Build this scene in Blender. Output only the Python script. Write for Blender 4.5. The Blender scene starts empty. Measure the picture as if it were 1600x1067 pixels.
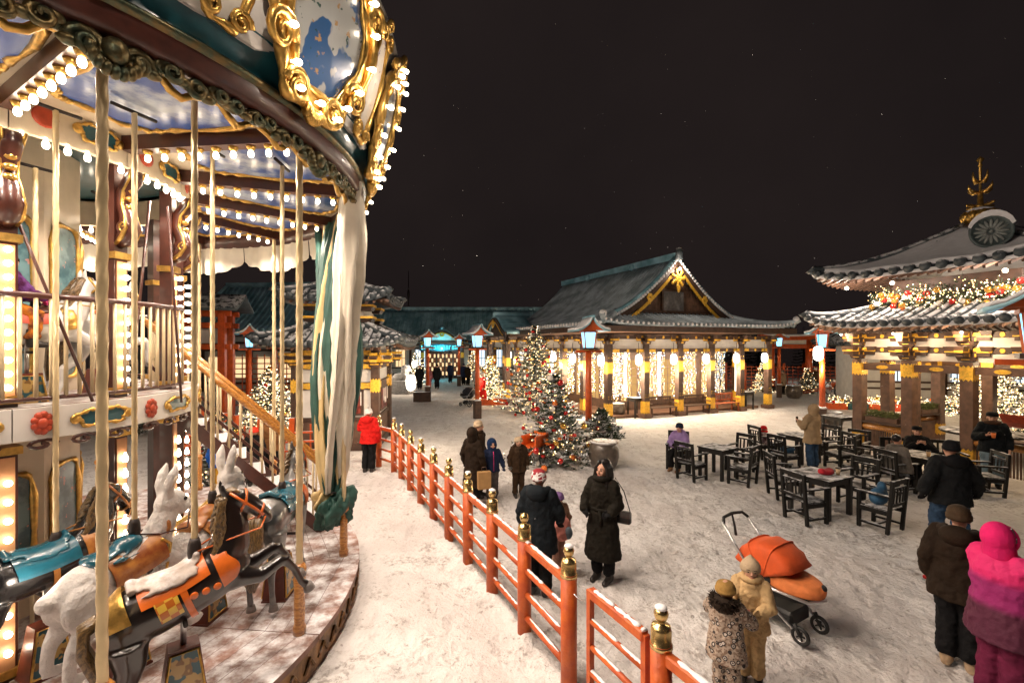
import bpy, math, random
import numpy as np
from mathutils import Vector, Matrix

random.seed(7)
np.random.seed(7)
PI = math.pi
V = Vector
SC = bpy.context.scene
COL = SC.collection

# ------------------------------------------------------------------ camera
cam_d = bpy.data.cameras.new('camera')
cam = bpy.data.objects.new('camera', cam_d)
COL.objects.link(cam)
cam.location = (0, 0, 3.3)
cam.rotation_euler = (math.radians(90), 0, 0)
cam_d.sensor_width = 36
cam_d.lens = 16.2
cam_d.shift_y = 0.0028
cam_d.clip_start = 0.05
cam_d.clip_end = 2000
SC.camera = cam

# ------------------------------------------------------------------ night sky
world = bpy.data.worlds.new('World')
SC.world = world
world.use_nodes = True
wn = world.node_tree
wn.nodes.clear()
w_out = wn.nodes.new('ShaderNodeOutputWorld')
w_sky = wn.nodes.new('ShaderNodeTexSky')
w_sky.sky_type = 'NISHITA'
w_sky.sun_disc = False
w_sky.sun_elevation = math.radians(-8)
w_sky.sun_rotation = math.radians(200)
w_bg = wn.nodes.new('ShaderNodeBackground')
w_bg.inputs['Strength'].default_value = 0.02
w_glow = wn.nodes.new('ShaderNodeBackground')          # lamp-lit cloud over the town
w_glow.inputs['Color'].default_value = (0.0046, 0.0034, 0.0034, 1)
w_glow.inputs['Strength'].default_value = 1.0
w_add = wn.nodes.new('ShaderNodeAddShader')
w_tc = wn.nodes.new('ShaderNodeTexCoord')               # thin uneven cloud catching the town's light
w_nz = wn.nodes.new('ShaderNodeTexNoise')
w_nz.inputs['Scale'].default_value = 2.2
w_nz.inputs['Detail'].default_value = 5.0
w_mx = wn.nodes.new('ShaderNodeMix')
w_mx.data_type = 'RGBA'
w_mx.inputs[6].default_value = (0.0030, 0.0023, 0.0024, 1)
w_mx.inputs[7].default_value = (0.0088, 0.0062, 0.0058, 1)
wn.links.new(w_tc.outputs['Generated'], w_nz.inputs['Vector'])
wn.links.new(w_nz.outputs[0], w_mx.inputs[0])
wn.links.new(w_mx.outputs[2], w_glow.inputs['Color'])
wn.links.new(w_sky.outputs[0], w_bg.inputs['Color'])
wn.links.new(w_bg.outputs[0], w_add.inputs[0])
wn.links.new(w_glow.outputs[0], w_add.inputs[1])
wn.links.new(w_add.outputs[0], w_out.inputs['Surface'])

# ------------------------------------------------------------------ render
SC.render.engine = 'CYCLES'
vs_ = SC.view_settings
vs_.view_transform = 'Standard'
vs_.look = 'None'
vs_.exposure = 1.35
vs_.gamma = 1.0
vs_.use_curve_mapping = False
cy = SC.cycles
cy.use_denoising = True
cy.denoiser = 'OPENIMAGEDENOISE'
cy.max_bounces = 5
cy.diffuse_bounces = 2
cy.glossy_bounces = 3
cy.transmission_bounces = 3
cy.transparent_max_bounces = 8
cy.caustics_reflective = False
cy.caustics_refractive = False
cy.sample_clamp_indirect = 2.5
cy.sample_clamp_direct = 0
cy.use_light_tree = True


# ------------------------------------------------------------------ helpers: mesh
class MB:
    """collects vertices and faces; build() links them as one mesh object"""
    def __init__(self):
        self.v = []
        self.f = []

    def add(self, vs, fs, mtx=None):
        o = len(self.v)
        if mtx is not None:
            vs = [mtx @ V(p) for p in vs]
        self.v.extend([tuple(p) for p in vs])
        self.f.extend([tuple(i + o for i in q) for q in fs])
        return self

    def box(self, c, s, rz=0.0, mtx=None, taper=1.0):
        hx, hy, hz = s[0] / 2, s[1] / 2, s[2] / 2
        vs = []
        for z, k in ((-hz, 1.0), (hz, taper)):
            for x, y in ((-hx, -hy), (hx, -hy), (hx, hy), (-hx, hy)):
                vs.append(V((x * k, y * k, z)))
        if rz:
            R = Matrix.Rotation(rz, 3, 'Z')
            vs = [R @ p for p in vs]
        vs = [p + V(c) for p in vs]
        return self.add(vs, [(3, 2, 1, 0), (4, 5, 6, 7), (0, 1, 5, 4), (1, 2, 6, 5), (2, 3, 7, 6), (3, 0, 4, 7)], mtx)

    def bar(self, a, b, w, h, up=(0, 0, 1)):
        a, b = V(a), V(b)
        d = (b - a).normalized()
        s = d.cross(V(up))
        if s.length < 1e-4:
            s = d.cross(V((1, 0, 0)))
        s.normalize()
        u = s.cross(d)
        s, u = s * w / 2, u * h / 2
        vs = [a - s - u, a + s - u, a + s + u, a - s + u, b - s - u, b + s - u, b + s + u, b - s + u]
        return self.add(vs, [(0, 1, 2, 3), (7, 6, 5, 4), (4, 5, 1, 0), (5, 6, 2, 1), (6, 7, 3, 2), (7, 4, 0, 3)])

    def tube(self, pts, rad, n=8, cap=True, sq=1.0):
        pts = [V(p) for p in pts]
        m = len(pts)
        if not hasattr(rad, '__len__'):
            rad = [rad] * m
        t0 = (pts[1] - pts[0]).normalized()
        ref = V((0, 0, 1)) if abs(t0.z) < 0.9 else V((1, 0, 0))
        s = t0.cross(ref).normalized()
        vs, fs = [], []
        for i in range(m):
            a = pts[max(i - 1, 0)]
            b = pts[min(i + 1, m - 1)]
            t = (b - a)
            if t.length < 1e-9:
                t = t0
            t = t.normalized()
            s = s - t * s.dot(t)
            if s.length < 1e-6:
                s = t.cross(V((0.3, 0.5, 0.8)))
            s.normalize()
            u = t.cross(s)
            for k in range(n):
                an = 2 * PI * k / n
                vs.append(pts[i] + s * (math.cos(an) * rad[i]) + u * (math.sin(an) * rad[i] * sq))
        for i in range(m - 1):
            for k in range(n):
                k2 = (k + 1) % n
                fs.append((i * n + k, i * n + k2, (i + 1) * n + k2, (i + 1) * n + k))
        if cap:
            fs.append(tuple(reversed(range(n))))
            fs.append(tuple((m - 1) * n + k for k in range(n)))
        return self.add(vs, fs)

    def loft(self, secs, n=14):
        """secs: (centre, half width x, half depth y[, yaw])"""
        vs, fs = [], []
        for s in secs:
            c, rx, ry = V(s[0]), s[1], s[2]
            for k in range(n):
                a = 2 * PI * k / n
                vs.append(c + V((math.cos(a) * rx, math.sin(a) * ry, 0)))
        m = len(secs)
        for i in range(m - 1):
            for k in range(n):
                k2 = (k + 1) % n
                fs.append((i * n + k, i * n + k2, (i + 1) * n + k2, (i + 1) * n + k))
        fs.append(tuple(reversed(range(n))))
        fs.append(tuple((m - 1) * n + k for k in range(n)))
        return self.add(vs, fs)

    def lathe(self, prof, n=16, c=(0, 0, 0), mtx=None):
        vs, fs = [], []
        for r, z in prof:
            for k in range(n):
                a = 2 * PI * k / n
                vs.append(V(c) + V((math.cos(a) * r, math.sin(a) * r, z)))
        m = len(prof)
        for i in range(m - 1):
            for k in range(n):
                k2 = (k + 1) % n
                fs.append((i * n + k, i * n + k2, (i + 1) * n + k2, (i + 1) * n + k))
        if prof[0][0] > 1e-5:
            fs.append(tuple(reversed(range(n))))
        if prof[-1][0] > 1e-5:
            fs.append(tuple((m - 1) * n + k for k in range(n)))
        return self.add(vs, fs, mtx)

    def ball(self, c, r, nu=10, nv=7, mtx=None):
        if not hasattr(r, '__len__'):
            r = (r, r, r)
        vs = [V((0, 0, -r[2]))]
        for j in range(1, nv):
            ph = -PI / 2 + PI * j / nv
            for k in range(nu):
                a = 2 * PI * k / nu
                vs.append(V((math.cos(a) * math.cos(ph) * r[0], math.sin(a) * math.cos(ph) * r[1], math.sin(ph) * r[2])))
        vs.append(V((0, 0, r[2])))
        fs = []
        for k in range(nu):
            fs.append((0, 1 + (k + 1) % nu, 1 + k))
            fs.append((len(vs) - 1, 1 + (nv - 2) * nu + k, 1 + (nv - 2) * nu + (k + 1) % nu))
        for j in range(nv - 2):
            for k in range(nu):
                k2 = (k + 1) % nu
                fs.append((1 + j * nu + k, 1 + j * nu + k2, 1 + (j + 1) * nu + k2, 1 + (j + 1) * nu + k))
        if mtx is not None:
            vs = [mtx.to_3x3() @ p for p in vs]
        vs = [p + V(c) for p in vs]
        return self.add(vs, fs)

    def octa(self, c, r):
        c = V(c)
        vs = [c + V(p) * r for p in ((1, 0, 0), (-1, 0, 0), (0, 1, 0), (0, -1, 0), (0, 0, 1), (0, 0, -1))]
        return self.add(vs, [(0, 2, 4), (2, 1, 4), (1, 3, 4), (3, 0, 4), (2, 0, 5), (1, 2, 5), (3, 1, 5), (0, 3, 5)])

    def prism(self, poly, h0, h1, mtx=None):
        """poly in x,y extruded from z=h0 to z=h1"""
        n = len(poly)
        vs = [V((p[0], p[1], h0)) for p in poly] + [V((p[0], p[1], h1)) for p in poly]
        fs = [tuple(reversed(range(n))), tuple(range(n, 2 * n))]
        for k in range(n):
            k2 = (k + 1) % n
            fs.append((k, k2, n + k2, n + k))
        return self.add(vs, fs, mtx)

    def grid(self, P, thick=0.0):
        """P[i][j] points; thick extrudes downwards along z"""
        m, n = len(P), len(P[0])
        vs = [V(p) for row in P for p in row]
        fs = [(i * n + j, i * n + j + 1, (i + 1) * n + j + 1, (i + 1) * n + j) for i in range(m - 1) for j in range(n - 1)]
        if thick:
            o = len(vs)
            vs += [p - V((0, 0, thick)) for p in vs]
            fs += [tuple(reversed([q + o for q in f])) for f in fs[:]]
            for j in range(n - 1):
                fs.append((j + 1, j, o + j, o + j + 1))
                b = (m - 1) * n
                fs.append((b + j, b + j + 1, o + b + j + 1, o + b + j))
            for i in range(m - 1):
                fs.append((i * n, (i + 1) * n, o + (i + 1) * n, o + i * n))
                fs.append(((i + 1) * n + n - 1, i * n + n - 1, o + i * n + n - 1, o + (i + 1) * n + n - 1))
        return self.add(vs, fs)

    def merge(self, other, mtx=None):
        return self.add(other.v, other.f, mtx)

    def mesh(self, name, mat, smooth=False):
        me = bpy.data.meshes.new(name)
        me.from_pydata(self.v, [], self.f)
        if smooth:
            me.polygons.foreach_set('use_smooth', [True] * len(me.polygons))
        if mat is not None:
            me.materials.append(mat)
        return me

    def build(self, name, mat, parent=None, smooth=False, loc=None, rz=0.0, voxel=0, soft=0, bevel=0):
        return put(name, self.mesh(name, mat, smooth or voxel > 0), parent, loc, rz, voxel, soft, bevel)


def put(name, me, parent=None, loc=None, rz=0.0, voxel=0, soft=0, bevel=0):
    o = bpy.data.objects.new(name, me)
    COL.objects.link(o)
    if parent is not None:
        o.parent = parent
    if loc is not None:
        o.location = loc
    if rz:
        o.rotation_euler = (0, 0, rz)
    if voxel:
        m = o.modifiers.new('remesh', 'REMESH')
        m.mode = 'VOXEL'
        m.voxel_size = voxel
        m.use_smooth_shade = True
        m = o.modifiers.new('smooth', 'SMOOTH')
        m.factor = 0.5
        m.iterations = soft or 4
    if bevel:
        m = o.modifiers.new('bevel', 'BEVEL')
        m.width = bevel
        m.segments = 1
        m.limit_method = 'ANGLE'
    return o


def tag(o, label=None, cat=None, group=None, kind=None):
    if label:
        o['label'] = label
    if cat:
        o['category'] = cat
    if group:
        o['group'] = group
    if kind:
        o['kind'] = kind
    return o


def empty(name, loc=(0, 0, 0), rz=0.0, label=None, cat=None, group=None):
    o = bpy.data.objects.new(name, None)
    COL.objects.link(o)
    o.location = loc
    o.rotation_euler = (0, 0, rz)
    return tag(o, label, cat, group)


def copy_tree(o, parent=None):
    c = o.copy()
    COL.objects.link(c)
    c.parent = parent
    for ch in o.children:
        copy_tree(ch, c)
    return c


CRUMPLE = bpy.data.textures.new('cloth_folds', 'CLOUDS')
CRUMPLE.noise_scale = 0.085
CRUMPLE.noise_depth = 2


def crumple(o, k=0.03):
    m = o.modifiers.new('folds', 'DISPLACE')
    m.texture = CRUMPLE
    m.texture_coords = 'LOCAL'
    m.strength = k
    m.mid_level = 0.5
    return o


def lamp(name, loc, power, col, parent=None, size=0.03):
    d = bpy.data.lights.new(name, 'POINT')
    d.energy = power
    d.color = col
    d.shadow_soft_size = size
    o = bpy.data.objects.new(name, d)
    COL.objects.link(o)
    o.location = loc
    if parent is not None:
        o.parent = parent
    return o


def downlight(name, loc, power, col, parent=None, size=0.06, cone=150, rot=None):
    """spot added for a bulb row, its cone sparing the surface behind the bulbs"""
    d = bpy.data.lights.new(name, 'SPOT')
    d.energy = power
    d.color = col
    d.shadow_soft_size = size
    d.spot_size = math.radians(cone)
    d.spot_blend = 0.35
    o = bpy.data.objects.new(name, d)
    if rot:
        o.rotation_euler = rot
    COL.objects.link(o)
    o.location = loc
    if parent is not None:
        o.parent = parent
    return o


# ------------------------------------------------------------------ helpers: materials
def _n(t, kind, **kw):
    n = t.nodes.new(kind)
    for k, v in kw.items():
        setattr(n, k, v)
    return n


def _mix(t, f, a, b):
    m = t.nodes.new('ShaderNodeMix')
    m.data_type = 'RGBA'
    for s, val in ((m.inputs[0], f), (m.inputs[6], a), (m.inputs[7], b)):
        if isinstance(val, bpy.types.NodeSocket):
            t.links.new(val, s)
        elif isinstance(val, (int, float)):
            s.default_value = val
        else:
            s.default_value = (*val, 1)
    return m.outputs[2]


def _range(t, val, a, b, c=0.0, d=1.0, smooth=True):
    m = t.nodes.new('ShaderNodeMapRange')
    m.interpolation_type = 'SMOOTHSTEP' if smooth else 'LINEAR'
    m.inputs[1].default_value, m.inputs[2].default_value = a, b
    m.inputs[3].default_value, m.inputs[4].default_value = c, d
    t.links.new(val, m.inputs[0])
    return m.outputs[0]


def _math(t, op, a, b=None):
    m = t.nodes.new('ShaderNodeMath')
    m.operation = op
    for s, val in ((m.inputs[0], a), (m.inputs[1], b)):
        if val is None:
            continue
        if isinstance(val, bpy.types.NodeSocket):
            t.links.new(val, s)
        else:
            s.default_value = val
    return m.outputs[0]


def _noise(t, vec, scale, detail=3.0, rough=0.55):
    n = t.nodes.new('ShaderNodeTexNoise')
    n.inputs['Scale'].default_value = scale
    n.inputs['Detail'].default_value = detail
    n.inputs['Roughness'].default_value = rough
    t.links.new(vec, n.inputs['Vector'])
    return n.outputs[0]


def start(name):
    m = bpy.data.materials.new(name)
    m.use_nodes = True
    t = m.node_tree
    t.nodes.clear()
    out = t.nodes.new('ShaderNodeOutputMaterial')
    p = t.nodes.new('ShaderNodeBsdfPrincipled')
    t.links.new(p.outputs[0], out.inputs[0])
    g = t.nodes.new('ShaderNodeNewGeometry')
    return m, t, p, g


def dark(c, k):
    return tuple(max(0.0, min(1.0, x * k)) for x in c)


SNOWC = (0.80, 0.80, 0.82)


def finish(t, p, g, colour, rough, metal, snow, pos=None, soft=0.1):
    """snow lying on faces that look up"""
    if snow:
        pos = pos or g.outputs['Position']
        sep = t.nodes.new('ShaderNodeSeparateXYZ')
        t.links.new(g.outputs['Normal'], sep.inputs[0])
        up = _range(t, sep.outputs[2], 0.25, 0.7)
        nz = _noise(t, pos, 5.0, 4.0, 0.65)
        nz = _range(t, nz, 0.67 - 0.4 * snow - soft / 2, 0.67 - 0.4 * snow + soft / 2)
        f = _math(t, 'MULTIPLY', up, nz)
        colour = _mix(t, f, colour, SNOWC)
        t.links.new(_range(t, f, 0, 1, rough, 0.75), p.inputs['Roughness'])
        t.links.new(_range(t, f, 0, 1, metal, 0.0), p.inputs['Metallic'])
    else:
        p.inputs['Roughness'].default_value = rough
        p.inputs['Metallic'].default_value = metal
    if isinstance(colour, bpy.types.NodeSocket):
        t.links.new(colour, p.inputs['Base Color'])
    else:
        p.inputs['Base Color'].default_value = (*colour, 1)


def mat(name, c, rough=0.55, metal=0.0, var=0.2, scale=6.0, c2=None, bump=0.0, bscale=50.0, snow=0.0, coat=0.0, rand=0.0,
        local=False, stretch=None, spec=0.5, soft=0.1):
    m, t, p, g = start(name)
    pos = g.outputs['Position']
    if local or stretch:
        tc = t.nodes.new('ShaderNodeTexCoord')
        pos = tc.outputs['Object']
        if stretch:
            mp = t.nodes.new('ShaderNodeMapping')
            mp.inputs['Scale'].default_value = stretch
            t.links.new(pos, mp.inputs['Vector'])
            pos = mp.outputs[0]
    col = c
    if var or c2:
        nz = _range(t, _noise(t, pos, scale, 4.0), 0.3, 0.7)
        col = _mix(t, nz, dark(c, 1 - var), c2 or dark(c, 1 + var))
    if rand:
        oi = t.nodes.new('ShaderNodeObjectInfo')
        k = _range(t, oi.outputs['Random'], 0, 1, 1 - rand, 1 + rand, False)
        h = t.nodes.new('ShaderNodeHueSaturation')
        t.links.new(k, h.inputs['Value'])
        if isinstance(col, bpy.types.NodeSocket):
            t.links.new(col, h.inputs['Color'])
        else:
            h.inputs['Color'].default_value = (*col, 1)
        col = h.outputs[0]
    finish(t, p, g, col, rough, metal, snow, g.outputs['Position'], soft)
    p.inputs['Specular IOR Level'].default_value = spec
    if coat:
        p.inputs['Coat Weight'].default_value = coat
        p.inputs['Coat Roughness'].default_value = 0.12
    if bump:
        b = t.nodes.new('ShaderNodeBump')
        b.inputs['Strength'].default_value = bump
        b.inputs['Distance'].default_value = 0.02
        t.links.new(_noise(t, pos, bscale, 3.0), b.inputs['Height'])
        t.links.new(b.outputs[0], p.inputs['Normal'])
    return m


def glow(name, c, strength, sampled=False, c2=None, c3=None):
    m = bpy.data.materials.new(name)
    m.use_nodes = True
    t = m.node_tree
    t.nodes.clear()
    out = t.nodes.new('ShaderNodeOutputMaterial')
    e = t.nodes.new('ShaderNodeEmission')
    e.inputs[0].default_value = (*c, 1)
    e.inputs[1].default_value = strength
    t.links.new(e.outputs[0], out.inputs[0])
    if c2:
        g = t.nodes.new('ShaderNodeNewGeometry')
        r = g.outputs['Random Per Island']
        col = _mix(t, _range(t, r, 0.55, 0.56), c, c2)
        if c3:
            col = _mix(t, _range(t, r, 0.85, 0.86), col, c3)
        t.links.new(col, e.inputs[0])
    m.cycles.emission_sampling = 'FRONT' if sampled else 'NONE'
    return m


WARM = (1.0, 0.82, 0.67)
M = {}
M['gold'] = mat('gold_leaf', (0.62, 0.38, 0.10), 0.32, 0.85, 0.25, 14, bump=0.15, bscale=30)
M['old_gold'] = mat('aged_gold', (0.36, 0.25, 0.10), 0.38, 0.8, 0.5, 12, c2=(0.07, 0.10, 0.07), bump=0.2, bscale=40)
M['brass'] = mat('brass', (0.72, 0.52, 0.22), 0.26, 0.95, 0.15, 10)
M['brass_snow'] = mat('brass_with_snow', (0.72, 0.50, 0.20), 0.25, 0.95, 0.15, 10, snow=0.55)
M['brown'] = mat('brown_paint', (0.060, 0.015, 0.009), 0.4, 0, 0.25, 8, coat=0.3)
M['cream'] = mat('cream_paint', (0.72, 0.60, 0.44), 0.5, 0, 0.06, 4, coat=0.2)
M['white_paint'] = mat('white_paint', (0.78, 0.75, 0.70), 0.45, 0, 0.06, 4)
M['teal'] = mat('teal_paint', (0.012, 0.085, 0.11), 0.35, 0, 0.25, 6, coat=0.4)
M['red_paint'] = mat('red_paint', (0.42, 0.055, 0.02), 0.45, 0, 0.2, 9)
M['pole'] = mat('pale_brass_pole', (0.66, 0.52, 0.30), 0.38, 0.35, 0.12, 3)
M['steel'] = mat('steel', (0.5, 0.5, 0.5), 0.3, 0.9, 0.1, 8)
M['iron'] = mat('dark_iron', (0.03, 0.022, 0.02), 0.5, 0.3, 0.3, 8)
M['bulb'] = glow('bulb_glass', (1.0, 0.82, 0.60), 8.0)
M['wood_rail'] = mat('varnished_wood', (0.45, 0.16, 0.03), 0.3, 0, 0.35, 4, c2=(0.62, 0.28, 0.06), coat=0.6, stretch=(1, 12, 12))
M['baluster'] = mat('baluster_paint', (0.66, 0.54, 0.34), 0.4, 0.2, 0.1, 5)
# ------------------------------------------------------------------ ground: trodden snow
def vnoise(x, y, s, seed=0):
    rs = np.random.RandomState(seed)
    T = rs.rand(128, 128)
    x, y = x * s, y * s
    xi, yi = np.floor(x).astype(int), np.floor(y).astype(int)
    fx, fy = x - xi, y - yi
    fx, fy = fx * fx * (3 - 2 * fx), fy * fy * (3 - 2 * fy)
    a = T[xi % 128, yi % 128]
    b = T[(xi + 1) % 128, yi % 128]
    c = T[xi % 128, (yi + 1) % 128]
    d = T[(xi + 1) % 128, (yi + 1) % 128]
    return (a * (1 - fx) + b * fx) * (1 - fy) + (c * (1 - fx) + d * fx) * fy - 0.5


FA, FB = V((1.086, 3.357, 0)), V((-3.02, 11.88, 0))     # the line of the orange fence


def snow_height(x, y):
    h = 0.035 * vnoise(x, y, 0.9, 1) + 0.03 * vnoise(x, y, 2.6, 2) + 0.02 * vnoise(x, y, 6.5, 3)
    d = (FB - FA).normalized()
    s = (x - FA.x) * d.x + (y - FA.y) * d.y
    off = (x - FA.x) * d.y - (y - FA.y) * d.x                 # right of the fence is positive
    ridge = np.exp(-((off + 0.08 + 0.07 * vnoise(x, y, 1.7, 5)) / 0.17) ** 2) * (s > -2) * (s < 9.4)
    h = h + ridge * (0.07 + 0.06 * vnoise(x, y, 3.3, 6))
    h = h + 0.018 * vnoise(x, y, 13.0, 4)
    return h * np.clip(1.3 - y / 40, 0.0, 1)


def axis(parts):
    out = []
    for a, b, st in parts:
        out += list(np.arange(a, b, st))
    return np.array(out + [parts[-1][1]])


gx = axis([(-400, -60, 40), (-60, -14, 2), (-14, -3, 0.4), (-3, 7, 0.055), (7, 20, 0.25), (20, 60, 2), (60, 400, 40)])
gy = axis([(-60, 0, 6), (0, 2.5, 0.4), (2.5, 13, 0.06), (13, 24, 0.22), (24, 60, 2), (60, 900, 60)])
GX, GY = np.meshgrid(gx, gy)
GZ = snow_height(GX, GY)
rp = np.random.RandomState(11)
DS = (FB - FA).normalized()
for _ in range(1500):                                     # real footprints pressed into the snow near the camera
    px, py = rp.uniform(-2.6, 6.8), rp.uniform(2.8, 12.6)
    if px < -1.9 + 0.05 * py:
        continue
    an = rp.uniform(0, math.pi)
    i0, i1 = np.searchsorted(gx, [px - 0.25, px + 0.25])
    j0, j1 = np.searchsorted(gy, [py - 0.25, py + 0.25])
    ux, uy = GX[j0:j1, i0:i1] - px, GY[j0:j1, i0:i1] - py
    a_, b_ = ux * math.cos(an) + uy * math.sin(an), -ux * math.sin(an) + uy * math.cos(an)
    q_ = (a_ / 0.16) ** 2 + (b_ / 0.065) ** 2
    GZ[j0:j1, i0:i1] += rp.uniform(0.5, 1.0) * (-0.030 * np.exp(-q_ ** 2) + 0.012 * np.exp(-(q_ - 1.7) ** 2))
gm = bpy.data.meshes.new('ground')
nx, ny = len(gx), len(gy)
gv = np.stack([GX.ravel(), GY.ravel(), GZ.ravel()], 1)
ii = np.arange(nx * ny).reshape(ny, nx)
gf = np.stack([ii[:-1, :-1].ravel(), ii[:-1, 1:].ravel(), ii[1:, 1:].ravel(), ii[1:, :-1].ravel()], 1)
gm.vertices.add(len(gv))
gm.vertices.foreach_set('co', gv.ravel())
gm.loops.add(len(gf) * 4)
gm.loops.foreach_set('vertex_index', gf.ravel())
gm.polygons.add(len(gf))
gm.polygons.foreach_set('loop_start', np.arange(len(gf)) * 4)
gm.polygons.foreach_set('use_smooth', np.ones(len(gf), bool))
gm.update()
gm.validate()


def snow_ground():
    m, t, p, g = start('trodden_snow')
    pos = g.outputs['Position']
    big = _noise(t, pos, 0.55, 4.0)
    mid = _noise(t, pos, 3.2, 5.0, 0.65)
    fine = _noise(t, pos, 16.0, 4.0, 0.7)
    vor = t.nodes.new('ShaderNodeTexVoronoi')
    vor.inputs['Scale'].default_value = 4.5
    mp = t.nodes.new('ShaderNodeMapping')
    mp.inputs['Rotation'].default_value = (0, 0, 0.6)
    mp.inputs['Scale'].default_value = (1.0, 0.55, 1.0)
    t.links.new(pos, mp.inputs['Vector'])
    t.links.new(mp.outputs[0], vor.inputs['Vector'])
    step = _range(t, vor.outputs['Distance'], 0.10, 0.30)          # foot-sized dents
    c = _mix(t, _range(t, big, 0.35, 0.65), (0.66, 0.62, 0.60), (0.80, 0.78, 0.76))
    mp2 = t.nodes.new('ShaderNodeMapping')
    mp2.inputs['Rotation'].default_value = (0, 0, -0.5)
    mp2.inputs['Scale'].default_value = (1.8, 0.5, 1.0)
    t.links.new(pos, mp2.inputs['Vector'])
    streak = _noise(t, mp2.outputs[0], 1.6, 5.0, 0.65)              # wheel and sled tracks
    c = _mix(t, _math(t, 'MULTIPLY', _range(t, streak, 0.50, 0.66), 0.28), c, (0.40, 0.35, 0.32))
    dirt = _range(t, _math(t, 'ADD', mid, _math(t, 'MULTIPLY', _math(t, 'SUBTRACT', big, 0.5), 0.7)), 0.47, 0.66)
    dirt = _math(t, 'MULTIPLY', dirt, _range(t, fine, 0.42, 0.62))
    c = _mix(t, _math(t, 'MULTIPLY', dirt, 0.66), c, (0.23, 0.185, 0.155))
    spots = _range(t, _noise(t, pos, 9.0, 5.0, 0.75), 0.60, 0.66)
    c = _mix(t, _math(t, 'MULTIPLY', spots, 0.55), c, (0.16, 0.125, 0.10))
    t.links.new(c, p.inputs['Base Color'])
    p.inputs['Roughness'].default_value = 0.72
    p.inputs['Specular IOR Level'].default_value = 0.35
    hgt = _math(t, 'ADD', _math(t, 'MULTIPLY', step, 0.16), _math(t, 'ADD', _math(t, 'ADD', _math(t, 'MULTIPLY', mid, 1.0), _math(t, 'MULTIPLY', streak, 0.25)), _math(t, 'MULTIPLY', fine, 0.6)))
    b = t.nodes.new('ShaderNodeBump')
    b.inputs['Strength'].default_value = 1.0
    b.inputs['Distance'].default_value = 0.07
    t.links.new(hgt, b.inputs['Height'])
    t.links.new(b.outputs[0], p.inputs['Normal'])
    return m


gm.materials.append(snow_ground())
tag(put('ground', gm), 'trodden snow covering the whole square', kind='structure')
# ------------------------------------------------------------------ carousel
CC = V((-6.35, 5.15, 0))
rad_ = math.radians
NS = 15
STEP = 2 * PI / NS
PH0 = rad_(-6)                          # angle of the first outer post


def polar(r, th, z=0.0):
    return V((r * math.cos(th), r * math.sin(th), z))


CAR = empty('carousel', CC, 0, 'two storey carousel with lit painted canopy and gilded carving', 'carousel')


def painted(name, kind):
    """flat decoration painted on carousel panels"""
    m, t, p, g = start(name)
    tc = t.nodes.new('ShaderNodeTexCoord')
    pos = g.outputs['Position']
    if kind == 'clouds':
        n1 = _noise(t, pos, 1.7, 6.0, 0.6)
        n2 = _noise(t, pos, 5.0, 5.0, 0.6)
        f = _range(t, _math(t, 'ADD', _math(t, 'MULTIPLY', n1, 0.7), _math(t, 'MULTIPLY', n2, 0.3)), 0.47, 0.64)
        c = _mix(t, f, (0.012, 0.075, 0.34), (0.46, 0.54, 0.64))
    elif kind == 'scene':
        n1 = _noise(t, tc.outputs['Object'], 2.2, 3.0)
        n2 = _noise(t, tc.outputs['Object'], 6.0, 4.0)
        c = _mix(t, _range(t, n1, 0.47, 0.50), (0.40, 0.42, 0.42), (0.03, 0.10, 0.26))
        c = _mix(t, _range(t, n2, 0.60, 0.63), c, (0.40, 0.24, 0.10))
        c = _mix(t, _range(t, _noise(t, tc.outputs['Object'], 9.0, 3.0), 0.63, 0.66), c, (0.02, 0.07, 0.06))
    elif kind == 'sprig':
        n2 = _noise(t, tc.outputs['Object'], 9.0, 4.0, 0.7)
        f = _range(t, n2, 0.6, 0.63)
        c = _mix(t, f, (0.66, 0.62, 0.54), (0.18, 0.12, 0.18))
    elif kind == 'water':
        n1 = _noise(t, tc.outputs['Object'], 4.0, 4.0)
        c = _mix(t, _range(t, n1, 0.4, 0.6), (0.03, 0.10, 0.13), (0.14, 0.26, 0.28))
        f = _range(t, _noise(t, tc.outputs['Object'], 12.0, 2.0), 0.64, 0.68)
        c = _mix(t, f, c, (0.50, 0.22, 0.18))
    else:                               # scrollwork: teal leaves and gold on ochre
        n1 = _noise(t, tc.outputs['Object'], 7.0, 2.0)
        n2 = _noise(t, tc.outputs['Object'], 13.0, 1.0)
        c = _mix(t, _range(t, n2, 0.50, 0.54), (0.46, 0.30, 0.10), (0.22, 0.11, 0.03))
        c = _mix(t, _range(t, n1, 0.49, 0.52), c, (0.012, 0.075, 0.10))
    t.links.new(c, p.inputs['Base Color'])
    p.inputs['Roughness'].default_value = 0.3
    p.inputs['Coat Weight'].default_value = 0.1 if kind == 'clouds' else 0.5
    p.inputs['Coat Roughness'].default_value = 0.1
    return m


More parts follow.
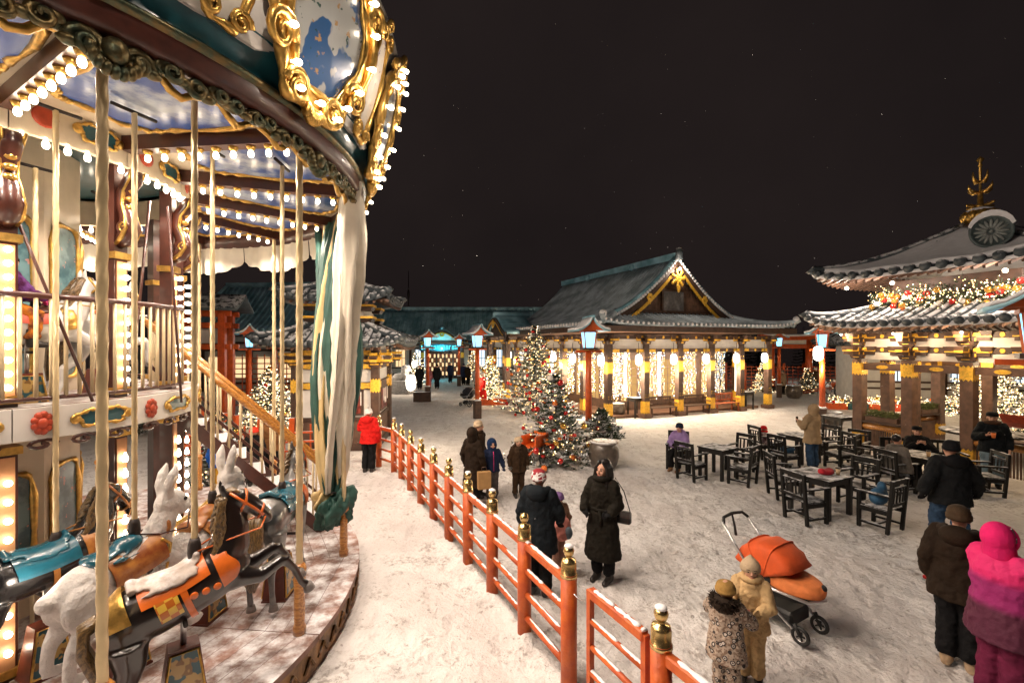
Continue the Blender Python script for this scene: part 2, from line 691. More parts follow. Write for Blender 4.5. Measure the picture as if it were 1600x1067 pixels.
M['clouds'] = painted('painted_clouds', 'clouds')
M['scene'] = painted('painted_scene', 'scene')
M['sprig'] = painted('painted_sprigs', 'sprig')
M['water'] = painted('painted_water', 'water')
M['scroll'] = painted('painted_scrollwork', 'scrollwork')
M['plank'] = mat('snowy_deck_wood', (0.22, 0.115, 0.085), 0.6, 0, 0.3, 3, snow=0.34, soft=0.40, bump=0.3, bscale=20, rand=0.3)
M['skirt'] = mat('gilded_skirt', (0.10, 0.05, 0.025), 0.5, 0.2, 0.5, 5, c2=(0.32, 0.17, 0.06), snow=0.2, bump=0.4, bscale=12)
M['canvas'] = mat('canvas_white', (0.74, 0.68, 0.56), 0.75, 0, 0.08, 3, bump=0.25, bscale=9)
M['canvas_yellow'] = mat('canvas_cream', (0.62, 0.46, 0.22), 0.75, 0, 0.12, 3, bump=0.25, bscale=9)
M['canvas_green'] = mat('canvas_green', (0.02, 0.075, 0.06), 0.6, 0, 0.2, 3, bump=0.25, bscale=9)
M['carve'] = mat('carved_dark_wood', (0.055, 0.013, 0.007), 0.35, 0, 0.3, 8, coat=0.5)

# bulb used all over the carousel
bm_ = MB().lathe([(0.0, -0.04), (0.018, -0.036), (0.027, -0.018), (0.028, 0.0), (0.022, 0.022), (0.012, 0.042), (0.011, 0.06)], 10)
BULB = bm_.mesh('bulb', M['bulb'], True)


def ring_arc(mb, r0, r1, z0, z1, a0, a1, n=6, flat=False):
    """a curved block between radii r0..r1, heights z0..z1"""
    vs, fs = [], []
    for i in range(n + 1):
        a = a0 + (a1 - a0) * i / n
        vs += [polar(r0, a, z0), polar(r1, a, z0), polar(r1, a, z1), polar(r0, a, z1)]
    for i in range(n):
        b, c = i * 4, i * 4 + 4
        for q in range(4):
            q2 = (q + 1) % 4
            fs.append((b + q, c + q, c + q2, b + q2))
    fs.append((0, 1, 2, 3))
    fs.append((n * 4 + 3, n * 4 + 2, n * 4 + 1, n * 4))
    return mb.add(vs, fs)


HS = STEP / 2
# --- deck: planks laid as chords in every sector
sub = MB()
ring_arc(sub, 1.0, 4.26, 0.0, 0.285, 0, 2 * PI - 1e-4, 60)
sub.build('deck_base', M['iron'], CAR)
tt = math.tan(HS)
rows = [2.2 + 0.193 * i for i in range(11)]
for i, a in enumerate(rows):
    b = a + 0.188
    mb = MB()
    if i == len(rows) - 1:
        arc = [(4.41 * math.cos(q), 4.41 * math.sin(q)) for q in [-HS + 0.002 + (STEP - 0.004) * k / 8 for k in range(9)]]
        mb.prism([(a, -a * tt + 0.005)] + arc + [(a, a * tt - 0.005)], 0.29, 0.35)
    else:
        mb.prism([(a, -a * tt + 0.005), (b, -b * tt + 0.005), (b, b * tt - 0.005), (a, a * tt - 0.005)], 0.29, 0.35)
    me = mb.mesh('plank', M['plank'])
    for k in range(NS):
        put('plank', me, CAR, rz=PH0 + HS + STEP * k)
mb = MB()
ring_arc(mb, 1.0, 2.19, 0.29, 0.345, 0, 2 * PI - 1e-4, 45)
mb.build('inner_floor', M['plank'], CAR)
mb = MB()
b = 4.335
ring_arc(mb, 4.27, 4.38, 0.0, 0.285, -HS, HS, 8)
for j in range(-3, 4):
    mb.tube([polar(4.385, j * 0.06 - 0.02, 0.08), polar(4.395, j * 0.06, 0.2), polar(4.385, j * 0.06 + 0.02, 0.08)], 0.018, 5)
SK = mb.mesh('skirt_panel', M['skirt'])
for k in range(NS):
    put('skirt_panel', SK, CAR, rz=PH0 + HS + STEP * k)


# --- outer twisted posts
def twisted(r, z0, z1, lobes=4, turns=7.0, n=18, rings=400):
    mb = MB()
    P = []
    for i in range(rings + 1):
        f = i / rings
        z = z0 + (z1 - z0) * f
        row = []
        for k in range(n + 1):
            a = 2 * PI * k / n
            rr = r * (1 + 0.075 * math.cos(lobes * a - turns * (z1 - z0) * f * 2 * PI))
            row.append(V((rr * math.cos(a), rr * math.sin(a), z)))
        P.append(row)
    mb.grid(P)
    return mb


POST = twisted(0.032, 1.05, 5.34, 3, 5.0).mesh('post', M['pole'], True)
pb = MB().lathe([(0.06, 0.35), (0.065, 0.42), (0.05, 0.46), (0.056, 0.6), (0.05, 0.78), (0.06, 0.92), (0.045, 0.95), (0.07, 0.99), (0.07, 1.03), (0.042, 1.07)], 14)
PBASE = pb.mesh('post_base', M['wood_rail'], True)
for k in range(NS):
    p = put('post', POST, CAR, polar(4.2, PH0 + STEP * k))
    put('post_base', PBASE, p)

# --- ceiling: beams with bulbs, painted cloud panels in gilt frames
mb = MB()
mb.box((3.28, 0, 5.42), (2.06, 0.13, 0.15))
BEAM = mb.mesh('ceiling_beam', M['brown'])
SOCK = MB().lathe([(0.05, 5.345), (0.042, 5.325), (0.022, 5.30)], 8).mesh('socket', M['gold'], True)
mb = MB()
P = []
for i in range(5):
    r = 2.26 + (4.33 - 2.26) * i / 4
    P.append([polar(r, -HS + 0.004 + (STEP - 0.008) * j / 4, 5.5) for j in range(5)])
mb.grid([list(reversed(q)) for q in P], 0)
CEIL = mb.mesh('ceiling_panel', M['cream'])


def cloud_outline(n=72):
    out = []
    for k in range(n):
        a = 2 * PI * k / n
        ca, sa = math.cos(a), math.sin(a)
        e = 0.42
        u = math.copysign(abs(ca) ** e, ca)
        w = math.copysign(abs(sa) ** e, sa)
        wob = 0.022 * math.sin(9 * a) + 0.016 * math.sin(17 * a)
        r = 3.38 + 0.80 * u * (1 + wob)
        th = (0.80 * HS) * w * (1 + wob * 1.5) * (1.0 - 0.10 * u * u * (1 - abs(w)))
        out.append(polar(r, th, 5.484))
    return out


co = cloud_outline()
mb = MB().add([polar(3.4, 0, 5.484)] + co, [(0, 1 + (k + 1) % len(co), 1 + k) for k in range(len(co))])
CLOUD = mb.mesh('cloud_painting', M['clouds'])
mb = MB()
mb.tube(co + [co[0]], [0.030 * (1 + 0.45 * math.sin(k * 1.9)) for k in range(len(co) + 1)], 6, False)
for k in range(0, len(co), 3):
    mb.ball(co[k] + V((0, 0, -0.01)), (0.05, 0.035, 0.025), 6, 4)
CFRAME = mb.mesh('gilt_frame', M['gold'], True)
far_bulbs = MB()


def far_bulb(loc, rz=0):
    far_bulbs.merge(bm_, Matrix.Translation(V(loc)))


for k in range(NS):
    th = PH0 + STEP * k
    deg = (math.degrees(th) + 180) % 360 - 180
    b = put('ceiling_beam', BEAM, CAR, rz=th)
    for i in range(9 if -40 < deg < 115 else 0):
        put('socket', SOCK, b, (2.5 + 0.195 * i, 0, 0))
    for i in range(9):
        if -40 < deg < 115:
            put('bulb', BULB, b, (2.5 + 0.195 * i, 0, 5.27))
        else:
            far_bulb(polar(2.5 + 0.195 * i, th, 5.27))
    for r in (2.9, 3.75):
        downlight('bulb_light', polar(r, th, 5.21), 30, WARM, CAR)
    c = put('ceiling_panel', CEIL, CAR, rz=th + HS)
    q = put('cloud_painting', CLOUD, c)
    put('gilt_frame', CFRAME, q)

# --- inner fascia ring
mb = MB()
ring_arc(mb, 2.20, 2.26, 5.19, 5.56, -HS + 0.002, HS - 0.002, 5)
FASC = mb.mesh('inner_fascia', M['cream'])


def cartouche(w, h, r, z, wave=0.12, n=40):
    """flat shape w x h wrapped on radius r"""
    out = []
    for k in range(n):
        a = 2 * PI * k / n
        ca, sa = math.cos(a), math.sin(a)
        u = math.copysign(abs(ca) ** 0.6, ca) * w / 2 * (1 + wave * math.sin(5 * a))
        v = math.copysign(abs(sa) ** 0.6, sa) * h / 2 * (1 + wave * math.cos(6 * a))
        out.append(polar(r, u / r, z + v))
    return out


def cartouche_parts(w, h, r, z, colour, frame_mat, off=0.0):
    o = cartouche(w, h, r, z)
    c = polar(r, 0, z)
    R = Matrix.Rotation(off, 4, 'Z')
    m1 = MB().add([c] + o, [(0, 1 + k, 1 + (k + 1) % len(o)) for k in range(len(o))], R)
    m2 = MB().tube(o + [o[0]], [0.018 * (1 + 0.4 * math.sin(k * 2.2)) for k in range(len(o) + 1)], 6, False)
    for s in (-1, 1):
        m2.ball(polar(r, s * w * 0.56 / r, z), (0.02, 0.05, 0.05), 8, 5)
    m2.v = [tuple(R @ V(q)) for q in m2.v]
    return m1.mesh('cartouche', colour), m2.mesh('cartouche_frame', frame_mat, True)


CA1, CA1F = cartouche_parts(0.34, 0.17, 2.268, 5.385, M['teal'], M['gold'], 0.085)
RD = MB().ball((0, 0, 0), (0.02, 0.10, 0.10), 14, 8, None)
RD = MB().merge(RD, Matrix.Rotation(-0.105, 4, 'Z') @ Matrix.Translation((2.265, 0, 5.385))).mesh('red_rosette', M['red_paint'], True)
for k in range(NS):
    th = PH0 + HS + STEP * k
    deg = (math.degrees(th) + 180) % 360 - 180
    f = put('inner_fascia', FASC, CAR, rz=th)
    put('cartouche', CA1, f)
    put('cartouche_frame', CA1F, f)
    put('red_rosette', RD, f)
    for i in range(6):
        a = -HS + STEP * (i + 0.5) / 6
        if -60 < deg < 50:
            put('bulb', BULB, f, polar(2.27, a, 5.13))
        else:
            far_bulb(polar(2.27, th + a, 5.13))
    downlight('bulb_light', polar(2.36, th, 5.07), 20, WARM, CAR)

mb = MB()
ring_arc(mb, 0.05, 2.2, 5.60, 5.64, 0, 2 * PI - 1e-4, 30)
mb.build('centre_ceiling', M['teal'], CAR)

# --- inner columns with bulb strips and scroll brackets
mb = MB()
mb.box((2.12, 0, 3.96), (0.13, 0.15, 2.48))
mb.box((2.12, 0, 1.37), (0.13, 0.15, 2.04))
COLM = mb.mesh('column', M['brown'])
mb = MB()
mb.box((2.192, 0, 3.51), (0.014, 0.11, 1.34))
mb.box((2.192, 0, 1.35), (0.014, 0.11, 1.90))
STRIP = mb.mesh('bulb_board', mat('ochre_board', (0.50, 0.24, 0.11), 0.5, 0, 0.1, 6))
CAPM = MB().box((2.13, 0, 0), (0.19, 0.2, 0.07)).mesh('capital', M['gold'])
mb = MB()
S = [(2.16, 4.36), (2.24, 4.42), (2.30, 4.52), (2.27, 4.66), (2.22, 4.78), (2.24, 4.92), (2.33, 5.04), (2.36, 5.14)]
mb.tube([V((x, 0, z)) for x, z in S], [0.05, 0.085, 0.095, 0.08, 0.065, 0.075, 0.085, 0.06], 10)
for s in (-1, 1):
    sp = [V((2.27 + 0.075 * (1 - i / 16) * math.cos(i * 0.6), s * 0.06, 4.52 + 0.085 * (1 - i / 16) * math.sin(i * 0.6))) for i in range(15)]
    mb.tube(sp, 0.022, 6)
BRK = mb.mesh('scroll_bracket', M['carve'], True)
mb = MB()
for s in (-1, 1):
    mb.tube([V((x + 0.03, s * (0.065 + 0.02 * math.sin(i)), z)) for i, (x, z) in enumerate(S)], [0.018, 0.024, 0.02, 0.016, 0.02, 0.026, 0.022, 0.012], 6)
    sp = [V((2.30 + 0.055 * (1 - i / 14) * math.cos(i * 0.7 + 1), s * 0.085, 4.52 + 0.06 * (1 - i / 14) * math.sin(i * 0.7 + 1))) for i in range(12)]
    mb.tube(sp, 0.012, 5)
for i in range(5):
    mb.ball((2.30, 0, 4.66 + 0.09 * i), (0.05, 0.05, 0.035), 8, 5)
BRKG = mb.mesh('bracket_gilding', M['gold'], True)
for k in range(NS):
    th = PH0 + STEP * k
    deg = (math.degrees(th) + 180) % 360 - 180
    c = put('column', COLM, CAR, rz=th)
    put('bulb_board', STRIP, c)
    for z in (4.24, 2.81, 2.36, 0.40):
        put('capital', CAPM, c, (0, 0, z))
    b = put('scroll_bracket', BRK, c)
    put('bracket_gilding', BRKG, b)
    zs = [2.92 + 0.121 * i for i in range(11)] + [0.6 + 0.165 * i for i in range(10)]
    for z in zs:
        if -35 < deg < 45 and (z > 2.5 or deg < -20):
            o = put('bulb', BULB, c, (2.245, 0, z))
            o.rotation_euler = (0, rad_(-90), 0)
        else:
            far_bulb(polar(2.235, th, z))
    lamp('bulb_light', polar(2.75, th, 3.45), 2.5, WARM, CAR, 0.02)
    lamp('bulb_light', polar(2.75, th, 1.35), 1.6, WARM, CAR, 0.02)

# --- upper deck
mb = MB()
ring_arc(mb, 0.9, 2.30, 2.65, 2.74, 0, 2 * PI - 1e-4, 45)
mb.build('upper_floor', M['plank'], CAR)
mb = MB()
ring_arc(mb, 2.30, 2.36, 2.45, 2.735, -HS + 0.002, HS - 0.002, 5)
UF = mb.mesh('upper_fascia', M['white_paint'])
CA2, CA2F = cartouche_parts(0.42, 0.15, 2.37, 2.595, M['teal'], M['gold'], 0.07)
mb = MB()
for i in range(9):
    a = 2 * PI * i / 9
    mb.ball((2.37, 0.05 * math.cos(a), 2.595 + 0.075 * math.sin(a)), (0.02, 0.032, 0.035), 8, 5)
mb.ball((2.375, 0, 2.595), (0.03, 0.045, 0.05), 8, 5)
RO = MB().merge(mb, Matrix.Rotation(-0.13, 4, 'Z')).mesh('red_ornament', M['red_paint'], True)
mb = MB()
for j in (-1, 0, 1):
    a = j * 0.13
    sp = [polar(2.35, a + (0.05 - 0.003 * i) * math.cos(i * 0.6), 2.40 + (0.05 - 0.003 * i) * math.sin(i * 0.6)) for i in range(14)]
    mb.tube(sp, 0.017, 6)
UG = mb.mesh('fascia_scrolls', M['carve'], True)
for k in range(NS):
    f = put('upper_fascia', UF, CAR, rz=PH0 + HS + STEP * k)
    put('cartouche', CA2, f)
    put('cartouche_frame', CA2F, f)
    put('red_ornament', RO, f)
    put('fascia_scrolls', UG, f)


def railing(r, z0, h, a0, a1, rail_mat, gap=0.105):
    n = max(2, int(abs(a1 - a0) / 0.06))
    for z, w in ((z0 + h, 0.028), (z0 + 0.07, 0.02)):
        mb = MB().tube([polar(r, a0 + (a1 - a0) * i / n, z) for i in range(n + 1)], w, 8)
        mb.build('rail', rail_mat, CAR, True)
    me = MB().tube([(0, 0, z0 + 0.07), (0, 0, z0 + h)], 0.0165, 8).mesh('baluster', M['baluster'], True)
    m = int(abs(a1 - a0) * r / gap)
    for i in range(m + 1):
        put('baluster', me, CAR, polar(r, a0 + (a1 - a0) * i / m))


railing(2.30, 2.74, 1.0, rad_(-60), rad_(16), M['brown'])
railing(2.30, 2.74, 1.0, rad_(70), rad_(215), M['brown'], 0.13)
railing(1.9, 0.35, 0.88, rad_(-60), rad_(-16), M['brown'])
railing(2.55, 0.35, 0.92, rad_(-8), rad_(36), M['gold'], 0.12)

# --- core drum with framed paintings
NC = 10
for k in range(NC):
    a0, a1 = 2 * PI * k / NC, 2 * PI * (k + 1) / NC
    mb = MB()
    p0, p1 = polar(1.12, a0), polar(1.12, a1)
    mb.add([p0 + V((0, 0, 0.345)), p1 + V((0, 0, 0.345)), p1 + V((0, 0, 5.59)), p0 + V((0, 0, 5.59))], [(0, 1, 2, 3)])
    w = mb.build('drum_panel', M['cream'], CAR)
    ac = (a0 + a1) / 2
    for z0, z1 in ((0.62, 1.95), (2.85, 4.75)):
        mb = MB()
        pts = []
        for i in range(28):
            a = 2 * PI * i / 28
            u = math.copysign(abs(math.cos(a)) ** 0.45, math.cos(a)) * 0.25
            v = math.copysign(abs(math.sin(a)) ** 0.45, math.sin(a)) * (z1 - z0) / 2 * (1 + 0.06 * math.cos(2 * a))
            pts.append(V((1.085, u, (z0 + z1) / 2 + v)))
        R = Matrix.Rotation(ac, 4, 'Z')
        mb.add([V((1.085, 0, (z0 + z1) / 2))] + pts, [(0, 1 + i, 1 + (i + 1) % 28) for i in range(28)], R)
        pn = mb.build('painting', M['water'], w)
        mb = MB().tube([R @ q for q in pts + [pts[0]]], [0.03 * (1 + 0.4 * math.sin(i * 1.7)) for i in range(29)], 6, False)
        mb.build('gilt_frame', M['gold'], w, True)

# --- rim: brown cornice, teal cove, cream rounding boards
NR = 90


def revolve(name, prof, m, n=NR):
    mb = MB()
    P = []
    for i in range(n + 1):
        a = 2 * PI * i / n
        P.append([polar(r, a, z) for r, z in prof])
    mb.grid(P)
    return mb.build(name, m, CAR, True)


revolve('cornice', [(4.28, 5.50), (4.28, 5.27), (4.30, 5.25), (4.42, 5.27), (4.45, 5.30), (4.46, 5.46)], M['brown'])
revolve('moulding', [(4.455, 5.42), (4.49, 5.435), (4.505, 5.46), (4.49, 5.485), (4.455, 5.495)], M['old_gold'])
revolve('cove', [(4.45, 5.49), (4.44, 5.54), (4.47, 5.62), (4.54, 5.71), (4.60, 5.76)], M['teal'])
revolve('canopy_roof', [(4.93, 6.98), (4.85, 7.02), (3.2, 7.7), (1.2, 8.6), (0.25, 9.3), (0.0, 9.5)], M['canvas'])
for k in range(NS):
    mb = MB()
    P = []
    for i in range(13):
        a = -HS + 0.001 + (STEP - 0.002) * i / 12
        low = 5.72 - 0.10 * math.cos(2 * PI * i / 12) + 0.03 * math.cos(6 * PI * i / 12)
        row = []
        for r, z in ((4.575, low), (4.60, 5.86), (4.68, 6.2), (4.77, 6.55), (4.88, 6.92), (4.94, 7.0), (4.86, 7.0), (4.60, 6.2), (4.545, low)):
            row.append(polar(r, a, z))
        P.append(row)
    if k == 0:
        mb.grid(P)
        RB = mb.mesh('rounding_board', M['white_paint'], True)
    put('rounding_board', RB, CAR, rz=rad_(-11) + STEP * k)


# medallions and cartouches on the rounding boards
def shield(n, w, h):
    out = []
    for k in range(n):
        a = 2 * PI * k / n - PI / 2
        ca, sa = math.cos(a), math.sin(a)
        u = w * math.copysign(abs(ca) ** 0.75, ca) * (1 + 0.09 * math.cos(4 * a) + 0.05 * math.sin(3 * a))
        v = h * math.copysign(abs(sa) ** 0.85, sa) * (1 + 0.05 * math.cos(6 * a))
        out.append((u, v))
    return out


TILT = Matrix.Translation((4.715, 0, 6.22)) @ Matrix.Rotation(rad_(15), 4, 'Y')


def face_pt(u, v, d=0.0):
    return TILT @ V((0.02 + d, u, v))


sh = shield(60, 0.66, 0.80)
ins = shield(60, 0.50, 0.62)
mb = MB().add([face_pt(0, 0, 0.05)] + [face_pt(u, v, 0.02) for u, v in ins], [(0, 1 + (k + 1) % 60, 1 + k) for k in range(60)])
mb.f = [tuple(reversed(f)) for f in mb.f]
MEDP = mb.mesh('medallion_painting', M['scene'])
mb = MB()
for (oa, d, r) in ((sh, 0.03, 0.045), (ins, 0.04, 0.032)):
    mb.tube([face_pt(u, v, d) for u, v in oa + [oa[0]]], [r * (1 + 0.35 * math.sin(k * 0.63 * 2)) for k in range(61)], 8, False)
P = [[face_pt(u, v, 0.01) for u, v in sh + [sh[0]]], [face_pt(u, v, 0.03) for u, v in ins + [ins[0]]]]
mb.grid(P)
for cx, cz, s0, dirn in ((-0.56, -0.38, 0.17, 1), (0.56, -0.38, 0.17, -1), (-0.26, -0.68, 0.15, -1), (0.26, -0.68, 0.15, 1),
                         (-0.58, 0.45, 0.16, -1), (0.58, 0.45, 0.16, 1), (-0.2, 0.78, 0.13, 1), (0.2, 0.78, 0.13, -1)):
    sp = [face_pt(cx + dirn * s0 * (1 - i / 22) * math.cos(i * 0.55), cz + s0 * (1 - i / 22) * math.sin(i * 0.55), 0.05 + 0.03 * i / 20) for i in range(20)]
    mb.tube(sp, [0.045 * (1 - i / 30) for i in range(20)], 7)
for i in range(7):
    a = -PI / 2 + (i - 3) * 0.28
    c = face_pt(0.12 * math.cos(a), -0.70 + 0.13 * math.sin(a), 0.06)
    mb.ball(c, (0.06, 0.035, 0.075), 8, 5)
MEDF = mb.mesh('medallion_frame', M['gold'], True)
mb = MB()
CRN = shield(36, 0.20, 0.62)
mb.add([face_pt(0, 0, 0.04)] + [face_pt(u, v, 0.02) for u, v in CRN], [(0, 1 + k, 1 + (k + 1) % 36) for k in range(36)])
CARP = mb.mesh('cartouche_panel', M['sprig'])
mb = MB().tube([face_pt(u, v, 0.03) for u, v in CRN + [CRN[0]]], [0.03 * (1 + 0.4 * math.sin(k * 1.4)) for k in range(37)], 7, False)
for cx, cz, s0, dirn in ((-0.12, 0.58, 0.10, 1), (0.12, 0.58, 0.10, -1), (-0.12, -0.52, 0.09, -1), (0.12, -0.52, 0.09, 1), (0.0, 0.72, 0.08, 1)):
    sp = [face_pt(cx + dirn * s0 * (1 - i / 18) * math.cos(i * 0.6), cz + s0 * (1 - i / 18) * math.sin(i * 0.6), 0.05) for i in range(16)]
    mb.tube(sp, 0.024, 6)
CARF = mb.mesh('cartouche_frame', M['gold'], True)
bpos = [(u * 1.0, v * 1.0) for u, v in shield(16, 0.58, 0.72)]
for k in range(NS):
    th = rad_(-11) + STEP * k
    deg = (math.degrees(th) + 180) % 360 - 180
    f = put('medallion_frame', MEDF, CAR, rz=th)
    put('medallion_painting', MEDP, f)
    for u, v in bpos:
        if -40 < deg < 45:
            o = put('bulb', BULB, f, face_pt(u, v, 0.12))
            o.rotation_euler = (0, rad_(-75), 0)
        else:
            far_bulb(Matrix.Rotation(th, 4, 'Z') @ face_pt(u, v, 0.11))
    if -60 < deg < 80:
        for v in (-0.45, 0.45):
            downlight('bulb_light', Matrix.Rotation(th, 4, 'Z') @ face_pt(0, v, 0.14), 94, WARM, CAR, 0.06, 165, (0, rad_(-55), th))
        lamp('bulb_light', Matrix.Rotation(th, 4, 'Z') @ face_pt(0, -0.55, 0.55), 3.0, WARM, CAR, 0.02)  # added fill lamp in front of the medallion, brightens its board
        lamp('bulb_light', Matrix.Rotation(th + HS, 4, 'Z') @ face_pt(0, 0.1, 0.50), 6, WARM, CAR, 0.02)  # added fill lamp before the cartouche, no bulb there, brightens the boards
    c = put('cartouche_frame', CARF, CAR, rz=th + HS)
    put('cartouche_panel', CARP, c)
far_bulbs.build('bulb_cluster', M['bulb'], CAR, True)['kind'] = 'stuff'

# carved garland under the near part of the rim, cloth valance round the back
gb = MB()
for i in range(25):
    a = -HS + STEP * i / 24
    f = i / 24
for side in (-1, 1):
    for q, (a, z, s, d) in enumerate(((0.030, 5.16, 0.10, 1), (0.075, 5.21, 0.085, -1), (0.115, 5.17, 0.075, 1), (0.155, 5.22, 0.065, -1), (0.188, 5.20, 0.055, 1))):
        sp = [polar(4.36 + 0.004 * i, side * (a + d * s / 4.4 * (1 - i / 20) * math.cos(i * 0.6)), z + s * (1 - i / 20) * math.sin(i * 0.6)) for i in range(18)]
        gb.tube(sp, [0.034 * (1 - i / 26) for i in range(18)], 7)
        gb.ball(polar(4.37, side * (a + 0.02), z - 0.02), (0.045, 0.06, 0.035), 7, 5)
    pts = [polar(4.34, side * HS * i / 10, 5.24 - 0.05 * abs(math.sin(i * 0.9))) for i in range(11)]
    gb.tube(pts, 0.035, 7)
for i in range(9):
    a = -PI / 2 + (i - 4) * 0.36
    gb.ball(polar(4.40, 0.13 * math.cos(a) / 4.4, 5.16 + 0.12 * math.sin(a)), (0.05, 0.035, 0.05), 7, 5)
gb.ball(polar(4.40, 0, 5.17), (0.07, 0.08, 0.09), 9, 6)
GAR = gb.mesh('carved_garland', M['old_gold'], True)
mb = MB()
for side in (-1, 1):
    pts = [polar(4.27, side * HS * i / 12, 5.23 - 0.10 * abs(math.cos(i * PI / 6)) ** 2 + 0.02 * math.sin(i * 2)) for i in range(13)]
    mb.tube(pts, 0.03, 6)
GARG = mb.mesh('garland_gilding', M['gold'], True)
mb = MB()
P = []
for i in range(33):
    f = i / 32
    a = -HS + STEP * f
    wob = 0.012 * math.sin(f * 40)
    z = 4.98 - 0.22 * abs(math.sin(f * PI * 1.0)) - 0.05 * abs(math.sin(f * PI * 6))
    P.append([polar(4.30 + wob, a, 5.48), polar(4.30 + wob * 1.5, a, 5.3), polar(4.31 + wob * 2, a, 5.15), polar(4.32 + wob * 2.5, a, z)])
mb.grid(P)
VAL = mb.mesh('valance', M['canvas'], True)
for k in range(NS):
    th = PH0 + STEP * k
    deg = (math.degrees(th) + 180) % 360 - 180
    if -80 < deg < 40:
        g_ = put('carved_garland', GAR, CAR, rz=th)
        put('garland_gilding', GARG, g_)
    else:
        put('valance', VAL, CAR, rz=th)

# --- diagonal brace rods of the upper storey
for a, b in (((-4.55, 3.98, 5.05), (-4.05, 4.45, 2.75)), ((-4.05, 5.15, 4.9), (-4.28, 5.15, 2.6)), ((-4.0, 5.35, 4.9), (-3.98, 5.55, 2.6))):
    MB().tube([V(a) - CC, V(b) - CC], 0.014, 6).build('brace_rod', M['brown'], CAR, True)

# ------------------------------------------------------------------ stairs to the upper deck
ST = empty('staircase', (-3.0, 7.3, 0.35), 0, 'steep snowy stairs with varnished handrail up to carousel upper deck', 'stairs')
sB, sT = V((0, 0, 0.02)), V((-1.95, -1.12, 2.36))
sback = V((-0.40, 0.70, 0))
NT = 9
for side, off in ((0, V((0, 0, 0))), (1, sback)):
    MB().bar(sB + off, sT + off, 0.04, 0.16).build('stringer', M['brown'], ST)
    MB().bar(sB + off + V((0, 0, 0.38)), sT + off + V((0, 0, 0.38)), 0.03, 0.04).build('lower_rail', M['brown'], ST)
    h0, h1 = sB + off + V((0.0, 0, 1.0)), sT + off + V((0, 0, 0.92))
    MB().tube([h0 + V((0.1, 0.06, -0.1)), h0, (h0 + h1) / 2, h1], 0.045, 10).build('handrail', M['wood_rail'], ST, True)
    n = 16
    for i in range(n + 1):
        f = i / n
        a = sB.lerp(sT, f) + off + V((0, 0, 0.05))
        b = h0.lerp(h1, f)
        MB().tube([a, b], 0.017, 8).build('baluster', M['baluster'], ST, True)
tr_dir = (sT - sB)
M['tread'] = mat('snowy_tread', (0.10, 0.04, 0.03), 0.6, 0, 0.3, 5, snow=0.9)
for i in range(NT):
    f = (i + 0.7) / NT
    c = sB.lerp(sT, f) + sback / 2
    rz = math.atan2(tr_dir.y, tr_dir.x)
    mb = MB().box((0, 0, 0), (0.25, 0.84, 0.03))
    o = mb.build('tread', M['tread'], ST, loc=c + V((0, 0, 0.03)))
    o.rotation_euler = (0, 0, rz)
    for e in (-1, 1):
        q = MB().box((0.12, e * 0.40, -0.06), (0.02, 0.02, 0.12)).build('tread_bracket', M['iron'], ST, loc=c + V((0, 0, 0.03)))
        q.rotation_euler = (0, 0, rz)

# ------------------------------------------------------------------ tied back curtain at the rim
CU = empty('carousel_curtain', CC + polar(4.06, rad_(20)), 0, 'white and green canvas curtain gathered and tied at the carousel rim', 'curtain')
base = polar(4.06, rad_(20))
tie = V((0, 0, 1.22))
rr = random.Random(4)
folds = [(11, 0), (13, 0), (15, 1), (17, 0), (19, 1), (21, 2), (23, 1), (25, 1), (27, 2), (29, 1), (31, 1), (34, 2), (36, 0), (39, 1), (42, 1), (45, 2), (48, 1), (16, 0), (23, 1), (28, 2), (14, 0), (33, 1)]
for i, (dg, green) in enumerate(folds):
    top = polar(4.33 - 0.03 * (i % 3), rad_(dg), 5.40) - base
    pts, rd = [], []
    ph = rr.uniform(0, 6)
    fa = 2 * PI * i / len(folds)
    for j in range(25):
        f = j / 24
        e = f ** 0.75
        wst = 1 - abs(f - 0.55) * 1.1
        mid = V((0.24 * math.cos(fa), 0.24 * math.sin(fa), 0)) * (0.32 * f + 0.68 * max(0, math.sin(f * PI))) * (0.75 + 0.3 * (i % 2))
        p = V((top.x * (1 - e), top.y * (1 - e), top.z + (tie.z - top.z) * f)) + mid
        p += V((0.045 * math.sin(f * 6 + ph), 0.045 * math.cos(f * 5 + ph), 0))
        pts.append(p)
        rd.append((0.078 + 0.024 * math.sin(f * 8 + ph)) * (1 - f ** 6 * 0.6))
    mb = MB()
    m = 14
    P = []
    for j, p in enumerate(pts):
        row = []
        for k in range(m + 1):
            a = 2 * PI * k / m
            r_ = rd[j] * (1 + 0.45 * math.cos(3 * a + ph + j * 0.12) * math.sin(min(1, j / 6) * PI / 2))
            row.append(p + V((math.cos(a + fa) * r_, math.sin(a + fa) * r_ * 0.75, 0)))
        P.append(row)
    mb.grid(P)
    crumple(mb.build('fold', M[('canvas', 'canvas_green', 'canvas_yellow')[green]], CU, True), 0.07)
MB().tube([tie + V((0.12 * math.cos(a * 0.5), 0.12 * math.sin(a * 0.5), 0.012 * math.sin(a * 2))) for a in range(26)], 0.012, 6).build('tie_rope', M['iron'], CU, True)
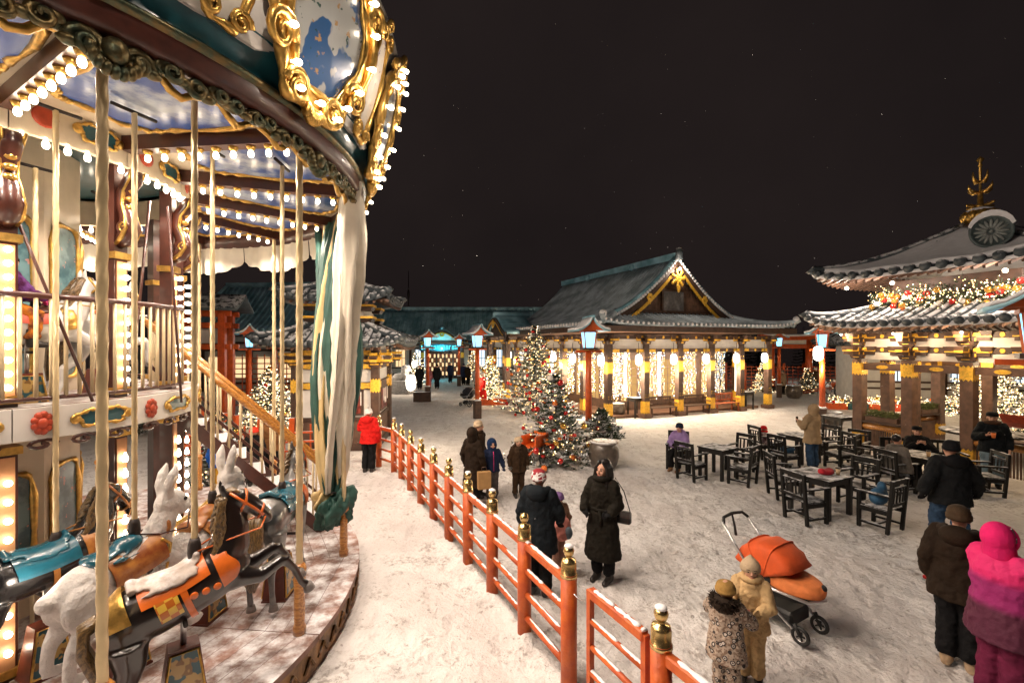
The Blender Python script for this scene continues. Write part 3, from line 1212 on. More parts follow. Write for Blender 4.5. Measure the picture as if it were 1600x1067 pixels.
for i in range(11):
    a = i * 2.4
    mb = MB()
    P = []
    rr2 = random.Random(i)
    c = tie + V((0.15 * math.cos(a), 0.15 * math.sin(a), -0.12 - 0.07 * (i % 4)))
    m, n = 18, 24
    sx = rr2.uniform(0.10, 0.14)
    for j in range(m + 1):
        ph = PI * j / m
        row = []
        for k in range(n + 1):
            b = 2 * PI * (k % n) / n
            r_ = sx * (1 + 0.34 * math.sin(3 * b + i) * math.sin(2 * ph) + 0.30 * math.cos(5 * b + 3 * ph + i))
            row.append(c + V((r_ * math.sin(ph) * math.cos(b), r_ * math.sin(ph) * math.sin(b), r_ * 1.15 * math.cos(ph))))
        P.append(row)
    mb.grid(P)
    crumple(mb.build('bunched_end', M['canvas_yellow'] if i in (1, 4, 9) else M['canvas_green'], CU, True), 0.07)
# ------------------------------------------------------------------ carousel mounts
M['horse_dark'] = mat('lacquered_dark_horse', (0.030, 0.014, 0.009), 0.28, 0, 0.5, 5, c2=(0.012, 0.010, 0.010), coat=0.8)
M['horse_black'] = mat('lacquered_black_horse', (0.014, 0.014, 0.015), 0.25, 0, 0.4, 5, coat=0.8)
M['horse_white'] = mat('lacquered_white_horse', (0.72, 0.70, 0.67), 0.3, 0, 0.08, 5, coat=0.6)
M['horse_grey'] = mat('lacquered_grey_horse', (0.05, 0.06, 0.065), 0.28, 0, 0.4, 4, c2=(0.17, 0.16, 0.15), coat=0.8)
M['rabbit'] = mat('carved_white_fur', (0.74, 0.71, 0.68), 0.55, 0, 0.15, 7, bump=1.0, bscale=26)
M['mane'] = mat('streaked_mane', (0.36, 0.22, 0.08), 0.35, 0, 0.4, 9, c2=(0.04, 0.022, 0.01), coat=0.6, stretch=(3, 14, 3))
M['orange'] = mat('orange_lacquer', (0.62, 0.13, 0.015), 0.3, 0, 0.15, 7, coat=0.7)
M['saddle_teal'] = mat('teal_saddle', (0.015, 0.115, 0.17), 0.25, 0, 0.25, 5, coat=0.9)
M['saddle_pale'] = mat('snowy_saddle_leather', (0.34, 0.28, 0.24), 0.45, 0, 0.3, 7, snow=0.35, soft=0.4)
M['rust'] = mat('rust_blanket', (0.36, 0.085, 0.02), 0.4, 0, 0.3, 8, c2=(0.55, 0.24, 0.05), coat=0.4)
M['rust_red'] = mat('rust_red_pedestal', (0.15, 0.028, 0.014), 0.45, 0, 0.3, 6, coat=0.3)
M['hoof'] = mat('hoof_horn', (0.16, 0.14, 0.13), 0.35, 0, 0.2, 8, coat=0.4)
M['black'] = mat('black_gloss', (0.01, 0.01, 0.01), 0.2, 0, 0, coat=0.5)


def checker():
    m, t, p, g = start('checkered_cloth')
    tc = t.nodes.new('ShaderNodeTexCoord')
    c = t.nodes.new('ShaderNodeTexChecker')
    c.inputs['Scale'].default_value = 17
    c.inputs[1].default_value = (0.66, 0.42, 0.06, 1)
    c.inputs[2].default_value = (0.50, 0.14, 0.02, 1)
    mp = t.nodes.new('ShaderNodeMapping')
    mp.inputs['Location'].default_value = (0.013, 0.5, 0.017)
    mp.inputs['Scale'].default_value = (1, 0, 1)
    t.links.new(tc.outputs['Object'], mp.inputs[0])
    t.links.new(mp.outputs[0], c.inputs['Vector'])
    t.links.new(c.outputs[0], p.inputs['Base Color'])
    p.inputs['Roughness'].default_value = 0.3
    p.inputs['Coat Weight'].default_value = 0.6
    return m


M['checker'] = checker()
BX = [-0.60, -0.50, -0.38, -0.2, 0.0, 0.2, 0.38, 0.50]
BR = [0.08, 0.18, 0.235, 0.235, 0.215, 0.225, 0.225, 0.13]
BZ = [1.15, 1.15, 1.15, 1.13, 1.11, 1.13, 1.17, 1.22]


def lerp_tab(x, ys):
    return float(np.interp(x, BX, ys))


def wrap(x0, x1, a0, a1, off, thick=0.012, nx=10, na=14, edge=0.0):
    """a cloth lying on the barrel between x0..x1, from angle a0 to a1 measured from straight up"""
    mb = MB()
    top, bot = [], []
    for i in range(nx + 1):
        x = x0 + (x1 - x0) * i / nx
        r, zc = lerp_tab(x, BR), lerp_tab(x, BZ)
        rt, rb = [], []
        for j in range(na + 1):
            a = a0 + (a1 - a0) * j / na
            xx = x + edge * math.sin(j / na * PI * 5) * (1 if i == nx else 0)
            rt.append(V((xx, (r + off + thick) * math.sin(a), zc + (r + off + thick) * math.cos(a))))
            rb.append(V((xx, (r + off) * math.sin(a), zc + (r + off) * math.cos(a))))
        top.append(rt)
        bot.append(rb)
    mb.grid([list(reversed(q)) for q in top])
    mb.grid(bot)
    return mb


def horse_body(front='jump'):
    b = MB()
    b.tube([V((x, 0, z)) for x, z in zip(BX, BZ)], BR, 14)
    b.tube([(0.30, 0, 1.18), (0.44, 0, 1.33), (0.52, 0, 1.50), (0.55, 0, 1.66), (0.58, 0, 1.74)], [0.20, 0.175, 0.135, 0.105, 0.085], 12)
    b.tube([(0.55, 0, 1.74), (0.645, 0, 1.68), (0.72, 0, 1.57), (0.775, 0, 1.45), (0.795, 0, 1.39)], [0.085, 0.098, 0.078, 0.062, 0.052], 12)
    b.ball((0.62, 0, 1.63), (0.085, 0.06, 0.085), 10, 7)                     # cheek
    b.ball((0.79, 0, 1.375), (0.052, 0.05, 0.045), 10, 7)
    for s in (-1, 1):
        b.tube([(0.545, s * 0.05, 1.78), (0.55, s * 0.06, 1.85), (0.56, s * 0.055, 1.91)], [0.035, 0.028, 0.010], 7)
        b.ball((-0.42, s * 0.10, 1.10), (0.19, 0.13, 0.20), 10, 7)           # haunch
        b.ball((0.36, s * 0.10, 1.10), (0.14, 0.10, 0.17), 10, 7)            # shoulder
        if front == 'jump':
            k = 0.0 if s > 0 else -0.05
            b.tube([(0.38, s * 0.12, 1.05), (0.56, s * 0.12, 0.99 + k), (0.78, s * 0.12, 1.02 + k)], [0.10, 0.075, 0.055], 9)
            b.tube([(0.78, s * 0.12, 1.02 + k), (0.83, s * 0.12, 0.86 + k), (0.84, s * 0.12, 0.70 + k), (0.87, s * 0.12, 0.64 + k)], [0.055, 0.038, 0.036, 0.045], 9)
        else:
            b.tube([(0.38, s * 0.12, 1.05), (0.42, s * 0.12, 0.75)], [0.10, 0.06], 9)
            b.tube([(0.42, s * 0.12, 0.75), (0.40, s * 0.12, 0.45), (0.42, s * 0.12, 0.28)], [0.055, 0.036, 0.04], 9)
        q = 0.05 * s
        if front == 'jump':
            b.tube([(-0.45, s * 0.13, 1.02), (-0.50, s * 0.13, 0.82), (-0.58, s * 0.13, 0.68)], [0.15, 0.11, 0.075], 9)
            b.tube([(-0.58, s * 0.13, 0.70), (-0.74 + q, s * 0.13, 0.58)], [0.075, 0.05], 9)
            b.tube([(-0.74 + q, s * 0.13, 0.59), (-0.76 + q, s * 0.13, 0.40), (-0.84 + q, s * 0.13, 0.26), (-0.86 + q, s * 0.13, 0.20)], [0.052, 0.036, 0.034, 0.045], 9)
        else:
            b.tube([(-0.45, s * 0.13, 1.02), (-0.42, s * 0.13, 0.80), (-0.46, s * 0.13, 0.66)], [0.15, 0.11, 0.07], 9)
            b.tube([(-0.46, s * 0.13, 0.67), (-0.55, s * 0.13, 0.52)], [0.07, 0.045], 9)
            b.tube([(-0.55, s * 0.13, 0.53), (-0.53, s * 0.13, 0.30), (-0.50, s * 0.13, 0.15)], [0.045, 0.034, 0.04], 9)
    return b


def horse_mane():
    b = MB()
    rr = random.Random(3)
    for i in range(34):
        f = i / 33
        root = V((0.33 + 0.20 * f + 0.02, 0, 1.38 + 0.42 * f))
        for s in (-1, 1):
            pts = []
            for j in range(7):
                g_ = j / 6
                pts.append(root + V((-0.10 * g_ + 0.03 * math.sin(g_ * 5 + i), s * (0.02 + (0.125 - 0.04 * f) * math.sin(g_ * 1.7 + 0.1)), 0.04 * math.sin(g_ * PI) - (0.28 - 0.06 * f) * g_ ** 1.2 + 0.02 * math.sin(i * 1.3))))
            b.tube(pts, [0.014, 0.019, 0.021, 0.019, 0.016, 0.011, 0.003], 6)
    for j in range(4):                                                        # forelock
        b.tube([(0.56, 0.02 * (j - 1.5), 1.80), (0.63, 0.03 * (j - 1.5), 1.78), (0.69, 0.04 * (j - 1.5), 1.70)], [0.02, 0.022, 0.006], 6)
    return b


def horse_tail(down=False):
    b = MB()
    for i in range(9):
        a = 2 * PI * i / 9
        oy, oz = 0.05 * math.cos(a), 0.03 * math.sin(a)
        if down:
            pts = [(-0.56, oy * 0.4, 1.28 + oz), (-0.66, oy, 1.26 + oz), (-0.72, oy * 1.5, 1.10), (-0.74, oy * 1.7, 0.85), (-0.76 + 0.03 * math.sin(i), oy * 1.6, 0.58), (-0.74, oy * 0.5, 0.42)]
        else:
            pts = [(-0.56, oy * 0.4, 1.27 + oz), (-0.66, oy, 1.25 + oz), (-0.72, oy * 1.5, 1.08), (-0.71, oy * 1.9, 0.84), (-0.74 + 0.04 * math.sin(i), oy * 2.0, 0.60), (-0.82, oy * 0.8, 0.42)]
        b.tube(pts, [0.03, 0.038, 0.042, 0.042, 0.034, 0.006], 6)
    return b


def pole_part(root, x, z0, z1, rt):
    me = twisted(0.026, z0, z1, 3, 5.0, 16, 330).mesh('pole', M['pole'], True)
    put('pole', me, root, (x, 0, 0))
    MB().lathe([(0.05, z0 - 0.06), (0.055, z0), (0.05, z0 + 0.07), (0.035, z0 + 0.12)], 12).build('pole_socket', M['iron'], root, True, loc=(x, 0, 0))
    mb = MB().tube([(x - 0.22, 0, z1 + 0.01), (x + 0.22, 0, z1 + 0.01)], 0.02, 8)
    mb.build('crank_rod', M['iron'], root, True)


def pedestal(root, top, x=0.0):
    h = top - 0.12
    mb = MB()
    mb.prism([(-0.19, -0.15), (0.19, -0.15), (0.19, 0.15), (-0.19, 0.15)], 0, 0.02)
    vs = []
    for z, kx, ky in ((0.02, 0.18, 0.14), (h, 0.115, 0.09)):
        vs += [V((-kx, -ky, z)), V((kx, -ky, z)), V((kx, ky, z)), V((-kx, ky, z))]
    mb.add(vs, [(0, 1, 5, 4), (1, 2, 6, 5), (2, 3, 7, 6), (3, 0, 4, 7), (4, 5, 6, 7), (3, 2, 1, 0)])
    p = mb.build('pedestal', M['rust_red'], root, loc=(x, 0, 0))
    for s in (-1, 1):
        vs = []
        for z, kx, ky in ((0.05, 0.165, 0.142), (h - 0.03, 0.10, 0.096)):
            vs += [V((-kx, s * ky, z)), V((kx, s * ky, z))]
        f = [(0, 1, 3, 2)] if s < 0 else [(1, 0, 2, 3)]
        MB().add([v + V((0, s * 0.004, 0)) for v in vs], f).build('scroll_panel', M['scroll'], p)
        a, b_, c, d = vs
        MB().tube([v + V((0, s * 0.008, 0)) for v in (a, b_, d, c, a)], 0.011, 6, False).build('gilt_border', M['gold'], p, True)
    return p


def pitch_up(root, deg, drop=0.0):
    """tip the carved animal nose up about the pole while pole and stand stay upright"""
    c = V((0, 0, 1.15))
    R = Matrix.Rotation(-rad_(deg), 3, 'Y')
    for ch in root.children:
        if ch.name.split('.')[0] in ('pole', 'pole_socket', 'crank_rod', 'strut', 'footrest', 'pedestal'):
            continue
        ch.location = c - R @ c + V((0, 0, -drop)) + R @ ch.location
        ch.rotation_euler = (0, -rad_(deg), 0)
    return root


def place(th, r, z=0.35):
    return CC + polar(r, rad_(th), z), rad_(th) + PI / 2


HB = horse_body().mesh('body', None, True)
HBS = horse_body('stand').mesh('body', None, True)
HM = horse_mane().mesh('mane', M['mane'], True)
HT = horse_tail().mesh('tail', M['mane'], True)
HTD = horse_tail(True).mesh('tail', M['mane'], True)


def horse(th, r, label, coat, saddle, cloth, strap, z=0.35, yaw=0.0, scale=1.0, stand=False, top=5.08, group=None, lift=0.0, fancy=False):
    loc, rz = place(th, r, z)
    root = empty('carousel_horse', loc, rz + rad_(yaw), label, 'carousel horse', group)
    root.scale = (scale,) * 3
    mover = root
    me = (HBS if stand else HB).copy()
    me.materials.clear()
    me.materials.append(coat)
    body = put('body', me, root, voxel=0.017, soft=5)
    put('mane', HM, root)
    put('tail', HTD if stand else HT, root)
    bw = 1.12 if fancy else 1.45
    wrap(-0.28, 0.22, -bw, bw, 0.004, 0.012).build('blanket', cloth, root, True)
    sd = wrap(-0.26, 0.20, -0.85, 0.85, 0.012, 0.03)
    sd.tube([(-0.30, y, 1.13 + 0.30 - 0.10 * abs(y) * 4) for y in (-0.12, -0.06, 0, 0.06, 0.12)], 0.035, 8)
    sd.tube([(0.18, y, 1.13 + 0.29 - 0.10 * abs(y) * 4) for y in (-0.08, -0.04, 0, 0.04, 0.08)], 0.030, 8)
    sd.build('saddle', saddle, root, True, voxel=0.014, soft=4)
    wrap(-0.02, 0.03, -2.9, 2.9, 0.006, 0.008, 3, 20).build('girth', strap, root, True)
    wrap(0.27, 0.41, -1.9, 1.9, 0.004, 0.012, 6, 30, 0.03).build('breast_band', strap, root, True)
    if fancy:
        for s in (-1, 1):
            wrap(-0.20, -0.04, s * 1.1, s * 1.80, 0.012, 0.012, 8, 10).build('checkered_cloth', M['checker'], root, True)
            for q in range(3):
                x = 0.06 + 0.085 * q
                rr_, zz = lerp_tab(x, BR) + 0.02, lerp_tab(x, BZ)
                a = 1.45 + 0.10 * q
                MB().ball((x, s * rr_ * math.sin(a), zz + rr_ * math.cos(a)), (0.032, 0.012, 0.032), 10, 6).build('orange_stud', M['orange'], root, True)
        wrap(-0.52, -0.36, -1.35, 1.35, 0.03, 0.012, 8, 16).build('rump_cloth', M['gold'], root, True)
    br = MB()
    for s in (-1, 1):
        br.tube([(0.585, s * 0.075, 1.79), (0.66, s * 0.092, 1.66), (0.72, s * 0.085, 1.55), (0.765, s * 0.068, 1.45)], 0.014, 6)
        br.tube([(0.60, s * 0.075, 1.58), (0.68, s * 0.09, 1.66), (0.71, s * 0.05, 1.72), (0.715, 0, 1.735)], 0.014, 6)
        br.tube([(0.775, s * 0.06, 1.42), (0.70, s * 0.16, 1.38), (0.45, s * 0.15, 1.42), (0.20, s * 0.05, 1.42)], 0.008, 6)
    br.tube([V((0.755 + 0.05 * math.sin(a * PI / 6), 0.074 * math.cos(a * PI / 6), 1.48 + 0.05 * math.sin(a * PI / 6))) for a in range(13)], 0.013, 6)
    br.build('bridle', strap, root, True)
    for s in (-1, 1):
        MB().ball((0.685, s * 0.068, 1.685), 0.017, 8, 6).build('eye', M['black'], root, True)
    if stand:
        hs = [(0.43, 0.12, 0.24), (0.43, -0.12, 0.24), (-0.49, 0.13, 0.11), (-0.49, -0.13, 0.11)]
    else:
        hs = [(0.88, 0.12, 0.61), (0.88, -0.12, 0.56), (-0.82, 0.13, 0.17), (-0.92, -0.13, 0.17)]
    for h in hs:
        MB().lathe([(0.058, -0.035), (0.05, 0.0), (0.042, 0.035)], 10, h).build('hoof', M['hoof'], root, True)
    pole_part(root, 0.08, 1.34, top if z > 1 else 5.08 / scale, root)
    MB().tube([(0, 0, 0.50), (0, 0, 0.95)], 0.024, 8).build('strut', M['steel'], root, True)
    MB().tube([(0, -0.22, 0.80), (0, 0.22, 0.80)], 0.018, 8).build('footrest', M['iron'], root, True)
    pedestal(root, 0.66)
    return root


G_MT = 'animals riding the carousel'
pitch_up(horse(-20.5, 3.90, 'dark brown carousel horse with golden mane and checkered orange trappings', M['horse_dark'], M['saddle_pale'], M['orange'], M['orange'], group=G_MT, fancy=True, scale=0.92, yaw=-30), 19, 0.12)
horse(4.5, 3.62, 'grey carousel horse with long streaked tail standing beyond the brown horse', M['horse_grey'], M['saddle_teal'], M['saddle_teal'], M['orange'], stand=True, group=G_MT, scale=0.9)
pitch_up(horse(-25, 2.38, 'black carousel horse with teal saddle and red jewelled harness by inner railing', M['horse_black'], M['saddle_teal'], M['saddle_teal'], M['rust'], group=G_MT, scale=0.85), 6)
horse(-23, 1.82, 'white carousel horse on the upper deck with a child on its back', M['horse_white'], M['brown'], M['red_paint'], M['gold'], z=2.60, scale=0.78, top=3.1, group=G_MT)
horse(6, 1.6, 'white carousel horse with bright orange saddle on the upper deck', M['horse_white'], M['orange'], M['orange'], M['gold'], z=2.60, scale=0.78, top=3.1, group=G_MT)


def rabbit(th, r, label, saddle, cloth):
    loc, rz = place(th, r)
    root = empty('carousel_rabbit', loc, rz, label, 'carousel rabbit', G_MT)
    root.scale = (0.86,) * 3
    b = MB()
    b.ball((-0.36, 0, 1.10), (0.27, 0.22, 0.27), 14, 9)
    b.tube([(-0.36, 0, 1.14), (-0.1, 0, 1.15), (0.15, 0, 1.18), (0.34, 0, 1.24)], [0.23, 0.215, 0.20, 0.16], 12)
    b.ball((0.33, 0, 1.20), (0.16, 0.16, 0.18), 12, 8)
    b.tube([(0.34, 0, 1.28), (0.44, 0, 1.42), (0.50, 0, 1.52)], [0.15, 0.14, 0.12], 10)
    b.ball((0.55, 0, 1.58), (0.17, 0.14, 0.155), 12, 8)
    b.ball((0.68, 0, 1.52), (0.095, 0.09, 0.08), 10, 7)
    for s in (-1, 1):
        b.ball((0.62, s * 0.07, 1.50), (0.09, 0.07, 0.075), 10, 7)
        b.tube([(0.50, s * 0.05, 1.68), (0.52, s * 0.07, 1.80), (0.58, s * 0.085, 1.92), (0.64, s * 0.08, 2.02)], [0.045, 0.06, 0.055, 0.015], 9)
        b.ball((-0.42, s * 0.15, 1.02), (0.22, 0.12, 0.24), 12, 8)
        b.tube([(-0.42, s * 0.17, 0.94), (-0.50, s * 0.17, 0.80), (-0.60, s * 0.17, 0.70)], [0.15, 0.10, 0.07], 9)
        b.tube([(-0.60, s * 0.17, 0.71), (-0.65, s * 0.17, 0.58), (-0.67, s * 0.17, 0.47)], [0.065, 0.055, 0.055], 9)
        b.tube([(-0.70, s * 0.17, 0.46), (-0.60, s * 0.17, 0.42), (-0.52, s * 0.17, 0.41)], [0.045, 0.05, 0.035], 9)
        b.tube([(0.32, s * 0.11, 1.08), (0.48, s * 0.12, 0.95), (0.62, s * 0.12, 0.98), (0.72, s * 0.12, 0.96)], [0.09, 0.075, 0.06, 0.05], 9)
    b.ball((-0.64, 0, 1.18), (0.09, 0.09, 0.09), 10, 7)
    b.build('body', M['rabbit'], root, voxel=0.017, soft=4)
    for s in (-1, 1):
        MB().ball((0.645, s * 0.118, 1.60), (0.022, 0.015, 0.024), 8, 6).build('eye', M['black'], root, True)
        MB().tube([(0.525, s * 0.112, 1.80), (0.585, s * 0.135, 1.90)], [0.016, 0.022], 6).build('inner_ear', M['cream'], root, True)
    MB().ball((0.765, 0, 1.535), (0.022, 0.03, 0.018), 8, 6).build('nose', M['rust'], root, True)
    wrap(-0.22, 0.30, -1.75, 1.75, 0.006, 0.014).build('blanket', cloth, root, True)
    sd = wrap(-0.24, 0.16, -1.05, 1.05, 0.018, 0.04)
    sd.ball((0.06, 0, 1.36), (0.15, 0.13, 0.10), 12, 8)
    sd.ball((-0.26, 0, 1.36), (0.07, 0.16, 0.07), 12, 8)
    sd.build('saddle', saddle, root, True, voxel=0.016, soft=4)
    for s in (-1, 1):
        MB().tube([(0.28, s * 0.19, 1.32), (0.36, s * 0.19, 1.22), (0.34, s * 0.15, 1.05), (0.25, s * 0.22, 0.95)], [0.016, 0.02, 0.018, 0.012], 6).build('gilt_trim', M['gold'], root, True)
    MB().tube([(0.70, 0.09, 1.48), (0.56, 0.2, 1.30), (0.30, 0.15, 1.36), (0.15, 0, 1.42), (0.30, -0.15, 1.36), (0.56, -0.2, 1.30), (0.70, -0.09, 1.48)], 0.010, 6).build('rein', M['carve'], root, True)
    MB().tube([V((0.40 + 0.03 * math.sin(a * PI / 6), 0.155 * math.cos(a * PI / 6), 1.38 + 0.10 * math.sin(a * PI / 6))) for a in range(13)], 0.02, 6).build('collar', M['rust'], root, True)
    pole_part(root, 0.10, 1.44, 5.08 / 0.86, root)
    MB().tube([(0, 0, 0.5), (0, 0, 0.98)], 0.026, 8).build('strut', M['steel'], root, True)
    MB().tube([(0, -0.22, 0.78), (0, 0.22, 0.78)], 0.018, 8).build('footrest', M['iron'], root, True)
    pedestal(root, 0.68)
    return root


pitch_up(rabbit(-19, 3.0, 'white carousel rabbit with glossy teal saddle beside the brown horse', M['saddle_teal'], M['rust']), 9, 0.05)
pitch_up(rabbit(-3, 3.05, 'white carousel rabbit half hidden behind the brown horse', M['rust'], M['rust']), 14, 0.06)
# ------------------------------------------------------------------ temple style buildings
M['timber'] = mat('dark_timber', (0.060, 0.030, 0.018), 0.55, 0, 0.35, 5, bump=0.2, bscale=25)
M['timber_mid'] = mat('brown_timber', (0.12, 0.062, 0.038), 0.55, 0, 0.3, 5, bump=0.2, bscale=25)
M['gilt'] = mat('gilt_fitting', (0.80, 0.46, 0.05), 0.42, 0.3, 0.2, 18, bump=0.3, bscale=45)
M['plaster'] = mat('white_plaster', (0.70, 0.67, 0.62), 0.8, 0, 0.08, 3)
M['plaster_snow'] = mat('white_plaster_snowy', (0.62, 0.56, 0.50), 0.8, 0, 0.1, 3, snow=0.9)
M['tile'] = mat('roof_tile_snowy', (0.055, 0.07, 0.08), 0.5, 0, 0.25, 5, snow=0.50)
M['tile_thin_lit'] = mat('roof_tile_dusted_cool_lit', (0.38, 0.48, 0.54), 0.65, 0, 0.25, 1.2, c2=(0.64, 0.74, 0.80), bump=0.3, bscale=8)  # snow dust, with cool lamp light tinted into the colour
M['tile_teal_lit'] = mat('roof_tile_teal_lit', (0.16, 0.40, 0.50), 0.55, 0, 0.25, 1.0, c2=(0.40, 0.68, 0.78))  # teal light falling on the roofs is put into the tile colour
M['tile_end'] = mat('tile_end_grey', (0.07, 0.095, 0.095), 0.55, 0, 0.2, 9)
M['snow'] = mat('clean_snow', SNOWC, 0.75, 0, 0.05, 6, bump=0.5, bscale=10)
M['stone'] = mat('grey_stone', (0.26, 0.25, 0.24), 0.8, 0, 0.25, 8, snow=0.45, bump=0.4, bscale=25)
M['vermilion'] = mat('vermilion_paint', (0.55, 0.085, 0.012), 0.42, 0, 0.18, 7, coat=0.15)
M['vermilion_snow'] = mat('vermilion_with_snow', (0.55, 0.085, 0.012), 0.42, 0, 0.18, 7, snow=0.7)
M['fairy'] = glow('fairy_lights', (1.0, 0.60, 0.24), 3.2, False, (1.0, 0.88, 0.70), (0.55, 0.75, 1.0))
M['fairy_warm'] = glow('fairy_lights_warm', (1.0, 0.58, 0.22), 3.0, False, (1.0, 0.80, 0.52))
M['paper_lantern'] = glow('paper_lantern', (1.0, 0.90, 0.78), 2.2, True)
M['cool_glass'] = glow('cool_lantern_glass', (0.20, 0.68, 1.0), 1.4, True)
M['lit_paper'] = glow('lit_paper_screen', (1.0, 0.58, 0.20), 0.28, True)
M['window_warm'] = glow('lit_window', (1.0, 0.66, 0.34), 0.5, True)
M['window_cool'] = glow('lit_window_cool', (0.72, 0.88, 1.0), 0.6, True)
M['neon'] = glow('turquoise_neon', (0.06, 0.75, 0.85), 1.2, True)
FAIRY = (1.0, 0.74, 0.46)
COOL = (0.66, 0.90, 1.0)


class Hip:
    """curved hipped roof, local centre 0,0"""
    def __init__(self, ex, ey, tx, ty, z0, z1, p=1.5, lift=0.3):
        self.e, self.t, self.z0, self.z1, self.p, self.lift = (ex, ey), (tx, ty), z0, z1, p, lift

    def at(self, side, q, t):
        """side 0:-y 1:+x 2:+y 3:-x ; q lateral metres; t 0 eave..1 top"""
        lat, out = (0, 1) if side in (0, 2) else (1, 0)
        hl = self.e[lat] + (self.t[lat] - self.e[lat]) * t
        ho = self.e[out] + (self.t[out] - self.e[out]) * t
        s = min(1.0, abs(q) / max(hl, 1e-4))
        z = self.z0 + (self.z1 - self.z0) * t ** self.p + self.lift * s ** 5 * (1 - t) ** 2.5
        if side == 0:
            return V((q, -ho, z))
        if side == 1:
            return V((ho, q, z))
        if side == 2:
            return V((-q, ho, z))
        return V((-ho, -q, z))

    def half(self, side, t):
        lat = 0 if side in (0, 2) else 1
        return self.e[lat] + (self.t[lat] - self.e[lat]) * t

    def tmax(self, side, q):
        lat = 0 if side in (0, 2) else 1
        if abs(q) <= self.t[lat]:
            return 1.0
        return (self.e[lat] - abs(q)) / (self.e[lat] - self.t[lat])

    def sheet(self, side, n=16, m=10, thick=0.09):
        mb = MB()
        P = []
        for i in range(m + 1):
            t = i / m
            h = self.half(side, t)
            P.append([self.at(side, -h + 2 * h * j / n, t) for j in range(n + 1)])
        return mb.grid(P, thick)

    def roll(self, side, q, r=0.06, pts=7, end=True, n=7):
        mb = MB()
        tm = self.tmax(side, q)
        P = [self.at(side, q, tm * i / pts) + V((0, 0, r * 0.45)) for i in range(pts + 1)]
        mb.tube(P, r, n)
        if end:
            d = (P[0] - P[1]).normalized()
            mb.tube([P[0] - d * 0.01, P[0] + d * 0.05], r * 1.28, 9)
        return mb

    def hip(self, side, r=0.1, pts=9):
        mb = MB()
        P = [self.at(side, self.half(side, i / pts), i / pts) + V((0, 0, r * 0.6)) for i in range(pts + 1)]
        d = (P[0] - P[1])
        P = [P[0] + d * 0.12 + V((0, 0, 0.05))] + P
        mb.tube(P, [r * 1.25] + [r] * (pts + 1), 9)
        return mb


def roof(parent, hp, rolls, r, tile, sides=(0, 1, 2, 3), roll_name='roof_tile', single=True, sheet_mat=None, spacing=None, rafters=True, drop=0.1):
    for s in range(4):
        hp.sheet(s).build('roof_slope', sheet_mat or tile, parent, True)
        hp.hip(s, r * 1.5).build('hip_ridge', tile, parent, True)
    for s in sides:
        h = hp.half(s, 0)
        n = int(2 * h / spacing)
        join = MB()
        for k in range(n):
            q = -h + (k + 0.5) * 2 * h / n
            mb = hp.roll(s, q, r)
            if single:
                mb.build(roll_name, tile, parent, True)
            else:
                join.merge(mb)
        if not single:
            join.build(roll_name, tile, parent, True)['kind'] = 'stuff'
    if rafters:
        for s in sides:
            h = hp.half(s, 0)
            mb = MB()
            n = int(2 * h / 0.22)
            for k in range(1, n):
                q = -h + k * 2 * h / n
                a = hp.at(s, q, 0.015) - V((0, 0, drop + 0.06))
                b = hp.at(s, q, min(0.34, hp.tmax(s, q))) - V((0, 0, drop + 0.06))
                mb.bar(a, b, 0.06, 0.07)
            mb.build('rafter_row', M['timber_mid'], parent)['kind'] = 'stuff'


def fish_tail(w, h):
    """gilt plate with notched ends"""
    return [(-w / 2, -h / 2), (-w * 0.28, -h * 0.38), (0, -h / 2), (w * 0.28, -h * 0.38), (w / 2, -h / 2), (w / 2, h / 2), (w * 0.28, h * 0.38), (0, h / 2), (-w * 0.28, h * 0.38), (-w / 2, h / 2)]


def collar_mesh(w, z0, z1, name='gilt_collar', m=None):
    """gilt sheath round a square column, notched at both ends"""
    mb = MB()
    n = 6
    for s in range(4):
        R = Matrix.Rotation(s * PI / 2, 4, 'Z')
        poly = []
        for i in range(n + 1):
            x = -w / 2 + w * i / n
            poly.append(V((x, -w / 2, z0 + (0.06 if i % 2 else 0))))
        for i in range(n + 1):
            x = w / 2 - w * i / n
            poly.append(V((x, -w / 2, z1 - (0.06 if i % 2 else 0))))
        mb.add(poly, [tuple(range(len(poly)))], R)
    return mb.mesh(name, m or M['gilt'])


def bracket_mesh(w, z, k=1.0):
    """stepped bracket block on top of a column"""
    mb = MB()
    mb.box((0, 0, z + 0.06 * k), (w * 1.25, w * 1.25, 0.12 * k), taper=1.25)
    for rz in (0, PI / 2):
        mb.box((0, 0, z + 0.19 * k), (w * 3.6, w * 0.62, 0.13 * k), rz)
        for s in (-1, 1):
            c, s_ = math.cos(rz), math.sin(rz)
            mb.box((s * w * 1.5 * c, s * w * 1.5 * s_, z + 0.32 * k), (w * 0.8, w * 0.8, 0.12 * k), taper=1.25)
    mb.box((0, 0, z + 0.32 * k), (w * 0.8, w * 0.8, 0.12 * k), taper=1.25)
    return mb


def light_curtain(mb_pts, name, label, group, m=None, size=0.021):
    mb = MB()
    for p in mb_pts:
        mb.octa(p, size * random.uniform(0.7, 1.25))
    o = mb.build(name, m or M['fairy'])
    tag(o, label, 'fairy lights', group, 'stuff')
    return o


# ---------------------------------------------------------------- the large hall with gabled roof
PAV = V((4.15, 19.86, 0))
PRZ = math.atan2(0.397, 0.918)
PM = Matrix.Translation(PAV) @ Matrix.Rotation(PRZ, 4, 'Z')


def pw(x, y, z=0.0):
    return PM @ V((x, y, z))


HALL = empty('temple_hall', PAV, PRZ, 'open temple hall with tall gabled snow-dusted roof and glowing light curtains', 'temple hall')
HX, HY = 9.85, 13.6
OV = 0.9
ZE, ZR, PP = 4.16, 7.55, 1.9
WID = HX / 2 + OV


def hz(d):
    """roof height at distance d in from the eave"""
    return ZE + (ZR - ZE) * max(0.0, min(1.0, d / WID)) ** PP


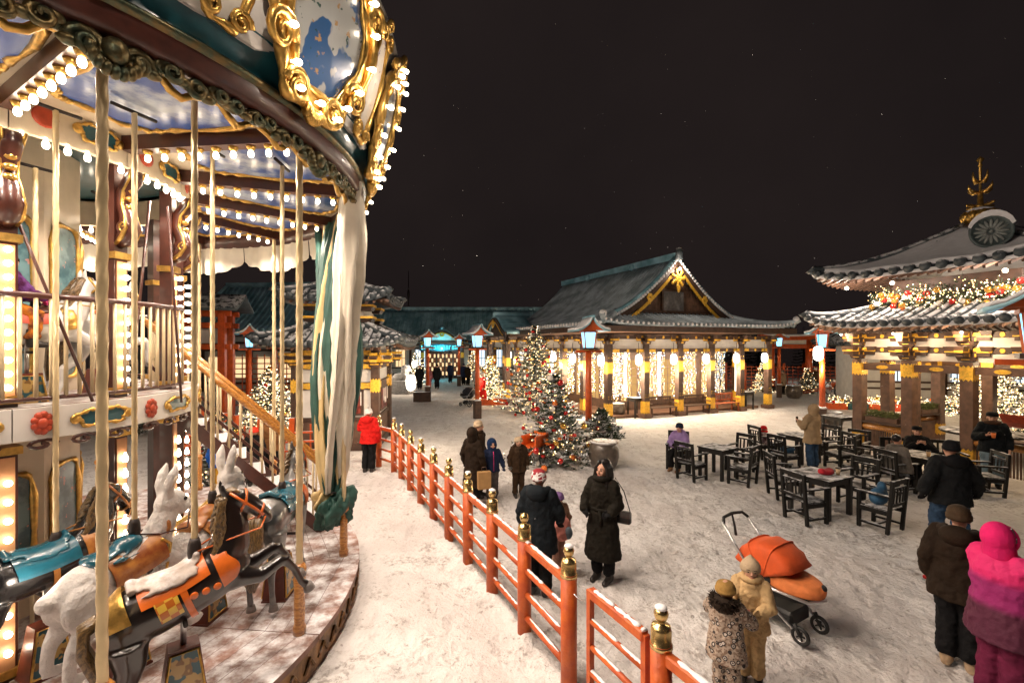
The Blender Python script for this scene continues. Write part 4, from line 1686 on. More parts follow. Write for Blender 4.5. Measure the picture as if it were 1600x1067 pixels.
GY0 = 1.55
mx = HX / 2
for side in (-1, 1):
    mb = MB()
    P = []
    N = 16
    for i in range(N + 1):
        d = WID * i / N
        x = mx + side * (WID - d)
        y0 = (d - OV) if d < GY0 + OV else GY0 - 0.42
        y1 = HY + OV - (d if d < GY0 + OV else GY0 + OV - 0.42)
        row = []
        for j in range(13):
            f = j / 12
            lift = 0.18 * ((abs(f - 0.5) * 2) ** 6) * (1 - i / N) ** 3
            row.append(V((x, y0 + (y1 - y0) * f, hz(d) + lift)))
        P.append(row)
    mb.grid(P if side > 0 else [list(reversed(r)) for r in P], 0.10)
    mb.build('roof_slope', M['tile_thin_lit'], HALL, True)
    rb = MB()
    n = int((HY + 2 * OV) / 0.27)
    for k in range(n):
        y = -OV + 0.14 + k * (HY + 2 * OV) / n
        e = min(y + OV, HY + OV - y)
        dm = WID if GY0 - 0.42 < y < HY - GY0 + 0.42 else min(e, GY0 + OV)
        pts = [V((mx + side * (WID - dm * i / 8), y, hz(dm * i / 8) + 0.03)) for i in range(9)]
        rb.tube(pts, 0.055, 5)
        rb.ball(pts[0], (0.07, 0.07, 0.07), 7, 4)
    rb.build('tile_rows', M['tile_thin_lit'], HALL, True)['kind'] = 'stuff'
for side in (-1, 1):                        # hipped ends below the gables
    mb = MB()
    P = []
    for i in range(7):
        d = (GY0 + OV) * i / 6
        y = (d - OV) if side < 0 else HY + OV - d
        row = []
        for j in range(13):
            f = j / 12
            lift = 0.18 * ((abs(f - 0.5) * 2) ** 6) * (1 - i / 6) ** 3
            row.append(V((-OV + d + (HX + 2 * OV - 2 * d) * f, y, hz(d) + lift)))
        P.append(row)
    mb.grid(P if side < 0 else [list(reversed(r)) for r in P], 0.10)
    mb.build('roof_slope', M['tile_thin_lit'], HALL, True)
rb, caps = MB(), MB()
n = int((HX + 2 * OV) / 0.27)
for k in range(n):
    x = -OV + 0.14 + k * (HX + 2 * OV) / n
    dm = min(min(x + OV, HX + OV - x), GY0 + OV)
    lf = 0.18 * ((abs((x + OV) / (HX + 2 * OV) - 0.5) * 2) ** 6)
    pts = [V((x, -OV + dm * i / 6, hz(dm * i / 6) + 0.03 + lf * (1 - i / 6) ** 3)) for i in range(7)]
    rb.tube(pts, 0.055, 5)
    caps.ball(pts[0] + V((0, -0.02, 0.01)), (0.068, 0.05, 0.068), 8, 5)
rb.build('tile_rows', M['tile_thin_lit'], HALL, True)['kind'] = 'stuff'
caps.build('eave_tile_ends', M['snow'], HALL, True)['kind'] = 'stuff'
caps = MB()
n = int((HY + 2 * OV) / 0.27)
for k in range(n):
    caps.ball((-OV - 0.02, -OV + 0.14 + k * (HY + 2 * OV) / n, ZE + 0.05), (0.06, 0.085, 0.085), 8, 5)
caps.build('eave_tile_ends', M['snow'], HALL, True)['kind'] = 'stuff'
# ridge, gable ridges and hip ridges
mb = MB().box((mx, HY / 2, ZR + 0.12), (0.30, HY - 2 * GY0 + 1.0, 0.34))
mb.build('main_ridge', M['tile_teal_lit'], HALL)
mb = MB().box((mx, GY0 - 0.50, ZR + 0.22), (0.42, 0.12, 0.55), taper=0.7)
mb.ball((mx, GY0 - 0.52, ZR + 0.30), (0.24, 0.10, 0.24), 10, 6)
mb.build('ridge_ornament', M['tile'], HALL, True)
for y in (4.5, 9.0):
    MB().ball((mx - 0.2, y, ZR + 0.05), (0.16, 0.2, 0.2), 10, 6).build('snow_guard', M['tile_teal_lit'], HALL, True)
for side in (-1, 1):
    pts = [V((mx + side * (WID - d), GY0 - 0.32, hz(d) + 0.10)) for d in [GY0 + OV - 0.3 + (WID - GY0 - OV + 0.3) * i / 9 for i in range(10)]]
    MB().tube(pts, 0.13, 8).build('gable_ridge', M['tile_teal_lit'], HALL, True)
    cp = MB()
    for i in range(28):
        d = GY0 + OV - 0.3 + (WID - GY0 - OV + 0.3) * i / 27
        cp.ball((mx + side * (WID - d), GY0 - 0.47, hz(d) + 0.04), (0.075, 0.06, 0.075), 8, 5)
    cp.build('gable_tile_ends', M['snow'], HALL, True)['kind'] = 'stuff'
    pts = [V((mx + side * (WID - d), d - OV, hz(d) + 0.10 + 0.18 * (1 - i / 8) ** 3)) for i, d in enumerate([(GY0 + OV) * i / 8 for i in range(9)])]
    MB().tube([pts[0] + V((side * 0.1, -0.1, 0.10))] + pts, 0.12, 8).build('hip_ridge', M['tile_thin_lit'], HALL, True)
    MB().ball(pts[0] + V((0, 0, 0.12)), (0.16, 0.16, 0.17), 9, 6).build('ridge_end', M['snow'], HALL, True)
    # barge boards with gilt edging
    pts = [V((mx + side * (WID - d), GY0 - 0.40, hz(d) - 0.20)) for d in [GY0 + OV - 0.4 + (WID - GY0 - OV + 0.4) * i / 12 for i in range(13)]]
    mb = MB()
    for a, b in zip(pts[:-1], pts[1:]):
        mb.bar(a, b, 0.07, 0.26)
    mb.build('barge_board', M['timber'], HALL)
    pts = [V((mx + side * (WID - d) * 0.93, GY0 - 0.445, hz(d) - 0.40 if i else hz(d) - 0.40)) for i, d in enumerate([GY0 + OV + 0.1 + (WID - GY0 - OV - 0.5) * i / 12 for i in range(13)])]
    mb = MB()
    for a, b in zip(pts[:-1], pts[1:]):
        mb.bar(a, b, 0.03, 0.15)
    mb.build('gilt_edging', M['gilt'], HALL)
    mb = MB()
    cx, cz = mx + side * 1.75, 5.55
    for i in range(6):
        a = i * PI / 3
        mb.ball((cx + 0.11 * math.cos(a), GY0 - 0.46, cz + 0.13 * math.sin(a)), (0.09, 0.03, 0.10), 8, 5)
    mb.ball((cx, GY0 - 0.46, cz - 0.22), (0.06, 0.03, 0.10), 8, 5)
    mb.build('gilt_pendant', M['gilt'], HALL, True)
mb = MB()                                   # gable wall of boards
for k in range(30):
    x0 = mx - 3.4 + k * 6.8 / 30
    xm = x0 + 0.113
    top = hz(WID - abs(xm - mx)) - 0.18
    bot = hz(GY0 + OV) - 0.05
    if top > bot + 0.05:
        mb.box((xm, GY0, (top + bot) / 2), (0.215, 0.06, top - bot))
        mb.build('gable_board', M['timber_mid'], HALL)
        mb = MB()
MB().box((mx, GY0 - 0.09, 5.45), (1.35, 0.05, 1.05)).build('gable_louvre', mat('grey_louvre', (0.13, 0.12, 0.115), 0.7, 0, 0.2, 9), HALL)
for z in (4.92, 6.0):
    MB().box((mx, GY0 - 0.13, z), (2.6 if z > 5.5 else 4.4, 0.09, 0.12)).build('gable_rail', M['timber'], HALL)
for s in (-1, 1):
    MB().box((mx + s * 0.72, GY0 - 0.13, 5.46), (0.10, 0.09, 0.98)).build('gable_stud', M['timber'], HALL)
mb = MB()
for i in range(26):
    a = i * 0.9
    r_ = 0.05 + 0.017 * i
    mb.ball((mx + r_ * math.cos(a) * 0.9, GY0 - 0.48, 6.55 + r_ * math.sin(a)), (0.09, 0.035, 0.09), 7, 5)
mb.ball((mx, GY0 - 0.48, 6.05), (0.12, 0.04, 0.2), 8, 5)
mb.build('gilt_crest', M['gilt'], HALL, True)
MB().ball((mx, GY0 - 0.56, 7.02), 0.07, 8, 6).build('spot_lamp', M['bulb'], HALL, True)
lamp('spot_light', (mx, GY0 - 0.75, 6.95), 24, WARM, HALL, 0.03)

# eave soffit, rafters, columns, beams
for (a, b) in (((-OV, -OV), (HX + OV, -OV)), ((-OV, -OV), (-OV, HY + OV)), ((HX + OV, -OV), (HX + OV, HY + OV))):
    MB().bar((a[0], a[1], ZE - 0.20), (b[0], b[1], ZE - 0.20), 0.07, 0.24).build('eave_board', M['timber'], HALL)
mb = MB()
mb.add([V((-OV, -OV, ZE - 0.30)), V((HX + OV, -OV, ZE - 0.30)), V((HX + OV, HY + OV, ZE - 0.30)), V((-OV, HY + OV, ZE - 0.30))], [(3, 2, 1, 0)])
mb.build('soffit', M['timber_mid'], HALL)
CW = 0.27
cmesh = MB().box((0, 0, 1.77), (CW, CW, 3.14)).mesh('column', M['timber'])
cbase = MB().box((0, 0, 0.10), (0.44, 0.44, 0.20)).mesh('column_base', M['timber_mid'])
ccol = collar_mesh(CW + 0.014, 2.02, 2.56)
cfoot = collar_mesh(CW + 0.014, 0.20, 0.78, 'gilt_foot')
cbr = bracket_mesh(CW, 3.30, 1.15).mesh('bracket', M['timber'])
cg = MB()
for z in (3.50, 3.66):
    for rz in (0, PI / 2):
        c_, s_ = math.cos(rz), math.sin(rz)
        for s in (-1, 1):
            cg.box((s * 0.40 * c_, s * 0.40 * s_, z), (0.22, 0.19, 0.075), rz)
            cg.box((s * 0.20 * -s_, s * 0.20 * c_, z - 0.12), (0.10, 0.06, 0.08), rz)
cgil = cg.mesh('bracket_gilding', M['gilt'])
stud = MB()
for z in (0.95, 1.05, 2.72):
    for s in (-1, 1):
        stud.ball((s * 0.07, -CW / 2, z), (0.02, 0.02, 0.02), 6, 4)
cstud = stud.mesh('gilt_studs', M['gilt'])
cols = [(HX * i / 5, 0) for i in range(6)] + [(0, HY * j / 7) for j in range(1, 8)] + [(HX, HY * j / 7) for j in range(1, 8)]
for x, y in cols:
    c = put('column', cmesh, HALL, (x, y, 0))
    for me_ in (cbase, ccol, cfoot, cbr, cgil, cstud):
        put(me_.name.split('.')[0], me_, c)
segs = [((HX * i / 5, 0), (HX * (i + 1) / 5, 0)) for i in range(5)] + [((0, HY * j / 7), (0, HY * (j + 1) / 7)) for j in range(7)] + [((HX, HY * j / 7), (HX, HY * (j + 1) / 7)) for j in range(7)]
for a, b in segs:
    a, b = V((*a, 0)), V((*b, 0))
    d = (b - a).normalized()
    a2, b2 = a + d * (CW / 2 + 0.002), b - d * (CW / 2 + 0.002)
    for z, h in ((3.02, 0.16), (3.62, 0.15)):
        bm2 = MB().bar(a2 + V((0, 0, z)), b2 + V((0, 0, z)), 0.13, h).build('tie_beam', M['timber'], HALL)
        mid = (a + b) / 2
        nrm = V((-d.y, d.x, 0))
        rz = math.atan2(d.y, d.x)
        for f in (0.16, 0.5, 0.84):
            g_ = MB()
            pl = fish_tail(0.42, h * 0.95) if f != 0.5 else [(0.07 * math.cos(q * PI / 4), 0.07 * math.sin(q * PI / 4)) for q in range(8)]
            g_.prism(pl, -0.072, 0.072, Matrix.Translation(a + (b - a) * f + V((0, 0, z))) @ Matrix.Rotation(rz, 4, 'Z') @ Matrix.Rotation(PI / 2, 4, 'X'))
            g_.build('gilt_plate', M['gilt'], bm2)
    MB().bar(a2 + V((0, 0, 3.32)), b2 + V((0, 0, 3.32)), 0.05, 0.42).build('plaster_panel', M['plaster'], HALL)
# inner room with lit screens
IN = 1.75
for (a, b, nrm) in (((IN, IN), (HX - IN, IN), (0, -1)), ((IN, IN), (IN, HY - IN), (-1, 0)), ((HX - IN, IN), (HX - IN, HY - IN), (1, 0))):
    a, b = V((*a, 0)), V((*b, 0))
    L = (b - a).length
    d = (b - a) / L
    MB().bar(a + V((0, 0, 1.95)), b + V((0, 0, 1.95)), 0.10, 3.7).build('inner_wall', M['timber'], HALL)
    n = int(L / 1.2)
    nv = V((*nrm, 0))
    for k in range(n):
        c = a + d * (L * (k + 0.5) / n) + nv * 0.06
        w = MB().bar(c - d * 0.46 + V((0, 0, 1.55)), c + d * 0.46 + V((0, 0, 1.55)), 0.03, 2.0).build('screen_window', M['lit_paper'], HALL)
        g_ = MB()
        for q in range(4):
            g_.bar(c + nv * 0.02 + d * (-0.46 + 0.92 * q / 3) + V((0, 0, 0.55)), c + nv * 0.02 + d * (-0.46 + 0.92 * q / 3) + V((0, 0, 2.55)), 0.025, 0.025)
        for q in range(6):
            g_.bar(c + nv * 0.022 - d * 0.46 + V((0, 0, 0.55 + 0.4 * q)), c + nv * 0.022 + d * 0.46 + V((0, 0, 0.55 + 0.4 * q)), 0.02, 0.025)
        g_.build('window_lattice', M['timber_mid'], w)
MB().box((HX / 2, HY / 2, 0.06), (HX - 0.6, HY - 0.6, 0.12)).build('hall_floor', M['timber_mid'], HALL)

# curtains of fairy lights between the columns
rl = random.Random(12)
CUR_F = [('front', i) for i in range(5)]
bays = [((HX * i / 5 + 0.2, 0.75), (HX * (i + 1) / 5 - 0.2, 0.75)) for i in range(4)] + [((0.75, HY * j / 7 + 0.2), (0.75, HY * (j + 1) / 7 - 0.2)) for j in range(4)]
for bi, (a, b) in enumerate(bays):
    pts = []
    a, b = V((*a, 0)), V((*b, 0))
    n = 17
    for k in range(n):
        base_p = a.lerp(b, (k + 0.5) / n)
        zb = rl.uniform(0.7, 1.1)
        z = 3.0
        while z > zb:
            pts.append(pw(base_p.x + rl.uniform(-0.03, 0.03), base_p.y + rl.uniform(-0.06, 0.06), z))
            z -= rl.uniform(0.07, 0.13)
    light_curtain(pts, 'fairy_light_curtain', 'curtain of fairy lights hanging between columns of the gabled temple hall', 'light curtains of the temple hall')
    for f in (0.25, 0.75):
        p = a.lerp(b, f)
        off = V((0, -0.42, 0)) if bi < 4 else V((-0.42, 0, 0))
        lamp('fairy_glow', pw(p.x + off.x, p.y + off.y, 1.9), 34, FAIRY, None, 0.06)
# light tubes: bright white uprights among the curtains
tube_me = MB().tube([(0, 0, 0.9), (0, 0, 3.0)], 0.055, 8).mesh('light_tube', M['paper_lantern'], True)
for x, y in [(0.55, 0.62), (1.35, 0.60), (2.5, 0.6), (3.3, 0.6), (6.5, 0.6), (0.6, 2.6), (0.6, 4.7), (0.6, 6.2), (8.3, 0.6)]:
    tag(put('light_tube', tube_me, None, pw(x, y, 0), PRZ), 'white glowing light tube standing among the fairy lights of the temple hall', 'light tube', 'light tubes in the temple hall')

# paper lanterns hanging under the eaves
lan = MB().lathe([(0.06, -0.24), (0.125, -0.19), (0.15, -0.08), (0.15, 0.08), (0.125, 0.19), (0.06, 0.24)], 12)
LANM = lan.mesh('lantern_paper', M['paper_lantern'], True)
cap_ = MB().lathe([(0.065, 0.24), (0.065, 0.27), (0.012, 0.275), (0.012, 0.75)], 10)
cap_.lathe([(0.06, -0.265), (0.065, -0.24)], 10)
LANC = cap_.mesh('lantern_cap', M['iron'], True)


def paper_lantern(loc, label, group, k=1.0):
    o = empty('paper_lantern', loc, 0, label, 'lantern', group)
    o.scale = (k,) * 3
    put('lantern_paper', LANM, o)
    put('lantern_cap', LANC, o)
    lamp('paper_light', V(loc) + V((0, -0.02, -0.42 * k)), 46 * k * k, (1.0, 0.82, 0.62), None, 0.08)
    return o


for i in range(6):
    paper_lantern(pw(HX * i / 5 - 0.55, -0.25, 2.62), 'white oval paper lantern hanging beneath the eave of the gabled temple hall', 'paper lanterns of the temple hall')
for j in (1, 2, 4, 5):
    paper_lantern(pw(-0.25, HY * j / 7 + 0.6, 2.62), 'white oval paper lantern hanging beneath the eave of the gabled temple hall', 'paper lanterns of the temple hall')


# ---------------------------------------------------------------- curved porch roof (cusped gable)
def cusp(f):
    """height profile of a cusped gable, f from -1 to 1"""
    a = abs(f)
    return 0.5 + 0.5 * math.cos(PI * min(1, a)) + 0.10 * a ** 3


def cusped_porch(name, loc, rz, w, depth, z0, h, label, roof_mat, wall=None, cols=True):
    """gable faces local -y"""
    P_ = empty(name, loc, rz, label, 'porch')
    n = 28
    mb = MB()
    rows = []
    for j in range(5):
        y = -depth * (1 - j / 4)
        rows.append([V((w * (-1 + 2 * i / n), y, z0 + h * cusp(-1 + 2 * i / n))) for i in range(n + 1)])
    mb.grid(rows, 0.14)
    mb.build('porch_roof', roof_mat, P_, True)
    rb = MB()
    for i in range(1, n):
        f = -1 + 2 * i / n
        rb.tube([V((w * f, -depth * (1 - j / 3), z0 + h * cusp(f) + 0.03)) for j in range(4)], 0.05, 5)
    rb.build('tile_rows', roof_mat, P_, True)['kind'] = 'stuff'
    MB().tube([V((0, -depth - 0.05, z0 + h + 0.18)), V((0, 0.4, z0 + h + 0.18))], 0.15, 8).build('porch_ridge', M['tile_teal_lit'], P_, True)
    mb = MB()
    pts = [V((w * 0.97 * (-1 + 2 * i / n), -depth - 0.03, z0 - 0.16 + h * cusp(-1 + 2 * i / n))) for i in range(n + 1)]
    for a, b in zip(pts[:-1], pts[1:]):
        mb.bar(a, b, 0.08, 0.20)
    mb.build('curved_barge', M['timber'], P_)
    mb = MB()
    for a, b in zip(pts[3:-4], pts[4:-3]):
        mb.bar(a + V((0, -0.06, -0.12)), b + V((0, -0.06, -0.12)), 0.03, 0.07)
    mb.build('gilt_edging', M['gilt'], P_)
    mb = MB()
    for i in range(9):
        a = i * 2 * PI / 9
        mb.ball((0.14 * math.cos(a), -depth - 0.09, z0 + h - 0.42 + 0.16 * math.sin(a)), (0.10, 0.03, 0.10), 7, 5)
    mb.build('gilt_crest', M['gilt'], P_, True)
    poly = [(w * 0.86, z0 - 0.1)] + [(w * 0.86 * (1 - 2 * i / 20), z0 - 0.22 + h * cusp(0.86 * (1 - 2 * i / 20))) for i in range(21)] + [(-w * 0.86, z0 - 0.1)]
    mb = MB().prism(poly, -0.03, 0.03, Matrix.Translation((0, -depth + 0.3, 0)) @ Matrix.Rotation(PI / 2, 4, 'X'))
    mb.build('gable_panel', wall or M['timber'], P_)
    for z in (z0 - 0.15, z0 + 0.25):
        MB().box((0, -depth + 0.22, z), (w * 1.7 if z < z0 else w * 1.0, 0.10, 0.14)).build('porch_beam', M['timber'], P_)
    if cols:
        for s in (-1, 1):
            c = put('column', cmesh, P_, (s * w * 0.72, -depth + 0.25, 0))
            for me_ in (cbase, ccol, cfoot, cbr, cgil):
                put(me_.name.split('.')[0], me_, c)
    return P_


cusped_porch('cusped_porch', pw(0.2, 9.2), PRZ - PI / 2, 2.0, 1.9, 3.95, 1.0, 'curved cusped porch roof projecting from the side of the temple hall', M['tile_teal_lit'])

# ---------------------------------------------------------------- long low building closing the square
LB = empty('long_building', (-7, 45, 0), 0, 'long low building with teal-lit snowy roof closing the far side', 'building')
MB().box((0, 1.5, 1.75), (34, 3, 3.5)).build('wall', M['plaster'], LB)
hp = Hip(18.2, 3.4, 15.6, 0.12, 3.75, 6.75, 1.35, 0.25)
o = empty('roof', (0, 1.6, 0))
o.parent = LB
roof(o, hp, 0, 0.08, M['tile_teal_lit'], (0,), 'tile_rows', False, None, 0.42, False)
MB().box((0, 0, 6.88), (31.4, 0.35, 0.35)).build('ridge', M['tile_teal_lit'], o)
for k in range(18):
    x = -16.5 + 33 * k / 17
    MB().box((x, -0.06, 1.75), (0.22, 0.12, 3.5)).build('wall_post', M['timber'], LB)
for z in (0.35, 1.0, 2.9, 3.35):
    MB().box((0, -0.05, z), (33.5, 0.09, 0.12)).build('wall_rail', M['timber'], LB)
for k in range(17):
    x = -16.5 + 33 * (k + 0.5) / 17
    if abs(x - 0.6) < 2.0:
        continue
    w = MB().box((x, -0.03, 1.95), (0.95, 0.05, 1.6)).build('window', M['window_cool'] if k % 3 else M['window_warm'], LB)
    g_ = MB()
    for q in range(4):
        g_.box((x - 0.475 + 0.95 * q / 3, -0.07, 1.95), (0.05, 0.05, 1.6))
    g_.box((x, -0.075, 1.95), (0.95, 0.045, 0.05))
    g_.build('window_bars', M['timber'], w)
cusped_porch('entrance_porch', (-6.5, 45, 0), 0, 2.6, 2.2, 3.3, 1.35, 'cusped entrance porch with turquoise sign in the long far building', M['tile_teal_lit'], M['plaster'])
DR = empty('entrance_doors', (-6.5, 44.6, 0), 0, 'red lattice double doors under the turquoise sign', 'door')
for k in range(4):
    d = MB().box((-1.2 + 0.8 * k, 0, 1.3), (0.76, 0.08, 2.5)).build('door_leaf', M['carve'], DR)
    for i in range(3):
        for j in range(5):
            MB().box((-1.2 + 0.8 * k - 0.22 + 0.22 * i, -0.05, 0.5 + 0.42 * j), (0.16, 0.03, 0.34)).build('door_pane', M['vermilion'] if (i + j) % 2 else M['window_warm'], d)
SG = empty('shop_sign', (-6.6, 42.7, 3.0), 0, 'glowing turquoise lettered sign board over the entrance doors', 'sign')
MB().box((0, 0.05, 0), (4.0, 0.08, 0.62)).build('sign_board', M['teal'], SG)
rs_ = random.Random(5)
for k in range(13):                         # unreadable glowing letters in the photograph: strokes of neon
    x = -1.7 + 3.4 * k / 12
    g_ = MB()
    g_.bar((x - 0.07, 0, -0.16), (x - 0.07 + rs_.uniform(-0.03, 0.05), 0, 0.18), 0.04, 0.05)
    g_.bar((x - 0.07, 0, 0.16 if k % 2 else -0.14), (x + 0.08, 0, 0.16 if k % 2 else -0.14), 0.04, 0.05)
    if k % 3:
        g_.bar((x + 0.08, 0, -0.16), (x + 0.08, 0, 0.18), 0.04, 0.05)
    g_.build('sign_letter', M['neon'], SG)
lamp('neon_glow', (-6.6, 42.2, 2.9), 60, (0.1, 0.8, 1.0), None, 0.1)

# ---------------------------------------------------------------- big roofed hall on the far left
LH = empty('side_hall', (-17.2, 33, 0), rad_(-4), 'dark broad roofed hall beyond the red trellis and the carousel', 'building')
MB().box((0, 1.5, 1.9), (9, 5, 3.8)).build('wall', M['plaster'], LH)
hp = Hip(5.6, 4.0, 4.4, 0.15, 4.25, 7.6, 1.25, 0.25)
o = empty('roof', (0, 1.6, 0))
o.parent = LH
roof(o, hp, 0, 0.09, M['tile_teal_lit'], (0, 1), 'tile_rows', False, None, 0.40, False)
MB().box((0, 0, 7.75), (9.0, 0.35, 0.35)).build('ridge', M['tile_teal_lit'], o)
for k in range(6):
    MB().box((-4.4 + 8.8 * k / 5, -1.06, 1.9), (0.25, 0.14, 3.8)).build('wall_post', M['timber'], LH)
for z in (0.6, 2.9, 3.4):
    MB().box((0, -1.05, z), (8.9, 0.10, 0.16)).build('wall_rail', M['timber'], LH)
for k in range(5):
    MB().box((-3.5 + 1.76 * k, -1.03, 1.7), (0.9, 0.05, 1.4)).build('window', M['window_warm'], LH)


# ---------------------------------------------------------------- two tier kiosk behind the curtain
KC = V((-5.55, 15.4, 0))
KI = empty('ticket_kiosk', KC, rad_(6), 'small white walled kiosk with two tiers of snowy tiled roof', 'kiosk')
KW = 1.18
for s in range(4):
    R = Matrix.Rotation(s * PI / 2, 4, 'Z')
    MB().merge(MB().box((0, -KW + 0.05, 1.75), (2 * KW - 0.2, 0.08, 3.3)), R).build('wall', M['plaster'], KI)
    for z, h in ((0.12, 0.22), (1.0, 0.10), (2.02, 0.22), (2.62, 0.18), (3.05, 0.16)):
        bm2 = MB().merge(MB().box((0, -KW, z), (2 * KW - 0.24, 0.12, h)), R).build('wall_rail', M['timber'], KI)
        if z > 1.5:
            for x in (-0.8, 0.8):
                g_ = MB().prism(fish_tail(0.5, h * 0.9), -0.07, 0.07, R @ Matrix.Translation((x, -KW, z)) @ Matrix.Rotation(PI / 2, 4, 'X'))
                g_.build('gilt_plate', M['gilt'], bm2)
    MB().merge(MB().box((0, -KW + 0.02, 0.55), (2 * KW - 0.3, 0.06, 0.80)), R).build('slat_base', M['timber_mid'], KI)
    w = MB().merge(MB().box((0.25, -KW + 0.0, 1.50), (1.15, 0.06, 0.80)), R).build('window_frame', M['timber'], KI)
    MB().merge(MB().box((0.25, -KW - 0.035, 1.50), (0.98, 0.02, 0.66)), R).build('window_pane', mat('kiosk_glass', (0.10, 0.012, 0.012), 0.15, 0, 0.4, 4, c2=(0.30, 0.06, 0.04)), w)
    MB().merge(MB().box((0.38, -KW - 0.05, 1.42), (0.26, 0.01, 0.20)), R).build('price_sheet', M['white_paint'], w)
    for q in (-0.18, 0.15, 0.5):
        MB().merge(MB().box((0.25 + q, -KW - 0.055, 1.62), (0.025, 0.02, 0.42)), R).build('glazing_bar', M['white_paint'], w)
for x in (-1, 1):
    for y in (-1, 1):
        c = put('column', MB().box((0, 0, 1.6), (0.24, 0.24, 3.2)).mesh('column', M['timber']), KI, (x * KW, y * KW, 0))
        put('gilt_collar', collar_mesh(0.255, 1.80, 2.25), c)
        put('bracket', bracket_mesh(0.24, 2.60, 0.9).mesh('bracket', M['timber']), c)
        g_ = MB()
        for z in (2.80, 3.0):
            for rz in (0, PI / 2):
                g_.box((0, 0, z), (1.0, 0.17, 0.08), rz)
                g_.box((0, 0, z - 0.11), (0.4, 0.26, 0.05), rz)
        put('bracket_gilding', g_.mesh('bracket_gilding', M['gilt']), c)
        put('bracket_gilding', MB().box((0, 0, 2.86), (0.32, 0.32, 0.22)).mesh('bracket_gilding', M['gilt']), c)
hp = Hip(2.12, 2.12, 0.8, 0.8, 3.30, 3.90, 1.2, 0.16)
o = empty('lower_roof', (0, 0, 0))
o.parent = KI
roof(o, hp, 0, 0.085, M['tile'], (0, 1), 'roof_tile', True, M['tile'], 0.30)
MB().box((0, 0, 4.2), (1.5, 1.5, 0.75)).build('upper_wall', M['plaster'], KI)
for x in (-1, 1):
    for y in (-1, 1):
        for z in (4.05, 4.42):
            MB().box((x * 0.75, y * 0.75, z), (0.5, 0.5, 0.11), taper=1.2).build('upper_bracket', M['timber'], KI)
            MB().box((x * 0.75, y * 0.75, z + 0.10), (0.66, 0.66, 0.07)).build('gilt_bracket', M['gilt'], KI)
hp = Hip(1.65, 1.65, 0.12, 0.12, 4.68, 5.45, 1.35, 0.20)
o = empty('upper_roof', (0, 0, 0))
o.parent = KI
roof(o, hp, 0, 0.085, M['tile'], (0, 1), 'roof_tile', True, M['tile'], 0.30)
paper_lantern((-3.05, 13.9, 2.15), 'white paper lantern hanging from the bracket of the two tier kiosk', None, 1.0)
lamp('kiosk_glow', (-3.2, 13.3, 2.2), 30, FAIRY, None, 0.1)

# ---------------------------------------------------------------- open gazebo with two tiers of roof
GA, E1, E2 = V((10.87, 14.4, 0)), V((0.352, -0.936, 0)), V((0.936, 0.352, 0))
GS = 4.0
GC = GA + E1 * GS / 2 + E2 * GS / 2
GRZ = math.atan2(E2.y, E2.x)
GZ_ = empty('gazebo', GC, GRZ, 'open wooden gazebo with two snowy roof tiers, golden finial and garland', 'gazebo')
hs = GS / 2
gcm = MB().box((0, 0, 1.42), (0.27, 0.27, 2.84)).mesh('column', M['timber_mid'])
gcc = collar_mesh(0.285, 2.34, 2.76)
gcf = collar_mesh(0.285, 0.22, 0.62, 'gilt_foot')
gbr = bracket_mesh(0.25, 2.86, 1.0).mesh('bracket', M['timber'])
gbr2 = bracket_mesh(0.25, 3.26, 1.0).mesh('upper_bracket', M['timber'])
g_ = MB()
for z in (3.14, 3.54):
    for rz in (0, PI / 2):
        c_, s_ = math.cos(rz), math.sin(rz)
        for s in (-1, 1):
            g_.box((s * 0.33 * c_, s * 0.33 * s_, z), (0.30, 0.18, 0.11), rz)
            g_.box((s * 0.16 * -s_, s * 0.16 * c_, z - 0.16), (0.17, 0.03, 0.16), rz)
gbg = g_.mesh('bracket_gilding', M['gilt'])
per = []
for i in range(4):
    for j in range(4):
        if i in (0, 3) or j in (0, 3):
            per.append((-hs + GS * i / 3, -hs + GS * j / 3))
for x, y in per:
    c = put('column', gcm, GZ_, (x, y, 0))
    for me_ in (gcc, gcf, gbr, gbr2, gbg):
        put(me_.name.split('.')[0], me_, c)
